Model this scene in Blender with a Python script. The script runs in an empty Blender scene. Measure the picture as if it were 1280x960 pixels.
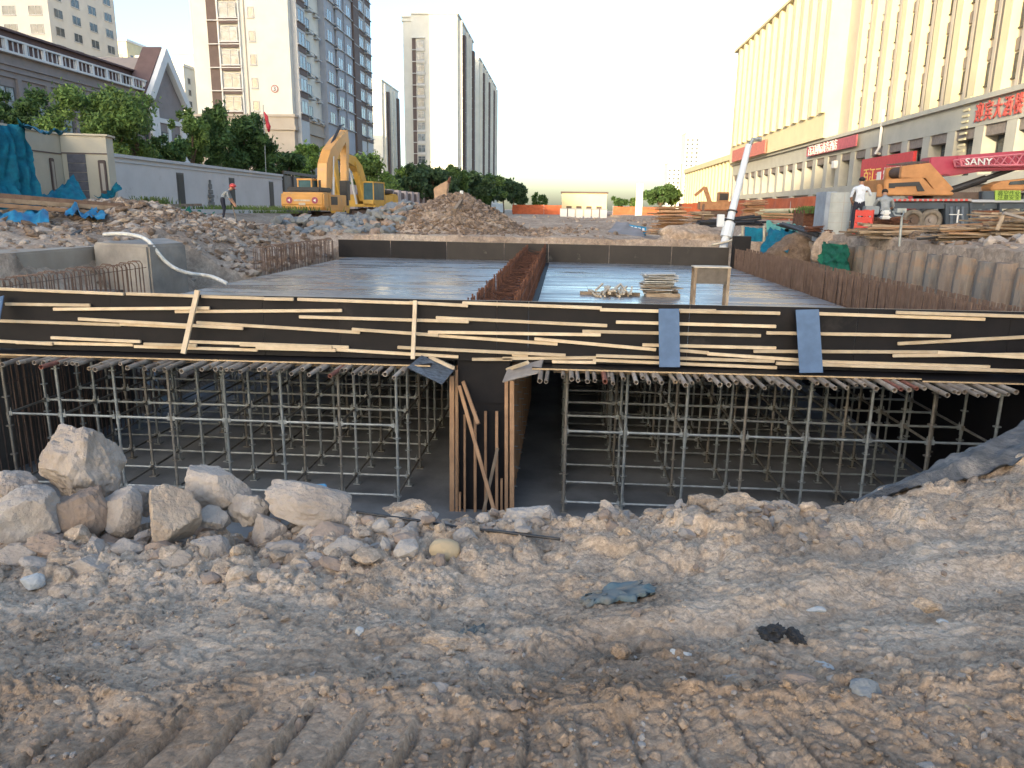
import bpy, math, random
import numpy as np
from mathutils import Vector, Matrix, Euler
from mathutils import noise as mnoise
R = math.radians
rng = random.Random(7)
scene = bpy.context.scene
COL = scene.collection

# ---------------------------------------------------------------- camera (world origin = the eye point)
FPX = 931.0
cam_d = bpy.data.cameras.new('camera'); cam = bpy.data.objects.new('camera', cam_d); COL.objects.link(cam)
cam_d.sensor_width = 36.0; cam_d.lens = FPX / 1280 * 36.0
cam_d.clip_start = 0.05; cam_d.clip_end = 3000
CAM_R = Matrix.Rotation(R(3.77), 3, 'Z') @ Matrix.Rotation(R(90 - 13.2), 3, 'X') @ Matrix.Rotation(R(0.75), 3, 'Z')
cam.matrix_world = CAM_R.to_4x4()
scene.camera = cam

# ---------------------------------------------------------------- sky, sun, exposure
SUN_EL, SUN_AZ = 10.0, 200.0            # low evening sun behind the camera, to the left
world = bpy.data.worlds.new('World'); scene.world = world; world.use_nodes = True
wn = world.node_tree; wn.nodes.clear()
sky = wn.nodes.new('ShaderNodeTexSky'); sky.sky_type = 'NISHITA'; sky.sun_disc = False
sky.sun_elevation = R(SUN_EL); sky.sun_rotation = R(SUN_AZ)
sky.air_density = 0.9; sky.dust_density = 2.4; sky.ozone_density = 1.7
bg = wn.nodes.new('ShaderNodeBackground'); bg.inputs[1].default_value = 0.15
wo = wn.nodes.new('ShaderNodeOutputWorld')
wn.links.new(sky.outputs[0], bg.inputs[0]); wn.links.new(bg.outputs[0], wo.inputs[0])
sun_d = bpy.data.lights.new('sun', 'SUN'); sun_d.energy = 2.2; sun_d.angle = R(0.5); sun_d.color = (1.0, 0.80, 0.50)
sun = bpy.data.objects.new('sun', sun_d); COL.objects.link(sun)
to_sun = Vector((math.sin(R(SUN_AZ)) * math.cos(R(SUN_EL)), math.cos(R(SUN_AZ)) * math.cos(R(SUN_EL)), math.sin(R(SUN_EL))))
sun.rotation_euler = (-to_sun).to_track_quat('-Z', 'Y').to_euler()
sun.location = to_sun * 100
vs = scene.view_settings
vs.view_transform = 'Standard'; vs.look = 'None'; vs.gamma = 1.0; vs.use_curve_mapping = False
vs.exposure = 2.0
scene.cycles.max_bounces = 6; scene.cycles.diffuse_bounces = 3; scene.cycles.glossy_bounces = 3
scene.cycles.use_adaptive_sampling = True

# ---------------------------------------------------------------- helpers
def P(px, py, Y):
    """world point at forward distance Y seen at photo pixel (px, py); used to read positions off the photo"""
    d = CAM_R @ Vector((px - 640, 480 - py, -FPX))
    return d * (Y / d.y)
def PZ(px, py, z):
    d = CAM_R @ Vector((px - 640, 480 - py, -FPX))
    return d * (z / d.z)
def PX(px, py, X):
    d = CAM_R @ Vector((px - 640, 480 - py, -FPX))
    return d * (X / d.x)

WM = {}
def wm(o):
    return WM.get(o.name, Matrix.Identity(4))
def tag(o, label=None, cat=None, group=None, kind=None):
    if label: o['label'] = label
    if cat: o['category'] = cat
    if group: o['group'] = group
    if kind: o['kind'] = kind
    return o
def thing(name, label, cat, loc=(0, 0, 0), rz=0, group=None):
    o = bpy.data.objects.new(name, None); COL.objects.link(o)
    o.empty_display_size = 0.2
    o.location = loc; o.rotation_euler = (0, 0, rz)
    WM[o.name] = Matrix.Translation(loc) @ Matrix.Rotation(rz, 4, 'Z')
    return tag(o, label, cat, group)
def place(name, me, parent=None, M=None, world=True):
    """link an object with mesh me at matrix M (world matrix if world else local to parent)"""
    o = bpy.data.objects.new(name, me); COL.objects.link(o)
    M = M or Matrix.Identity(4)
    if parent is not None:
        o.parent = parent
        L = wm(parent).inverted() @ M if world else M
        WM[o.name] = wm(parent) @ L
    else:
        L = M; WM[o.name] = M
    o.matrix_basis = L
    return o
def copy_tree(root, M):
    """copy a thing with parts and sub-parts; M = new world matrix (rigid)"""
    r = root.copy(); COL.objects.link(r); r.matrix_basis = M; WM[r.name] = M
    for ch in [c for c in KIDS.get(root.name, [])]:
        c = ch.copy(); COL.objects.link(c); c.parent = r; WM[c.name] = M @ ch.matrix_basis
        KIDS.setdefault(r.name, []).append(c)
        for g in KIDS.get(ch.name, []):
            d = g.copy(); COL.objects.link(d); d.parent = c; KIDS.setdefault(c.name, []).append(d)
    return r
KIDS = {}

class MB:
    def __init__(s): s.v = []; s.f = []; s.m = []; s.mi = 0
    def add(s, vs, fs, M=None):
        b = len(s.v)
        if M is not None: vs = [M @ Vector(v) for v in vs]
        s.v += [tuple(v) for v in vs]; s.f += [tuple(i + b for i in f) for f in fs]; s.m += [s.mi] * len(fs)
        return s
    def box(s, c, d, M=None, rz=0):
        x, y, z = d[0] / 2, d[1] / 2, d[2] / 2
        vs = [Vector((i * x, j * y, k * z)) for i in (-1, 1) for j in (-1, 1) for k in (-1, 1)]
        T = Matrix.Translation(c) @ Matrix.Rotation(rz, 4, 'Z')
        if M is not None: T = M @ T
        return s.add(vs, [(0, 1, 3, 2), (4, 6, 7, 5), (0, 4, 5, 1), (2, 3, 7, 6), (0, 2, 6, 4), (1, 5, 7, 3)], T)
    def b2(s, a, b, M=None):
        return s.box(((a[0] + b[0]) / 2, (a[1] + b[1]) / 2, (a[2] + b[2]) / 2), (abs(b[0] - a[0]), abs(b[1] - a[1]), abs(b[2] - a[2])), M)
    def beam(s, p, q, w, h, up=(0, 0, 1)):
        p, q = Vector(p), Vector(q); d = q - p; L = d.length
        if L < 1e-6: return s
        y = d / L; u = Vector(up)
        if abs(y.dot(u)) > .99: u = Vector((0, 1, 0)) if abs(y.y) < .9 else Vector((1, 0, 0))
        x = y.cross(u).normalized(); z = x.cross(y)
        T = Matrix((x, y, z)).transposed().to_4x4(); T.translation = (p + q) / 2
        return s.box((0, 0, 0), (w, L, h), T)
    def tube(s, p, q, r, n=8, r2=None, cap=True):
        p, q = Vector(p), Vector(q); r2 = r if r2 is None else r2
        d = (q - p).normalized(); u = Vector((0, 0, 1)) if abs(d.z) < .95 else Vector((1, 0, 0))
        x = d.cross(u).normalized(); y = d.cross(x)
        vs = []
        for c, rr in ((p, r), (q, r2)):
            for i in range(n):
                a = 2 * math.pi * i / n; vs.append(c + x * (math.cos(a) * rr) + y * (math.sin(a) * rr))
        fs = [(i, (i + 1) % n, n + (i + 1) % n, n + i) for i in range(n)]
        if cap: fs += [tuple(range(n - 1, -1, -1)), tuple(range(n, 2 * n))]
        return s.add(vs, fs)
    def pipe(s, p, q, r, ri, n=10):
        """hollow tube with a visible wall at both ends"""
        p, q = Vector(p), Vector(q)
        d = (q - p).normalized(); u = Vector((0, 0, 1)) if abs(d.z) < .95 else Vector((1, 0, 0))
        x = d.cross(u).normalized(); y = d.cross(x); vs = []
        for c, rr in ((p, r), (q, r), (q, ri), (p, ri)):
            for i in range(n):
                a = 2 * math.pi * i / n; vs.append(c + x * (math.cos(a) * rr) + y * (math.sin(a) * rr))
        fs = []
        for k in range(4):
            for i in range(n):
                j = (i + 1) % n; k2 = (k + 1) % 4
                fs.append((k * n + i, k * n + j, k2 * n + j, k2 * n + i))
        return s.add(vs, fs)
    def path(s, pts, r, n=8, taper=None):
        pts = [Vector(p) for p in pts]; rings = []
        up = Vector((0.13, 0.07, 1)).normalized()
        vs = []
        for i, p in enumerate(pts):
            d = (pts[min(i + 1, len(pts) - 1)] - pts[max(i - 1, 0)]).normalized()
            u = up if abs(d.dot(up)) < .95 else Vector((1, 0, 0))
            x = d.cross(u).normalized(); y = d.cross(x)
            rr = r if taper is None else r * taper[i]
            for k in range(n):
                a = 2 * math.pi * k / n; vs.append(p + x * (math.cos(a) * rr) + y * (math.sin(a) * rr))
        fs = []
        for i in range(len(pts) - 1):
            for k in range(n):
                fs.append((i * n + k, i * n + (k + 1) % n, (i + 1) * n + (k + 1) % n, (i + 1) * n + k))
        fs += [tuple(range(n - 1, -1, -1)), tuple(range((len(pts) - 1) * n, len(pts) * n))]
        return s.add(vs, fs)
    def prism(s, poly, d0, d1, axes='xz', M=None):
        """polygon poly in the plane 'axes', extruded along the third axis from d0 to d1"""
        n = len(poly); vs = []
        for d in (d0, d1):
            for a, b in poly:
                c = {'x': 0, 'y': 0, 'z': 0}; c[axes[0]] = a; c[axes[1]] = b
                t = [k for k in 'xyz' if k not in axes][0]; c[t] = d
                vs.append((c['x'], c['y'], c['z']))
        fs = [tuple(range(n)), tuple(range(2 * n - 1, n - 1, -1))] + [(i, n + i, n + (i + 1) % n, (i + 1) % n) for i in range(n)]
        return s.add(vs, fs, M)
    def mesh(s, name, mats, smooth=False, M=None, bevel=0):
        me = bpy.data.meshes.new(name)
        vs = s.v if M is None else [tuple(M @ Vector(v)) for v in s.v]
        me.from_pydata(vs, [], s.f)
        for m in (mats if isinstance(mats, (list, tuple)) else [mats]): me.materials.append(m)
        if len(set(s.m)) > 1 or (s.m and s.m[0]): me.polygons.foreach_set('material_index', s.m)
        if smooth: me.polygons.foreach_set('use_smooth', [True] * len(me.polygons))
        me.update()
        import bmesh
        bm = bmesh.new(); bm.from_mesh(me)
        bmesh.ops.recalc_face_normals(bm, faces=bm.faces)
        if bevel:
            es = [e for e in bm.edges if len(e.link_faces) == 2 and e.calc_face_angle(0) > .6]
            bmesh.ops.bevel(bm, geom=es, offset=bevel, segments=2, affect='EDGES', clamp_overlap=True)
        bm.to_mesh(me); bm.free()
        return me
    def build(s, name, mats, parent=None, world=True, smooth=False, bevel=0):
        """vertices are world coordinates unless world=False (then local to the parent)"""
        root = parent
        if parent is None:
            c = base_of(s.v); M = Matrix.Translation(c)
        elif world:
            M = wm(parent)
        else:
            M = Matrix.Identity(4)
        me = s.mesh(name, mats, smooth, M.inverted(), bevel)
        o = bpy.data.objects.new(name, me); COL.objects.link(o)
        if parent is None:
            o.location = M.translation; WM[o.name] = M
        else:
            o.parent = parent; WM[o.name] = wm(parent).copy(); KIDS.setdefault(parent.name, []).append(o)
        return o
def base_of(vs):
    a = np.array(vs); lo, hi = a.min(0), a.max(0)
    return Vector(((lo[0] + hi[0]) / 2, (lo[1] + hi[1]) / 2, lo[2]))
def np_mesh(name, V, F, mat, smooth=True, loc=None):
    """V (n,3) array, F (m,k) int array"""
    me = bpy.data.meshes.new(name)
    V = np.asarray(V, dtype=np.float32)
    if loc is not None: V = V - np.array(loc, dtype=np.float32)
    F = np.asarray(F, dtype=np.int32); k = F.shape[1]
    me.vertices.add(len(V)); me.vertices.foreach_set('co', V.ravel())
    me.loops.add(F.size); me.loops.foreach_set('vertex_index', F.ravel())
    me.polygons.add(len(F)); me.polygons.foreach_set('loop_start', np.arange(0, F.size, k, dtype=np.int32))
    me.polygons.foreach_set('use_smooth', np.full(len(F), smooth))
    for m in (mat if isinstance(mat, (list, tuple)) else [mat]): me.materials.append(m)
    me.update(calc_edges=True); me.validate()
    return me
def np_obj(name, V, F, mat, smooth=True, loc=(0, 0, 0), parent=None):
    me = np_mesh(name, V, F, mat, smooth, loc)
    o = bpy.data.objects.new(name, me); COL.objects.link(o); o.location = loc
    WM[o.name] = Matrix.Translation(loc)
    return o
def grid_faces(nr, nc):
    i = np.arange(nr - 1)[:, None] * nc + np.arange(nc - 1)[None]
    return np.stack([i, i + 1, i + nc + 1, i + nc], -1).reshape(-1, 4)

# numpy noise
def _h(ix, iy, seed):
    n = (ix.astype(np.int64) * 374761393 + iy.astype(np.int64) * 668265263 + seed * 974634777) & 0x7fffffff
    n = ((n ^ (n >> 13)) * 1274126177) & 0x7fffffff
    n = (n ^ (n >> 16)) & 0xffff
    return n / 65535.0
def vnoise(x, y, seed=0):
    ix, iy = np.floor(x), np.floor(y); fx, fy = x - ix, y - iy
    fx = fx * fx * fx * (fx * (fx * 6 - 15) + 10); fy = fy * fy * fy * (fy * (fy * 6 - 15) + 10)
    a, b = _h(ix, iy, seed), _h(ix + 1, iy, seed); c, d = _h(ix, iy + 1, seed), _h(ix + 1, iy + 1, seed)
    return (a + (b - a) * fx + (c - a) * fy + (a - b - c + d) * fx * fy) * 2 - 1
def fbm(x, y, oct=5, seed=0, gain=.5, lac=2.03):
    s = np.zeros_like(x, dtype=float); a = 1.0; t = 0
    for o in range(oct):
        ca, sa = math.cos(o * 1.3), math.sin(o * 1.3)
        s += a * vnoise(x * ca - y * sa + o * 7.1, x * sa + y * ca - o * 3.7, seed + o); t += a
        a *= gain; x = x * lac; y = y * lac
    return s / t
def worley(x, y, seed=0):
    """returns (distance to nearest, second nearest, random of nearest cell)"""
    ix, iy = np.floor(x), np.floor(y)
    d1 = np.full_like(x, 9.0, dtype=float); d2 = d1.copy(); rr = np.zeros_like(d1)
    for i in (-1, 0, 1):
        for j in (-1, 0, 1):
            cx, cy = ix + i, iy + j
            px, py = cx + _h(cx, cy, seed), cy + _h(cx, cy, seed + 31)
            d = np.hypot(px - x, py - y); r = _h(cx, cy, seed + 77)
            m = d < d1
            d2 = np.where(m, d1, np.minimum(d2, d)); rr = np.where(m, r, rr); d1 = np.where(m, d, d1)
    return d1, d2, rr

# ---------------------------------------------------------------- materials
def mat(name, col, rough=.8, metal=0, var=.15, scale=3.0, bump=0, bscale=30, col2=None, mixs=None, spec=.4, coat=0, detail=6,
        stretch=None, col3=None, trans=0, alpha=None, objvar=0, dirt=None):
    """procedural principled material: base colour broken up by noise, optional second and third tones and bump"""
    m = bpy.data.materials.new(name); m.use_nodes = True; nt = m.node_tree; N = nt.nodes; L = nt.links
    b = N['Principled BSDF']
    tc = N.new('ShaderNodeTexCoord'); mp = N.new('ShaderNodeMapping'); L.new(tc.outputs['Object'], mp.inputs[0])
    if objvar:
        oi = N.new('ShaderNodeObjectInfo')
        ad = N.new('ShaderNodeVectorMath'); ad.operation = 'SCALE'; 
        cv = N.new('ShaderNodeCombineXYZ'); L.new(oi.outputs['Random'], cv.inputs[0]); L.new(oi.outputs['Random'], cv.inputs[1])
        L.new(cv.outputs[0], ad.inputs[0]); ad.inputs['Scale'].default_value = 37.0
        L.new(ad.outputs[0], mp.inputs['Location'])
    if stretch: mp.inputs['Scale'].default_value = stretch
    n1 = N.new('ShaderNodeTexNoise'); n1.inputs['Scale'].default_value = scale; n1.inputs['Detail'].default_value = detail
    n1.inputs['Roughness'].default_value = .62
    L.new(mp.outputs[0], n1.inputs[0])
    c = Vector(col)
    c2 = Vector(col2) if col2 else c * (1 - var * 2)
    cr = N.new('ShaderNodeValToRGB'); e = cr.color_ramp.elements
    e[0].position = .32; e[0].color = (*[min(1, v) for v in (c2 if col2 else c * (1 - var * 1.6))], 1)
    e[1].position = .68; e[1].color = (*[min(1, v) for v in (c if col2 else c * (1 + var))], 1)
    if col3:
        e3 = cr.color_ramp.elements.new(.5); e3.color = (*col3, 1)
    L.new(n1.outputs[0], cr.inputs[0])
    out = cr.outputs[0]
    if objvar:
        hs = N.new('ShaderNodeHueSaturation'); mr = N.new('ShaderNodeMapRange')
        mr.inputs['To Min'].default_value = 1 - objvar; mr.inputs['To Max'].default_value = 1 + objvar
        L.new(oi.outputs['Random'], mr.inputs[0]); L.new(mr.outputs[0], hs.inputs['Value']); L.new(out, hs.inputs['Color']); out = hs.outputs[0]
    if dirt:
        n3 = N.new('ShaderNodeTexNoise'); n3.inputs['Scale'].default_value = dirt[1]; n3.inputs['Detail'].default_value = 8; n3.inputs['Roughness'].default_value = .7
        L.new(tc.outputs['Object'], n3.inputs[0])
        r3 = N.new('ShaderNodeValToRGB'); r3.color_ramp.elements[0].position = dirt[2]; r3.color_ramp.elements[1].position = dirt[2] + .15
        L.new(n3.outputs[0], r3.inputs[0])
        mx = N.new('ShaderNodeMix'); mx.data_type = 'RGBA'; L.new(r3.outputs[0], mx.inputs[0]); L.new(out, mx.inputs[6]); mx.inputs[7].default_value = (*dirt[0], 1)
        out = mx.outputs[2]
    L.new(out, b.inputs['Base Color'])
    b.inputs['Roughness'].default_value = rough; b.inputs['Metallic'].default_value = metal
    b.inputs['Specular IOR Level'].default_value = spec
    if coat: b.inputs['Coat Weight'].default_value = coat; b.inputs['Coat Roughness'].default_value = .15
    if bump:
        n2 = N.new('ShaderNodeTexNoise'); n2.inputs['Scale'].default_value = bscale; n2.inputs['Detail'].default_value = 8
        n2.inputs['Roughness'].default_value = .65
        L.new(mp.outputs[0], n2.inputs[0]); bp = N.new('ShaderNodeBump'); bp.inputs['Strength'].default_value = 1
        bp.inputs['Distance'].default_value = bump
        L.new(n2.outputs[0], bp.inputs['Height']); L.new(bp.outputs[0], b.inputs['Normal'])
    if alpha is not None: b.inputs['Alpha'].default_value = alpha
    return m
def nodes_of(m): return m.node_tree.nodes, m.node_tree.links, m.node_tree.nodes['Principled BSDF']

def soil_mat(name, cols, scale=1.2, bump=.012, peb=60):
    """earth: three tones by broad noise, fine grain speckle, crumb bump"""
    m = bpy.data.materials.new(name); m.use_nodes = True; N, L, b = nodes_of(m)
    g = N.new('ShaderNodeNewGeometry')
    n1 = N.new('ShaderNodeTexNoise'); n1.inputs['Scale'].default_value = scale; n1.inputs['Detail'].default_value = 9; n1.inputs['Roughness'].default_value = .68
    n1.inputs['Distortion'].default_value = .3
    L.new(g.outputs['Position'], n1.inputs[0])
    cr = N.new('ShaderNodeValToRGB'); cr.color_ramp.elements[0].position = .3; cr.color_ramp.elements[1].position = .7
    cr.color_ramp.elements[0].color = (*cols[0], 1); cr.color_ramp.elements[1].color = (*cols[2], 1)
    e = cr.color_ramp.elements.new(.5); e.color = (*cols[1], 1)
    L.new(n1.outputs[0], cr.inputs[0])
    n2 = N.new('ShaderNodeTexNoise'); n2.inputs['Scale'].default_value = scale * 22; n2.inputs['Detail'].default_value = 8; n2.inputs['Roughness'].default_value = .75
    L.new(g.outputs['Position'], n2.inputs[0])
    mr = N.new('ShaderNodeMapRange'); mr.inputs[1].default_value = .3; mr.inputs[2].default_value = .7; mr.inputs[3].default_value = .68; mr.inputs[4].default_value = 1.28  # grain value also darkens tiny hollows, crevice shade put into the colour
    L.new(n2.outputs[0], mr.inputs[0])
    v = N.new('ShaderNodeTexVoronoi'); v.inputs['Scale'].default_value = peb; v.feature = 'F1'; v.inputs['Randomness'].default_value = 1
    nn = N.new('ShaderNodeVectorMath'); nn.operation = 'MULTIPLY_ADD'; nn.inputs[1].default_value = (.03, .03, .03)
    L.new(n2.outputs['Color'], nn.inputs[0]); L.new(g.outputs['Position'], nn.inputs[2]); L.new(nn.outputs[0], v.inputs[0])
    hv = N.new('ShaderNodeHueSaturation'); L.new(cr.outputs[0], hv.inputs['Color']); L.new(mr.outputs[0], hv.inputs['Value'])
    sp = N.new('ShaderNodeMix'); sp.data_type = 'RGBA'; sp.blend_type = 'MULTIPLY'; sp.inputs[0].default_value = .35
    bw = N.new('ShaderNodeSeparateColor'); L.new(v.outputs['Color'], bw.inputs[0])
    mr2 = N.new('ShaderNodeMapRange'); mr2.inputs[3].default_value = .55; mr2.inputs[4].default_value = 1.5; L.new(bw.outputs[0], mr2.inputs[0])
    L.new(hv.outputs[0], sp.inputs[6]); L.new(mr2.outputs[0], sp.inputs[7]); L.new(sp.outputs[2], b.inputs['Base Color'])
    b.inputs['Roughness'].default_value = .95; b.inputs['Specular IOR Level'].default_value = .15
    ad = N.new('ShaderNodeMath'); ad.operation = 'MULTIPLY_ADD'; L.new(v.outputs['Distance'], ad.inputs[0]); ad.inputs[1].default_value = -.6
    L.new(n2.outputs[0], ad.inputs[2])
    bp = N.new('ShaderNodeBump'); bp.inputs['Strength'].default_value = 1; bp.inputs['Distance'].default_value = bump
    L.new(ad.outputs[0], bp.inputs['Height']); L.new(bp.outputs[0], b.inputs['Normal'])
    return m
# ================================================================ materials
M_soil = soil_mat('bank_soil', ((.28, .205, .143), (.47, .358, .26), (.62, .49, .37)), 1.3, .008, 60)
def damp_strip(m):
    """churned damp soil turned up by the tracks along the near edge, and a few broad damp patches"""
    N, L, b = nodes_of(m); src = b.inputs['Base Color'].links[0].from_socket
    g = N.new('ShaderNodeNewGeometry'); sp = N.new('ShaderNodeSeparateXYZ'); L.new(g.outputs['Position'], sp.inputs[0])
    n = N.new('ShaderNodeTexNoise'); n.inputs['Scale'].default_value = 1.6; n.inputs['Detail'].default_value = 7; L.new(g.outputs['Position'], n.inputs[0])
    a = N.new('ShaderNodeMath'); a.operation = 'MULTIPLY_ADD'; L.new(n.outputs[0], a.inputs[0]); a.inputs[1].default_value = 2.6; a.inputs[2].default_value = -1.3 - 2.75
    s_ = N.new('ShaderNodeMath'); s_.operation = 'ADD'; L.new(sp.outputs[1], s_.inputs[0]); L.new(a.outputs[0], s_.inputs[1])
    r = N.new('ShaderNodeMapRange'); r.inputs[1].default_value = -.25; r.inputs[2].default_value = .3; r.inputs[3].default_value = .6; r.inputs[4].default_value = 0; L.new(s_.outputs[0], r.inputs[0])
    n2 = N.new('ShaderNodeTexNoise'); n2.inputs['Scale'].default_value = .7; n2.inputs['Detail'].default_value = 8; n2.inputs['Roughness'].default_value = .7; L.new(g.outputs['Position'], n2.inputs[0])
    r2 = N.new('ShaderNodeMapRange'); r2.inputs[1].default_value = .54; r2.inputs[2].default_value = .66; r2.inputs[4].default_value = .35; L.new(n2.outputs[0], r2.inputs[0])
    mxm = N.new('ShaderNodeMath'); mxm.operation = 'MAXIMUM'; L.new(r.outputs[0], mxm.inputs[0]); L.new(r2.outputs[0], mxm.inputs[1])
    mx = N.new('ShaderNodeMix'); mx.data_type = 'RGBA'; mx.blend_type = 'MULTIPLY'; L.new(mxm.outputs[0], mx.inputs[0]); L.new(src, mx.inputs[6]); mx.inputs[7].default_value = (.58, .51, .45, 1)
    L.new(mx.outputs[2], b.inputs['Base Color'])
damp_strip(M_soil)
M_site = soil_mat('site_soil', ((.25, .18, .13), (.41, .31, .23), (.52, .42, .325)), .55, .05, 7)
M_mound = soil_mat('mound_soil', ((.13, .09, .065), (.23, .165, .12), (.36, .285, .215)), .8, .06, 7)
M_conc = mat('concrete', (.34, .31, .27), .9, col2=(.2, .18, .16), scale=1.3, bump=.01, bscale=12)
M_pitfloor = mat('pit_floor', (.27, .27, .265), .6, col2=(.14, .14, .14), scale=.9, bump=.006, bscale=9)
M_ply = mat('film_ply', (.008, .008, .010), .55, col2=(.016, .014, .015), scale=2.0, spec=.2, dirt=((.045, .040, .038), .8, .62))
M_deck = mat('deck_film', (.12, .115, .11), .30, col2=(.27, .26, .25), scale=1.8, spec=.8, coat=.0, stretch=(.3, 4, 1), dirt=((.33, .32, .31), 1.2, .58))
def wet_streaks(m):
    N, L, b = nodes_of(m); g = N.new('ShaderNodeNewGeometry'); mp = N.new('ShaderNodeMapping'); mp.inputs['Scale'].default_value = (.30, 1.5, 1); L.new(g.outputs['Position'], mp.inputs[0])
    n = N.new('ShaderNodeTexNoise'); n.inputs['Scale'].default_value = 1.3; n.inputs['Detail'].default_value = 6; n.inputs['Roughness'].default_value = .6; L.new(mp.outputs[0], n.inputs[0])
    r = N.new('ShaderNodeMapRange'); r.inputs[1].default_value = .35; r.inputs[2].default_value = .65; r.inputs[3].default_value = .12; r.inputs[4].default_value = .48; L.new(n.outputs[0], r.inputs[0]); L.new(r.outputs[0], b.inputs['Roughness'])
    bp = N.new('ShaderNodeBump'); bp.inputs['Distance'].default_value = .0006; L.new(n.outputs[0], bp.inputs['Height']); L.new(bp.outputs[0], b.inputs['Normal'])
wet_streaks(M_deck)
M_edge = mat('ply_edge', (.50, .36, .21), .8, scale=12, var=.15)
M_batten = mat('batten_pine', (.66, .54, .38), .75, col2=(.50, .38, .25), scale=4, stretch=(1, 1, 1), objvar=.22, bump=.001, bscale=60)
M_plank = mat('weathered_plank', (.38, .29, .20), .85, col2=(.20, .14, .09), scale=3, objvar=.3, bump=.002, bscale=30)
M_bplank = mat('reddish_plank', (.42, .25, .14), .8, col2=(.26, .15, .085), scale=3, objvar=.25)
M_rust = mat('rusty_steel', (.20, .085, .045), .85, col2=(.085, .036, .024), scale=6, objvar=.25, metal=.2)
M_rustd = mat('rusty_bar_dark', (.20, .13, .095), .85, col2=(.11, .07, .052), scale=4, metal=.1)
M_galv = mat('galvanised_tube', (.36, .38, .37), .45, metal=.4, col2=(.20, .21, .20), scale=7, objvar=.2)
M_galvb = mat('galvanised_tube_dull', (.26, .245, .21), .5, metal=.3, col2=(.14, .12, .10), scale=7, objvar=.2)
M_pipe = mat('joist_pipe', (.46, .40, .33), .55, metal=.2, col2=(.26, .20, .155), scale=5, objvar=.3)
M_pipered = mat('joist_pipe_red', (.34, .14, .10), .6, metal=.3, scale=5)
M_blueboard = mat('blue_board', (.085, .14, .235), .55, scale=4, var=.12, dirt=((.2, .25, .32), 5, .66))
M_teal = mat('teal_net', (.0, .17, .24), .75, col2=(.0, .09, .15), scale=4, bump=.02, bscale=18)
M_blue = mat('blue_sheet', (.02, .24, .40), .6, col2=(.01, .12, .24), scale=2, bump=.02, bscale=10)
M_green = mat('green_net', (.01, .16, .085), .8, col2=(.006, .075, .05), scale=4, bump=.02, bscale=18)
M_greyfilm = mat('grey_geotextile', (.17, .165, .16), .7, col2=(.06, .058, .056), scale=5, bump=.03, bscale=14, stretch=(.5, 1.5, 1), dirt=((.3, .26, .22), 3.5, .52))
M_rk = {
 'pale': mat('rock_pale', (.48, .405, .34), .9, col2=(.32, .26, .21), scale=3.0, bump=.03, bscale=14, objvar=.08, dirt=((.26, .21, .165), 2.2, .56)),
 'grey': mat('rock_grey', (.43, .38, .33), .9, col2=(.28, .235, .20), scale=3.5, bump=.022, bscale=13, objvar=.1, dirt=((.27, .225, .18), 2.5, .56)),
 'tan': mat('rock_tan', (.48, .38, .285), .9, col2=(.34, .26, .195), scale=3.5, bump=.022, bscale=13, objvar=.1, dirt=((.3, .26, .22), 2.5, .58)),
 'brown': mat('rock_brown', (.36, .27, .205), .92, col2=(.22, .16, .12), scale=4, bump=.014, bscale=14, objvar=.12),
 'blue': mat('rock_blue_grey', (.25, .26, .26), .85, col2=(.13, .14, .145), scale=3, bump=.008, bscale=15, objvar=.12),
 'dark': mat('rock_dark', (.045, .042, .042), .8, col2=(.02, .02, .02), scale=5, bump=.015, bscale=20),
 'yellow': mat('rock_yellow', (.50, .39, .24), .85, col2=(.40, .30, .185), scale=3, bump=.004, bscale=18),
 'soil': M_soil,
 'white': mat('rock_white', (.50, .50, .48), .85, col2=(.36, .36, .35), scale=3, bump=.008, bscale=18),
}

# ================================================================ foreground bank
def seg(x, xs, ys): return np.interp(x, xs, ys)
CX = [-9, -4.2, -2.33, -1.43, -.32, .48, 1.04, 1.6, 2.12, 3.0, 4.1, 6.0, 9.0]
CZ = [-2.36, -2.43, -2.37, -2.26, -2.24, -2.14, -2.08, -2.12, -2.16, -2.05, -1.86, -1.65, -1.4]
CY = [5.2, 5.0, 5.0, 5.0, 5.0, 5.0, 5.0, 5.1, 5.3, 5.9, 6.6, 8.0, 10.5]
def sstep_(a, b, x):
    t = np.clip((x - a) / (b - a), 0, 1); return t * t * (3 - 2 * t)
def bank_base(x, y):
    yc = seg(x, CX, CY); zc = seg(x, CX, CZ)
    t = np.clip((y - 1.8) / np.maximum(yc - 1.8, .1), 0, 1)
    z0 = -1.70 + .06 * np.clip(x, -3, 3) / 1.4
    z = z0 + (zc - z0) * (t * .8 + .2 * t * t)
    over = np.maximum(y - yc, 0)
    z = z - over * 1.25
    return np.maximum(z, -4.86)
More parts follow.
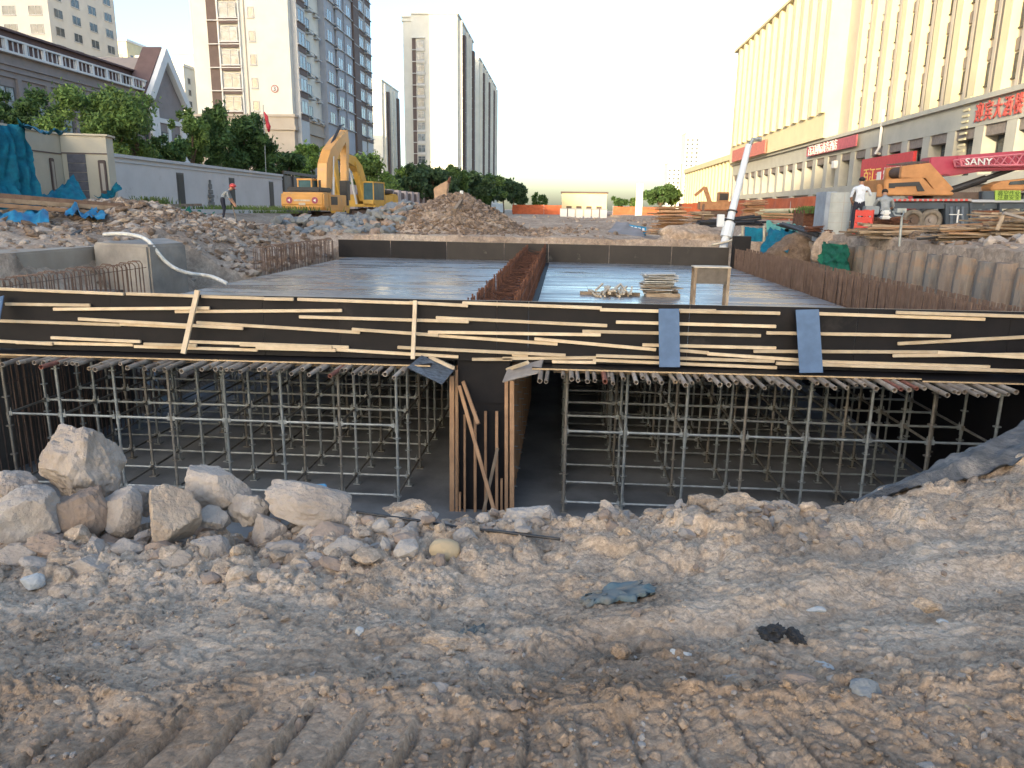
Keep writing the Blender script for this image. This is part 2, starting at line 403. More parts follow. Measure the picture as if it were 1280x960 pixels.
def bank_z(x, y, fine=True):
    yc = seg(x, CX, CY)
    z = bank_base(x, y)
    near_crest = np.exp(-((y - yc + .45) / .75) ** 2)
    z = z + fbm(x * .55, y * .55, 3, 3) * .07 + fbm(x * 1.7, y * 1.7, 4, 11) * (.03 + .05 * near_crest)
    # crumbled clods along the lip
    d1, d2, r = worley(x * 3.6 + fbm(x * 3, y * 3, 2, 5) * .5, y * 3.6, 4)
    z = z + np.clip((d2 - d1) * 1.1, 0, .26) * .34 * near_crest * (r > .45) * (.1 + r) * .8
    if fine:
        zb = z; z = np.zeros_like(x)
        lim = 2.34 + .08 * fbm(x * 2.2, x * 0, 3, 66); mask = 1 / (1 + np.exp((y - lim) * 22))
        d1, d2, r = worley(x * 8.5 + fbm(x * 6, y * 6, 2, 8) * .6, y * 8.5, 9)
        patch = np.clip(fbm(x * .8, y * .8, 3, 21) * 2.2 + .35, 0, 1)
        z = z + np.clip((d2 - d1) * 1.2, 0, .26) * .13 * (r > .68) * r * (patch * .6 + near_crest * 1.2)
        d1, d2, r = worley(x * 21 + fbm(x * 14, y * 14, 2, 8) * .6, y * 21, 19)
        z = z + np.clip((d2 - d1) * 1.3, 0, .28) * .05 * (r > .6) * r * (patch * .8 + near_crest * .5)
        z = z + fbm(x * 5, y * 7, 5, 31) * .018 + fbm(x * 30, y * 38, 4, 41) * .0065
        z = z + np.abs(fbm(x * 3.1, y * 3.7, 4, 46)) * -.03
        # flaking crust: small terraces
        q = fbm(x * 2.2, y * 3.4, 4, 51) * 5; z = z + (np.round(q) - q) * -.020
        # grouser prints of the digger tracks across the near edge: flat pads between deep narrow grooves
        w = x + .38 * (y - 1.9) * np.clip((x + .1) / .8, -.25, 1.2) + .012 * fbm(x * 3, y * 3, 2, 63)
        ph = (w / .215) % 1.0
        bar = np.exp(-((ph - .5) / .07) ** 2); groove = np.exp(-((ph - .62) / .06) ** 2)
        part = np.clip(.95 + .9 * fbm(x * 1.3, y * 1.3, 2, 64), 0, 1)
        z = z * (1 - .7 * mask * part) + mask * part * (bar * .032 - groove * .030 - .012)
        z = z + np.exp(-((y - lim - .17) / .14) ** 2) * (.04 + .03 * fbm(x * 4, y * 4, 3, 81))
        # long shallow ruts running off to the right
        rr_ = (y - 2.9 - .32 * x - .1 * fbm(x, y, 2, 83)); z = z + (-.06 * np.exp(-((rr_) / .17) ** 2) + .03 * np.exp(-((rr_ - .27) / .08) ** 2)) * sstep_(-.8, .3, x) - .05 * np.exp(-((rr_ - .75) / .15) ** 2) * sstep_(-.3, .6, x) - .045 * np.exp(-((y - 3.35 + .12 * x) / .2) ** 2) * sstep_(.6, -.6, x)
        z = zb + z
    return z
def make_bank():
    ny, nx = 560, 720
    ys = 1.05 * (8.6 / 1.05) ** np.linspace(0, 1, ny) ** .92
    ts = np.linspace(-1.35, 1.25, nx)
    Y = np.repeat(ys[:, None], nx, 1); X = ts[None] * (Y * .86 + .55)
    Z = bank_z(X, Y)
    # overhanging roughness: push points sideways a little
    X = X + fbm(X * 9, Y * 9, 3, 91) * .012; Y2 = Y + fbm(X * 9, Y * 9, 3, 97) * .014
    V = np.stack([X, Y2, Z], -1).reshape(-1, 3)
    o = np_obj('soil_bank', V, grid_faces(ny, nx), M_soil, smooth=True, loc=(0, 4, -2))
    tag(o, kind='structure')
make_bank()

# ================================================================ the site ground
def gauss(x, y, cx, cy, rx, ry, h): return h * np.exp(-(((x - cx) / rx) ** 2 + ((y - cy) / ry) ** 2))
def sstep(a, b, x):
    t = np.clip((x - a) / (b - a), 0, 1); return t * t * (3 - 2 * t)
def cone(x, y, cx, cy, rxl, rxr, ry, h):
    rx = np.where(x < cx, rxl, rxr)
    d = np.sqrt(((x - cx) / rx) ** 2 + ((y - cy) / ry) ** 2)
    return h * np.clip(1 - d, 0, 1) ** .85
def site_z(x, y, rough=True):
    z = np.full_like(x, -1.15, dtype=float)
    z = np.where(x > 9.0, -.78, z)
    z = z + (x < -9) * (gauss(x, y, -17.2, 29, 4.6, 3.2, 1.0) + gauss(x, y, -18, 21, 3.5, 2.6, .62) + gauss(x, y, -13.2, 23.5, 2.2, 1.8, .25) + gauss(x, y, -23, 33, 5, 5, .9) + gauss(x, y, -13.5, 35.5, 2.4, 1.6, .15))
    z = z + sstep(-20, -26, x) * .8
    z = z + cone(x, y, -5.3, 38.5, 5.2, 3.4, 4.4, 1.85) + gauss(x, y, -10.5, 41, 3.2, 2.4, .45)
    z = z + gauss(x, y, 4, 50, 6, 6, .45) + gauss(x, y, -2, 62, 9, 7, .6) + gauss(x, y, 9, 45, 3, 3, .35) + gauss(x, y, 1, 36.5, 3, 2.2, .25) - gauss(x, y, 6, 38, 3, 4, .45)
    z = z + (x > 9) * (gauss(x, y, 11.2, 22, 1.3, 4, .28) + gauss(x, y, 11.5, 31, 2, 4, .30) + gauss(x, y, 13, 16, 3, 5, .22))
    # banks that slump to the left wall of the culvert
    slump = sstep(-13.2, -9.6, x) * sstep(15, 18, y) * (y < 60)
    z = z - slump * 1.0 * (x < -9) * sstep(33.5, 30.5, y)
    # the pit
    inpit = (x > -12.2) & (x < 9.15) & (y < 32.6)
    pit = np.full_like(z, -4.9)
    pit = np.where((y > 26) & (x > -9.6) & (x < 6.8), np.minimum(-4.9 + np.maximum(y - 32.0, 0) * 2.6, z), pit)
    leftfill = (x < -9.75) & (y > 16.4)
    ramp = np.minimum(-4.75 + (-9.75 - x) * 1.25, z); z = np.where(leftfill & (y < 23.2) & (x > -13.5), ramp, z)
    far = (y >= 31.9)
    z = np.where(inpit & ~leftfill & ~far, pit, z)
    z = np.where((x <= -9.75) & (y < 16.4) & (x > -12.2), -4.9, z)
    if rough:
        a = .05 + .10 * (x < -10) * (y < 40) + .08 * np.exp(-(((x + 5) / 5) ** 2 + ((y - 38) / 5) ** 2)) + .07 * ((x > 9.3) & (x < 15))
        a = a * (z > -4)
        z = z + fbm(x * .8, y * .8, 5, 5) * a * 1.6
        d1, d2, r = worley(x * 1.9, y * 1.9, 14)
        z = z + np.clip(.6 - d1, 0, 1) * a * 1.4 * r
    # under the foreground bank
    b = bank_base(x, y) - .22
    nearm = (y < 10.4) & (x < 9.15)
    z = np.where(nearm, np.where(y < 8.4, b, np.minimum(b, -4.9)), z)
    return z
def make_ground():
    xs = np.concatenate([np.array([-900, -500, -300, -180, -120, -80, -60]), np.arange(-50, -24, .9), np.arange(-24, 20, .16), np.arange(20, 42, .9), np.array([45, 60, 80, 120, 180, 300, 500, 900])])
    ys = np.concatenate([np.array([-300, -150, -70, -30, -12, -4]), np.arange(0, 60, .2), np.arange(60, 110, 1.2), np.array([115, 125, 140, 160, 200, 260, 350, 500, 800, 1400])])
    X, Y = np.meshgrid(xs, ys)
    Z = site_z(X, Y)
    V = np.stack([X, Y, Z], -1).reshape(-1, 3)
    o = np_obj('ground', V, grid_faces(len(ys), len(xs)), M_site, smooth=True)
    tag(o, kind='structure')
make_ground()
def gz(x, y): return float(site_z(np.array([float(x)]), np.array([float(y)]))[0])
def bz(x, y): return float(bank_z(np.array([float(x)]), np.array([float(y)]))[0])
m_ = MB(); m_.b2((-12, 8.2, -4.95), (9.1, 32.5, -4.80)); tag(m_.build('pit_floor', M_pitfloor), kind='structure')

# ================================================================ rocks
def ico(sub):
    import bmesh
    bm = bmesh.new(); bmesh.ops.create_icosphere(bm, subdivisions=sub, radius=1)
    V = np.array([v.co[:] for v in bm.verts]); F = np.array([[v.index for v in f.verts] for f in bm.faces]); bm.free()
    return V, F
ICO = {k: ico(k) for k in (1, 2, 4, 5)}
def rock_verts(seed, sub=4, dims=(1, 1, 1), cuts=11, rough=.05, round_=0.0):
    rs = np.random.RandomState(seed)
    V, F = ICO[sub]
    n = rs.normal(size=(cuts, 3)); n /= np.linalg.norm(n, axis=1)[:, None]
    n[0] = (0, 0, -1)
    d = rs.uniform(.62, .98, cuts)
    dots = V @ n.T
    r = np.min(np.where(dots > 1e-3, d / np.maximum(dots, 1e-3), 9), axis=1)
    r = np.minimum(r, 1.25)
    if round_: r = r * (1 - round_) + round_ * .85
    P_ = V * r[:, None]
    nz = np.array([mnoise.fractal(Vector(p * 2.1 + seed), 1.0, 2.0, 6) for p in P_])
    nz2 = np.array([abs(mnoise.noise(Vector(p * 1.3 + seed * 3.1))) for p in P_])
    P_ = P_ * (1 + nz[:, None] * rough * 1.3 - nz2[:, None] * rough)
    nz3 = np.array([mnoise.fractal(Vector(p * 6.5 + seed), .8, 2.1, 5) for p in P_])
    P_ = P_ * (1 + nz3[:, None] * rough * .42)
    P_ = P_ / np.abs(P_).max(0)
    return P_ * (np.array(dims) / 2), F
ROCK_N = [0]
def rock(label, px, py, w, h, Y, kind='grey', cuts=11, rough=.06, round_=0.0, name='rock', cat='rock', tilt=None, dy=None, group=None, sub=None, sink=.0, seed=None):
    """a stone whose visible body centres on photo pixel (px,py), w x h photo pixels large, at distance Y"""
    c = P(px, py, Y); s = Y * (1.14 if w > 45 and px < 470 else 1.03) / FPX
    W, H = w * s, h * s
    ROCK_N[0] += 1
    D = dy if dy else .8 * W * .5 + .5 * H
    sub = sub or (5 if w > 60 else 4)
    V, F = rock_verts(seed or (ROCK_N[0] * 13 + 5), sub, (W, D, H * 1.12), cuts, rough, round_)
    if tilt is not None:
        T = np.array(Matrix.Rotation(R(tilt), 3, 'Y')); V = V @ T.T
    loc = (c.x, c.y, c.z - H * .5 - sink)
    V = V + np.array([c.x, c.y, c.z - sink])
    o = np_obj(name, V, F, M_rk[kind], smooth=False, loc=loc)
    return tag(o, label, cat, group)
# boulders along the lip of the bank, left to right
rock('largest pale boulder standing upright on the bank before the left scaffold', 112, 590, 104, 112, 4.95, 'pale', 12, .10)
rock('rounded pinkish boulder cut by the left edge of the photo, behind the flat pale slab', 12, 622, 84, 62, 4.75, 'pale', 9, .06)
rock('flat pale slab of stone leaning towards the camera below the big boulder', 42, 652, 96, 84, 4.35, 'grey', 8, .05, tilt=-14)
rock('shadowed grey boulder wedged behind the flat pale slab', 96, 652, 92, 82, 4.55, 'brown', 10, .06)
rock('pale wedge shaped stone right of the big boulder', 150, 641, 62, 56, 4.6, 'grey', 9, .04)
rock('tan upright boulder with a flat face, right of the pale wedge stone', 211, 651, 74, 78, 4.45, 'tan', 9, .06)
rock('small light stone peeping out behind the pale wedge and the tan boulder', 183, 622, 48, 36, 4.95, 'grey', 9, .07)
rock('long slab like boulder with a tan flat side lying alone before the left scaffold', 268, 610, 88, 48, 4.9, 'pale', 8, .05, tilt=12)
rock('low grey stone between the tan boulder and the long slab boulder', 262, 650, 48, 34, 4.7, 'grey', 10, .07)
rock('grey crumbly stone below the right end of the long slab boulder', 312, 640, 54, 44, 4.8, 'grey', 11, .1)
rock('pale broad slab tipped forward near the middle of the lip, blue scrap behind it', 390, 632, 112, 54, 4.8, 'pale', 9, .06, tilt=14)
rock('half buried flat pale stone below the shadowed grey boulder', 108, 716, 96, 54, 3.95, 'pale', 9, .05, sink=.03)
rock('brown crumbly boulder sunk in the soil under the flat pale slab', 66, 694, 100, 58, 4.2, 'brown', 13, .12, sink=.01)
rock('small bluish white stone at the left edge of the track', 40, 727, 38, 22, 3.75, 'white', 9, .05)
rock('smooth yellow cobble, the most rounded stone on the bank', 557, 688, 44, 29, 4.2, 'yellow', 10, .02, round_=.7)
rock('square grey block half buried below the pale broad slab', 434, 690, 60, 40, 4.25, 'grey', 7, .05)
rock('narrow upright stone right of the square grey block', 479, 692, 24, 42, 4.2, 'grey', 8, .06)
rock('low dusty block in front of the gap between the two scaffolds', 664, 652, 94, 42, 4.85, 'grey', 8, .07)
rock('round grey stone leaning on the low dusty block', 650, 658, 22, 18, 4.6, 'grey', 10, .04, round_=.4)
rock('small round stone near the black cable', 476, 658, 26, 20, 4.6, 'grey', 10, .04, round_=.4)
rock('large lump of dried earth at the lip in front of the right scaffold', 792, 676, 178, 60, 4.7, 'soil', 14, .14, sink=.06, name='earth_lump', cat='earth lump')
rock('thin whitish flat stone below the large earth lump', 741, 707, 54, 14, 4.1, 'white', 8, .04)
rock('crumbled earth lump at the lip left of the yellow cobble', 516, 640, 84, 34, 4.95, 'soil', 13, .12, name='earth_lump', cat='earth lump')
rock('grey earth lump on the lip, left of the highest tan lump', 876, 632, 44, 26, 4.95, 'soil', 11, .09, name='earth_lump', cat='earth lump')
rock('highest tan earth lump on the lip in front of the right scaffold', 922, 638, 66, 40, 4.95, 'soil', 14, .12, name='earth_lump', cat='earth lump')
rock('broad cracked tan earth lump right of the highest lump', 968, 652, 70, 36, 4.9, 'soil', 13, .12, name='earth_lump', cat='earth lump')
rock('small earth lump before the grey sheet starts', 1022, 648, 42, 24, 5.0, 'soil', 12, .1, name='earth_lump', cat='earth lump')
rock('smallest earth lump touching the lower end of the grey sheet', 1050, 650, 26, 18, 5.05, 'soil', 12, .1, name='earth_lump', cat='earth lump')
rock('rounded dirt coated stone alone in the middle of the track', 545, 868, 52, 40, 2.55, 'grey', 10, .05, round_=.35, sink=.01)
rock('largest brown stone in the churned strip at bottom right', 992, 862, 78, 44, 2.55, 'brown', 10, .07)
rock('blue grey angular stone right of the brown stone', 1080, 868, 52, 36, 2.5, 'blue', 8, .05)
rock('pale flat stone behind the brown stone', 1024, 838, 42, 20, 2.75, 'white', 8, .05)
rock('two toned pale stone on the track left of the black rag', 850, 823, 34, 22, 2.85, 'white', 8, .05)
rock('brown brick shaped stone standing at the bottom left', 372, 914, 20, 36, 2.3, 'brown', 7, .04)
rock('square pale pebble right of the black rag', 1076, 799, 26, 16, 3.0, 'grey', 7, .04)
rock('dark round clod beside the brown stone, bottom right of the blue net', 779, 814, 34, 20, 2.9, 'soil', 12, .1, name='earth_clod', cat='clod')
rock('small round clod alone on the track below the earth lumps', 903, 719, 13, 12, 3.8, 'soil', 12, .08, round_=.3, name='earth_clod', cat='clod')
rock('reddish clod in the churned soil below the dirt coated stone', 720, 872, 34, 22, 2.55, 'soil', 12, .1, name='earth_clod', cat='clod')
rock('dark smudged clod on the slope at the right edge', 1158, 756, 42, 20, 3.3, 'soil', 13, .12, name='earth_clod', cat='clod')
rock('ochre cracked slab of soil between the blue net and the bank', 556, 798, 84, 22, 3.05, 'soil', 9, .1, name='earth_lump', cat='earth lump')
rock('pale chip of stone left of the ochre slab', 450, 790, 14, 12, 3.1, 'white', 8, .05)
rock('flat grey stone under the pair of black rags', 920, 852, 42, 18, 2.65, 'grey', 8, .05)
rock('yellowish pebble in the churned strip at the far right', 1210, 892, 18, 18, 2.4, 'yellow', 9, .05)
rock('oval pale pebble left of the brown stone', 926, 878, 24, 12, 2.45, 'grey', 9, .04, round_=.4)
rock('pale triangular stone in the track left of centre', 165, 900, 28, 28, 2.35, 'grey', 8, .05)
rock('thin ash coloured slab on the soil right of the tracks', 1020, 762, 26, 8, 3.3, 'white', 8, .05)
rock('oval bright pebble on the right slope', 1178, 778, 16, 8, 3.2, 'white', 9, .04)

for a in (('pale block at the left edge in front of the flat slab', 18, 702, 62, 42, 4.1, 'pale', 9), ('angular block below the pale wedge stone', 162, 692, 56, 38, 4.25, 'grey', 8),
          ('low tan block below the tan upright boulder', 214, 708, 58, 32, 4.1, 'tan', 8), ('grey block with a slanted top below the long slab boulder', 262, 690, 54, 38, 4.3, 'grey', 8),
          ('pale block between the slab boulder and the broad tipped slab', 338, 664, 50, 36, 4.6, 'pale', 9), ('flat grey block under the broad tipped slab, touching its left end', 352, 694, 60, 34, 4.3, 'grey', 8),
          ('brown block half sunk below the square grey block', 402, 716, 48, 26, 4.05, 'brown', 9), ('thin pale shard lying before the half buried flat stone', 186, 738, 44, 18, 3.75, 'pale', 7),
          ('wide brown clod stone left of centre at the foot of the heap', 292, 722, 66, 28, 3.95, 'brown', 10), ('small sharp block right of the narrow upright stone', 508, 672, 36, 28, 4.5, 'pale', 8),
          ('dusty block between the black cable and the yellow cobble', 584, 672, 40, 24, 4.45, 'grey', 8)):
    rock(*a, rough=.07)
def scatter(name, mat_, xs, ys, zf, sizes, seed, sub=1, flat=.65, squash=None, label=None, sinkf=.25):
    """one mesh of many small angular lumps (nobody could count them)"""
    rs = np.random.RandomState(seed)
    n = len(xs); V0, F0 = ICO[sub]; sizes = np.minimum(sizes, np.median(sizes) * 3.2)
    protos = []
    for k in range(8):
        nn = rs.normal(size=(7, 3)); nn /= np.linalg.norm(nn, axis=1)[:, None]
        d = rs.uniform(.55, .95, 7); dots = V0 @ nn.T
        r = np.minimum(np.min(np.where(dots > 1e-3, d / np.maximum(dots, 1e-3), 9), axis=1), 1.1)
        protos.append(V0 * r[:, None] * (1 + rs.uniform(-.12, .12, (len(V0), 1))))
    protos = np.array(protos)
    z = zf(xs, ys)
    A = protos[rs.randint(0, 8, n)]
    s = sizes[:, None] * np.stack([rs.uniform(.8, 1.5, n), rs.uniform(.7, 1.3, n), rs.uniform(.5, .9, n) * (flat / .65)], -1)
    A = A * s[:, None, :]
    a = rs.uniform(0, 6.283, n); b = rs.uniform(-.5, .5, n)
    ca, sa = np.cos(a)[:, None], np.sin(a)[:, None]; cb, sb = np.cos(b)[:, None], np.sin(b)[:, None]
    x, y, zz = A[..., 0], A[..., 1], A[..., 2]
    x, zz = x * cb + zz * sb, -x * sb + zz * cb
    x, y = x * ca - y * sa, x * sa + y * ca
    A = np.stack([x + xs[:, None], y + ys[:, None], zz + (z + sizes * (.5 - sinkf) * .6)[:, None]], -1)
    V = A.reshape(-1, 3); F = (F0[None] + (np.arange(n) * len(V0))[:, None, None]).reshape(-1, F0.shape[1])
    o = np_obj(name, V, F, mat_, smooth=False)
    if isinstance(mat_, (list, tuple)):
        mi = np.repeat(rs.randint(0, len(mat_), n), len(F0)).astype(np.int32)
        o.data.polygons.foreach_set('material_index', mi)
    return tag(o, label, kind='stuff')
rs0 = np.random.RandomState(5)
# pebbles and crumbs over the foreground, denser in patches and in the churned strip
n = 11000
yy = 1.25 * (5.4 / 1.25) ** rs0.uniform(0, 1, n); xx = rs0.uniform(-1.15, 1.05, n) * (yy * .80 + .4)
dens = np.clip(fbm(xx * .9, yy * .9, 3, 21) * 1.6 + .45, .08, 1) + .8 * np.exp(-((yy - 2.5) / .25) ** 2) * (xx > -1) + .5 * np.exp(-((yy - seg(xx, CX, CY) + .35) / .4) ** 2)
keep = rs0.uniform(0, 1.15, n) < dens; xx, yy = xx[keep], yy[keep]
sz = .0035 + .0018 * yy * .5 + rs0.exponential(.0050, len(xx)) ; sz = np.minimum(sz, .045)
scatter('gravel', [M_soil, M_rk['brown'], M_soil, M_soil, M_rk['brown'], M_soil, M_soil, M_soil, M_soil, M_rk['grey']], xx, yy, lambda x, y: bank_z(x, y), sz, 3, label='loose pebbles and soil crumbs over the near bank')
n = 330
xx = rs0.uniform(-4.6, -.9, n); yy = 4.85 - np.abs(rs0.normal(0, .42, n))
scatter('stones', [M_rk['pale'], M_soil, M_rk['brown'], M_rk['grey'], M_soil, M_soil], xx, yy, lambda x, y: bank_z(x, y), rs0.uniform(.025, .10, n), 28, sub=2, label='middle sized stones heaped between the boulders', sinkf=.35)
n = 1500
xx = rs0.uniform(-5.5, 4.6, n); yc_ = seg(xx, CX, CY); yy = yc_ - np.abs(rs0.normal(0, .34, n)) + .12
k_ = ~((xx > 1.9) & (yy > seg(xx, CX, CY) - .5)); xx, yy = xx[k_], yy[k_]; n = len(xx)
scatter('soil_clods', [M_soil, M_rk['pale'], M_rk['grey'], M_soil, M_rk['tan'], M_rk['brown']], xx, yy, lambda x, y: bank_z(x, y), np.minimum(rs0.exponential(.020, n) + .014, .06), 8, sub=2, label='crumbled clods heaped along the lip of the bank')

# rubble farther off
def region(n, cx, cy, sx, sy): return rs0.normal(cx, sx, n), rs0.normal(cy, sy, n)
rub = [M_mound, M_rk['brown'], M_mound, M_rk['tan'], M_mound, M_mound]
zf = lambda x, y: site_z(x, y)
xx, yy = region(5200, -15.5, 27, 3.6, 4.6); k = (xx < -9.9) & (yy > 17.3); scatter('rubble', rub + [M_rk['pale'], M_rk['grey']], xx[k], yy[k], zf, rs0.exponential(.05, k.sum()) + .03, 11, label='broken rubble on the heaps left of the culvert')
xx, yy = region(6500, -5.4, 37.6, 2.6, 2.6); k = (yy > 33) & (yy < 42); scatter('rubble', [M_mound, M_mound, M_mound, M_mound, M_rk['brown'], M_mound], xx[k], yy[k], zf, rs0.exponential(.04, k.sum()) + .025, 12, label='clods and broken stone on the central earth mound')
xx = rs0.uniform(-13.6, -7.6, 620); yy = rs0.uniform(33.5, 42.5, 620); k = (xx > -12.3) | (yy < 36); xx, yy = xx[k], yy[k]; scatter('broken_concrete', [M_rk['blue'], M_rk['blue'], M_rk['blue'], M_rk['brown']], xx, yy, lambda x, y: site_z(x, y) + .1 + .25 * vnoise(x * .7, y * .7, 3), rs0.uniform(.12, .40, k.sum()), 13, sub=1, label='heap of blue grey broken concrete below the near digger')
xx = rs0.uniform(9.5, 14.5, 2200); yy = rs0.uniform(13, 40, 2200); scatter('rubble', rub + [M_rk['pale'], M_rk['grey']], xx, yy, zf, rs0.exponential(.05, 2200) + .04, 14, label='rubble spilled behind the row of retaining piles')
xx = rs0.uniform(-4, 12, 420); yy = rs0.uniform(33, 70, 420); scatter('rubble', [M_site, M_mound, M_rk['tan'], M_site], xx, yy, zf, rs0.exponential(.05, 420) + .03, 15, label='scattered lumps on the far excavated dirt')
xx = rs0.uniform(-10.4, -9.8, 260); yy = rs0.uniform(17, 31, 260); scatter('rubble', rub, xx, yy, zf, rs0.exponential(.06, 260) + .05, 16, label='soil lumps slumped against the left edge of the deck')
# ================================================================ culvert formwork
FY = 11.2; FT = -1.35; FB = -2.30; DZ = -2.04; DL, DR, DF = -9.0, 6.32, 30.6
def farY(x): return 31.4 + (x + 9.6) * (29.5 - 31.4) / 16
# front formwork wall: plywood panels, battens nailed on
ff = thing('front_formwork', 'long black plywood form with pine battens across the front of the culvert deck', 'formwork', (0, FY, FB))
xs_ = [-11.4, -9.5, -7.06, -4.62, -3.42, -.98, -.5, 1.9, 4.34, 6.5, 8.94, 11.2]
for i in range(len(xs_) - 1):
    a, b = xs_[i], xs_[i + 1]
    m = MB(); dyy = .004 * (i % 2)
    m.b2((a + .003, FY + dyy, FB + .02 - .0 * (i % 3)), (b - .003, FY + .018 + dyy, FT))
    m.build('plywood_panel', M_ply, ff)
m = MB(); m.b2((-11.4, FY - .34, FB - .018), (-1.95, FY + .3, FB)); m.build('soffit_board', M_ply, ff)
m = MB(); m.b2((-.42, FY - .34, FB - .018), (5.2, FY + .3, FB)); m.build('soffit_board', M_ply, ff)
m = MB(); m.b2((5.22, FY - .34, FB - .050), (11.2, FY + .3, FB - .024)); m.build('soffit_board', M_ply, ff)
for a, b, dz in ((-11.4, -1.95, 0), (-.42, 5.2, 0), (5.22, 11.2, -.032)):
    m = MB(); m.b2((a, FY - .352, FB - .020 + dz), (b, FY - .342, FB + .002 + dz)); m.build('board_edge', M_edge, ff)
m = MB(); m.b2((-11.4, FY + .022, FT - .1), (11.2, FY + .07, FT - .003)); m.build('back_rail', M_batten, ff)
def batten(x0, y0, x1, y1, d=0, w=.05, h=.046):
    p, q = P(x0, y0, FY - .03 - d), P(x1, y1, FY - .03 - d)
    m = MB(); m.beam(p, q, .04, h, up=(0, 0, 1)); m.build('batten', M_batten, ff, bevel=.004)
BT = [(0, 360, 155, 366.5), (158, 366, 246, 369), (252, 369.5, 330, 372), (330, 372.5, 367, 373), (372, 373, 520, 378), (512, 377, 585, 381), (578, 377.5, 752, 384), (750, 386, 825, 388), (846, 387, 895, 387.5), (850, 388, 975, 390.5), (1022, 391, 1231, 398), (1120, 389.5, 1282, 394.5),
      (7, 379, 113, 380.5), (67, 385.5, 262, 384), (219, 388.5, 428, 387), (374, 395, 586, 401), (0, 400, 151, 405), (98, 397.5, 304, 409.5), (246, 402, 450, 414.5), (440, 410.5, 548, 418),
      (545, 396, 759, 406), (535, 414, 751, 417.5), (522, 416.5, 697, 429), (64, 421, 176, 426), (20, 427, 167, 430), (180, 429, 246, 431), (237, 426, 436, 433), (320, 434, 420, 437), (420, 436, 573, 445),
      (497, 433, 707, 443), (628, 447, 745, 446), (770, 401.5, 970, 407), (728, 413, 951, 418.5), (668, 422.5, 820, 436), (803, 430, 970, 434), (958, 415, 1188, 419), (850, 437, 886, 440), (745, 443.5, 968, 450.5), (741, 449, 971, 458.5),
      (942, 438, 1172, 439), (1122, 428.5, 1285, 420), (1116, 443.5, 1285, 442), (1028, 451, 1237, 457.5), (970, 453, 1285, 463), (640, 442.5, 660, 443), (-5, 425, 66, 429), (168, 432, 322, 436.5), (300, 430, 415, 433), (150, 404, 236, 408), (884, 441, 1030, 451), (690, 451, 745, 452), (1170, 439, 1285, 446), (590, 448, 640, 448)]
for i, (a, b, c, d_) in enumerate(BT):
    batten(a, b + 1, c, d_ + 1, d=.0 if i % 2 == 0 else .042)
# boards and battens leaning over the form
def leaner(name, pts_top, pts_bot, w, mt, label, cat, t=.02, off=.12):
    p = P(*pts_top, FY - off + .03); q = P(*pts_bot, FY - off - .30)
    m = MB(); m.beam(p, q, w, t, up=(0, -1, .2)); o = m.build(name, mt, bevel=.003); return tag(o, label, cat)
leaner('batten', (247, 363), (229, 442), .075, M_batten, 'pine batten leaning across the front form at the left, most slanted of the upright ones', 'batten', .04)
leaner('batten', (519, 376), (516, 449), .06, M_batten, 'pine batten hung almost upright on the front form left of the centre pillar', 'batten', .04)
leaner('blue_board', (836, 386), (837, 459), .30, M_blueboard, 'blue board hung over the front form, the left of the two near the wood stacks', 'board', .018, off=.16)
leaner('blue_board', (1009, 387), (1014, 466), .33, M_blueboard, 'blue board hung over the front form, the right of the two, above the right scaffold', 'board', .018, off=.16)
leaner('blue_board', (0, 371), (-6, 404), .14, M_blueboard, 'blue board cut off by the left edge of the photo, on the front form', 'board', .018, off=.16)

# deck: film faced plywood sheets on joists, two cells
M_seam = mat('deck_under', (.06, .05, .04), .8)
def deck(x0, x1, label):
    t = thing('formwork_deck', label, 'deck', ((x0 + x1) / 2, 20, DZ))
    y = FY + .03; k = 0
    while y < 30.9:
        y1 = min(y + 1.22, 31.2)
        x = x0 - (1.22 if k % 2 else 0)
        while x < x1:
            a, b = max(x, x0), min(x + 2.44, x1)
            if b - a > .05:
                yf = min(y1, farY((a + b) / 2))
                if yf > y + .05:
                    m = MB(); dz = rng.uniform(-.0015, .0015); tl = rng.uniform(-.002, .002)
                    m.add([(a + .003, y + .003, DZ - .018), (b - .003, y + .003, DZ - .018), (b - .003, yf - .003, DZ - .018), (a + .003, yf - .003, DZ - .018),
                           (a + .003, y + .003, DZ + dz), (b - .003, y + .003, DZ + dz + tl), (b - .003, yf - .003, DZ + dz), (a + .003, yf - .003, DZ + dz - tl)],
                          [(3, 2, 1, 0), (4, 5, 6, 7), (0, 1, 5, 4), (1, 2, 6, 5), (2, 3, 7, 6), (3, 0, 4, 7)])
                    m.build('plywood_sheet', M_deck, t)
            x += 2.44
        y = y1; k += 1
    return t
dkL = deck(DL, -1.62, 'shiny left plywood deck of the culvert roof with the sun glare on it')
dkR = deck(-.55, DR, 'shiny right plywood deck of the culvert roof that carries the wood stacks')
# far upstand form
up = thing('rear_formwork', 'black plywood upstand form closing the far end of the decks', 'formwork', (-1.6, 30.4, DZ))
xx_ = [-9.5, -7.2, -4.8, -2.4, -.6, 1.8, 4.2, 6.35]
M_plyb = mat('film_ply_brown', (.014, .011, .010), .6, col2=(.028, .022, .019), scale=1.5, dirt=((.14, .12, .10), 1.5, .6))
for i in range(len(xx_) - 1):
    a, b = xx_[i], xx_[i + 1]
    m = MB(); m.beam((a + .01, farY(a), (DZ + FT) / 2), (b - .01, farY(b), (DZ + FT) / 2), .02, FT - DZ + .04); m.build('plywood_panel', M_ply if i < 2 else M_plyb, up)
m = MB(); m.beam((-9.5, farY(-9.5) + .03, FT + .01), (6.35, farY(6.35) + .03, FT + .01), .05, .03); m.build('top_rail', M_plank, up)
p = P(925, 325, 29.2); m = MB(); m.box((p.x, p.y, -1.5), (.62, .4, 1.25)); tag(m.build('corner_form', M_ply, bevel=.01), 'black corner box of plywood where the rear form meets the right bar row', 'formwork')

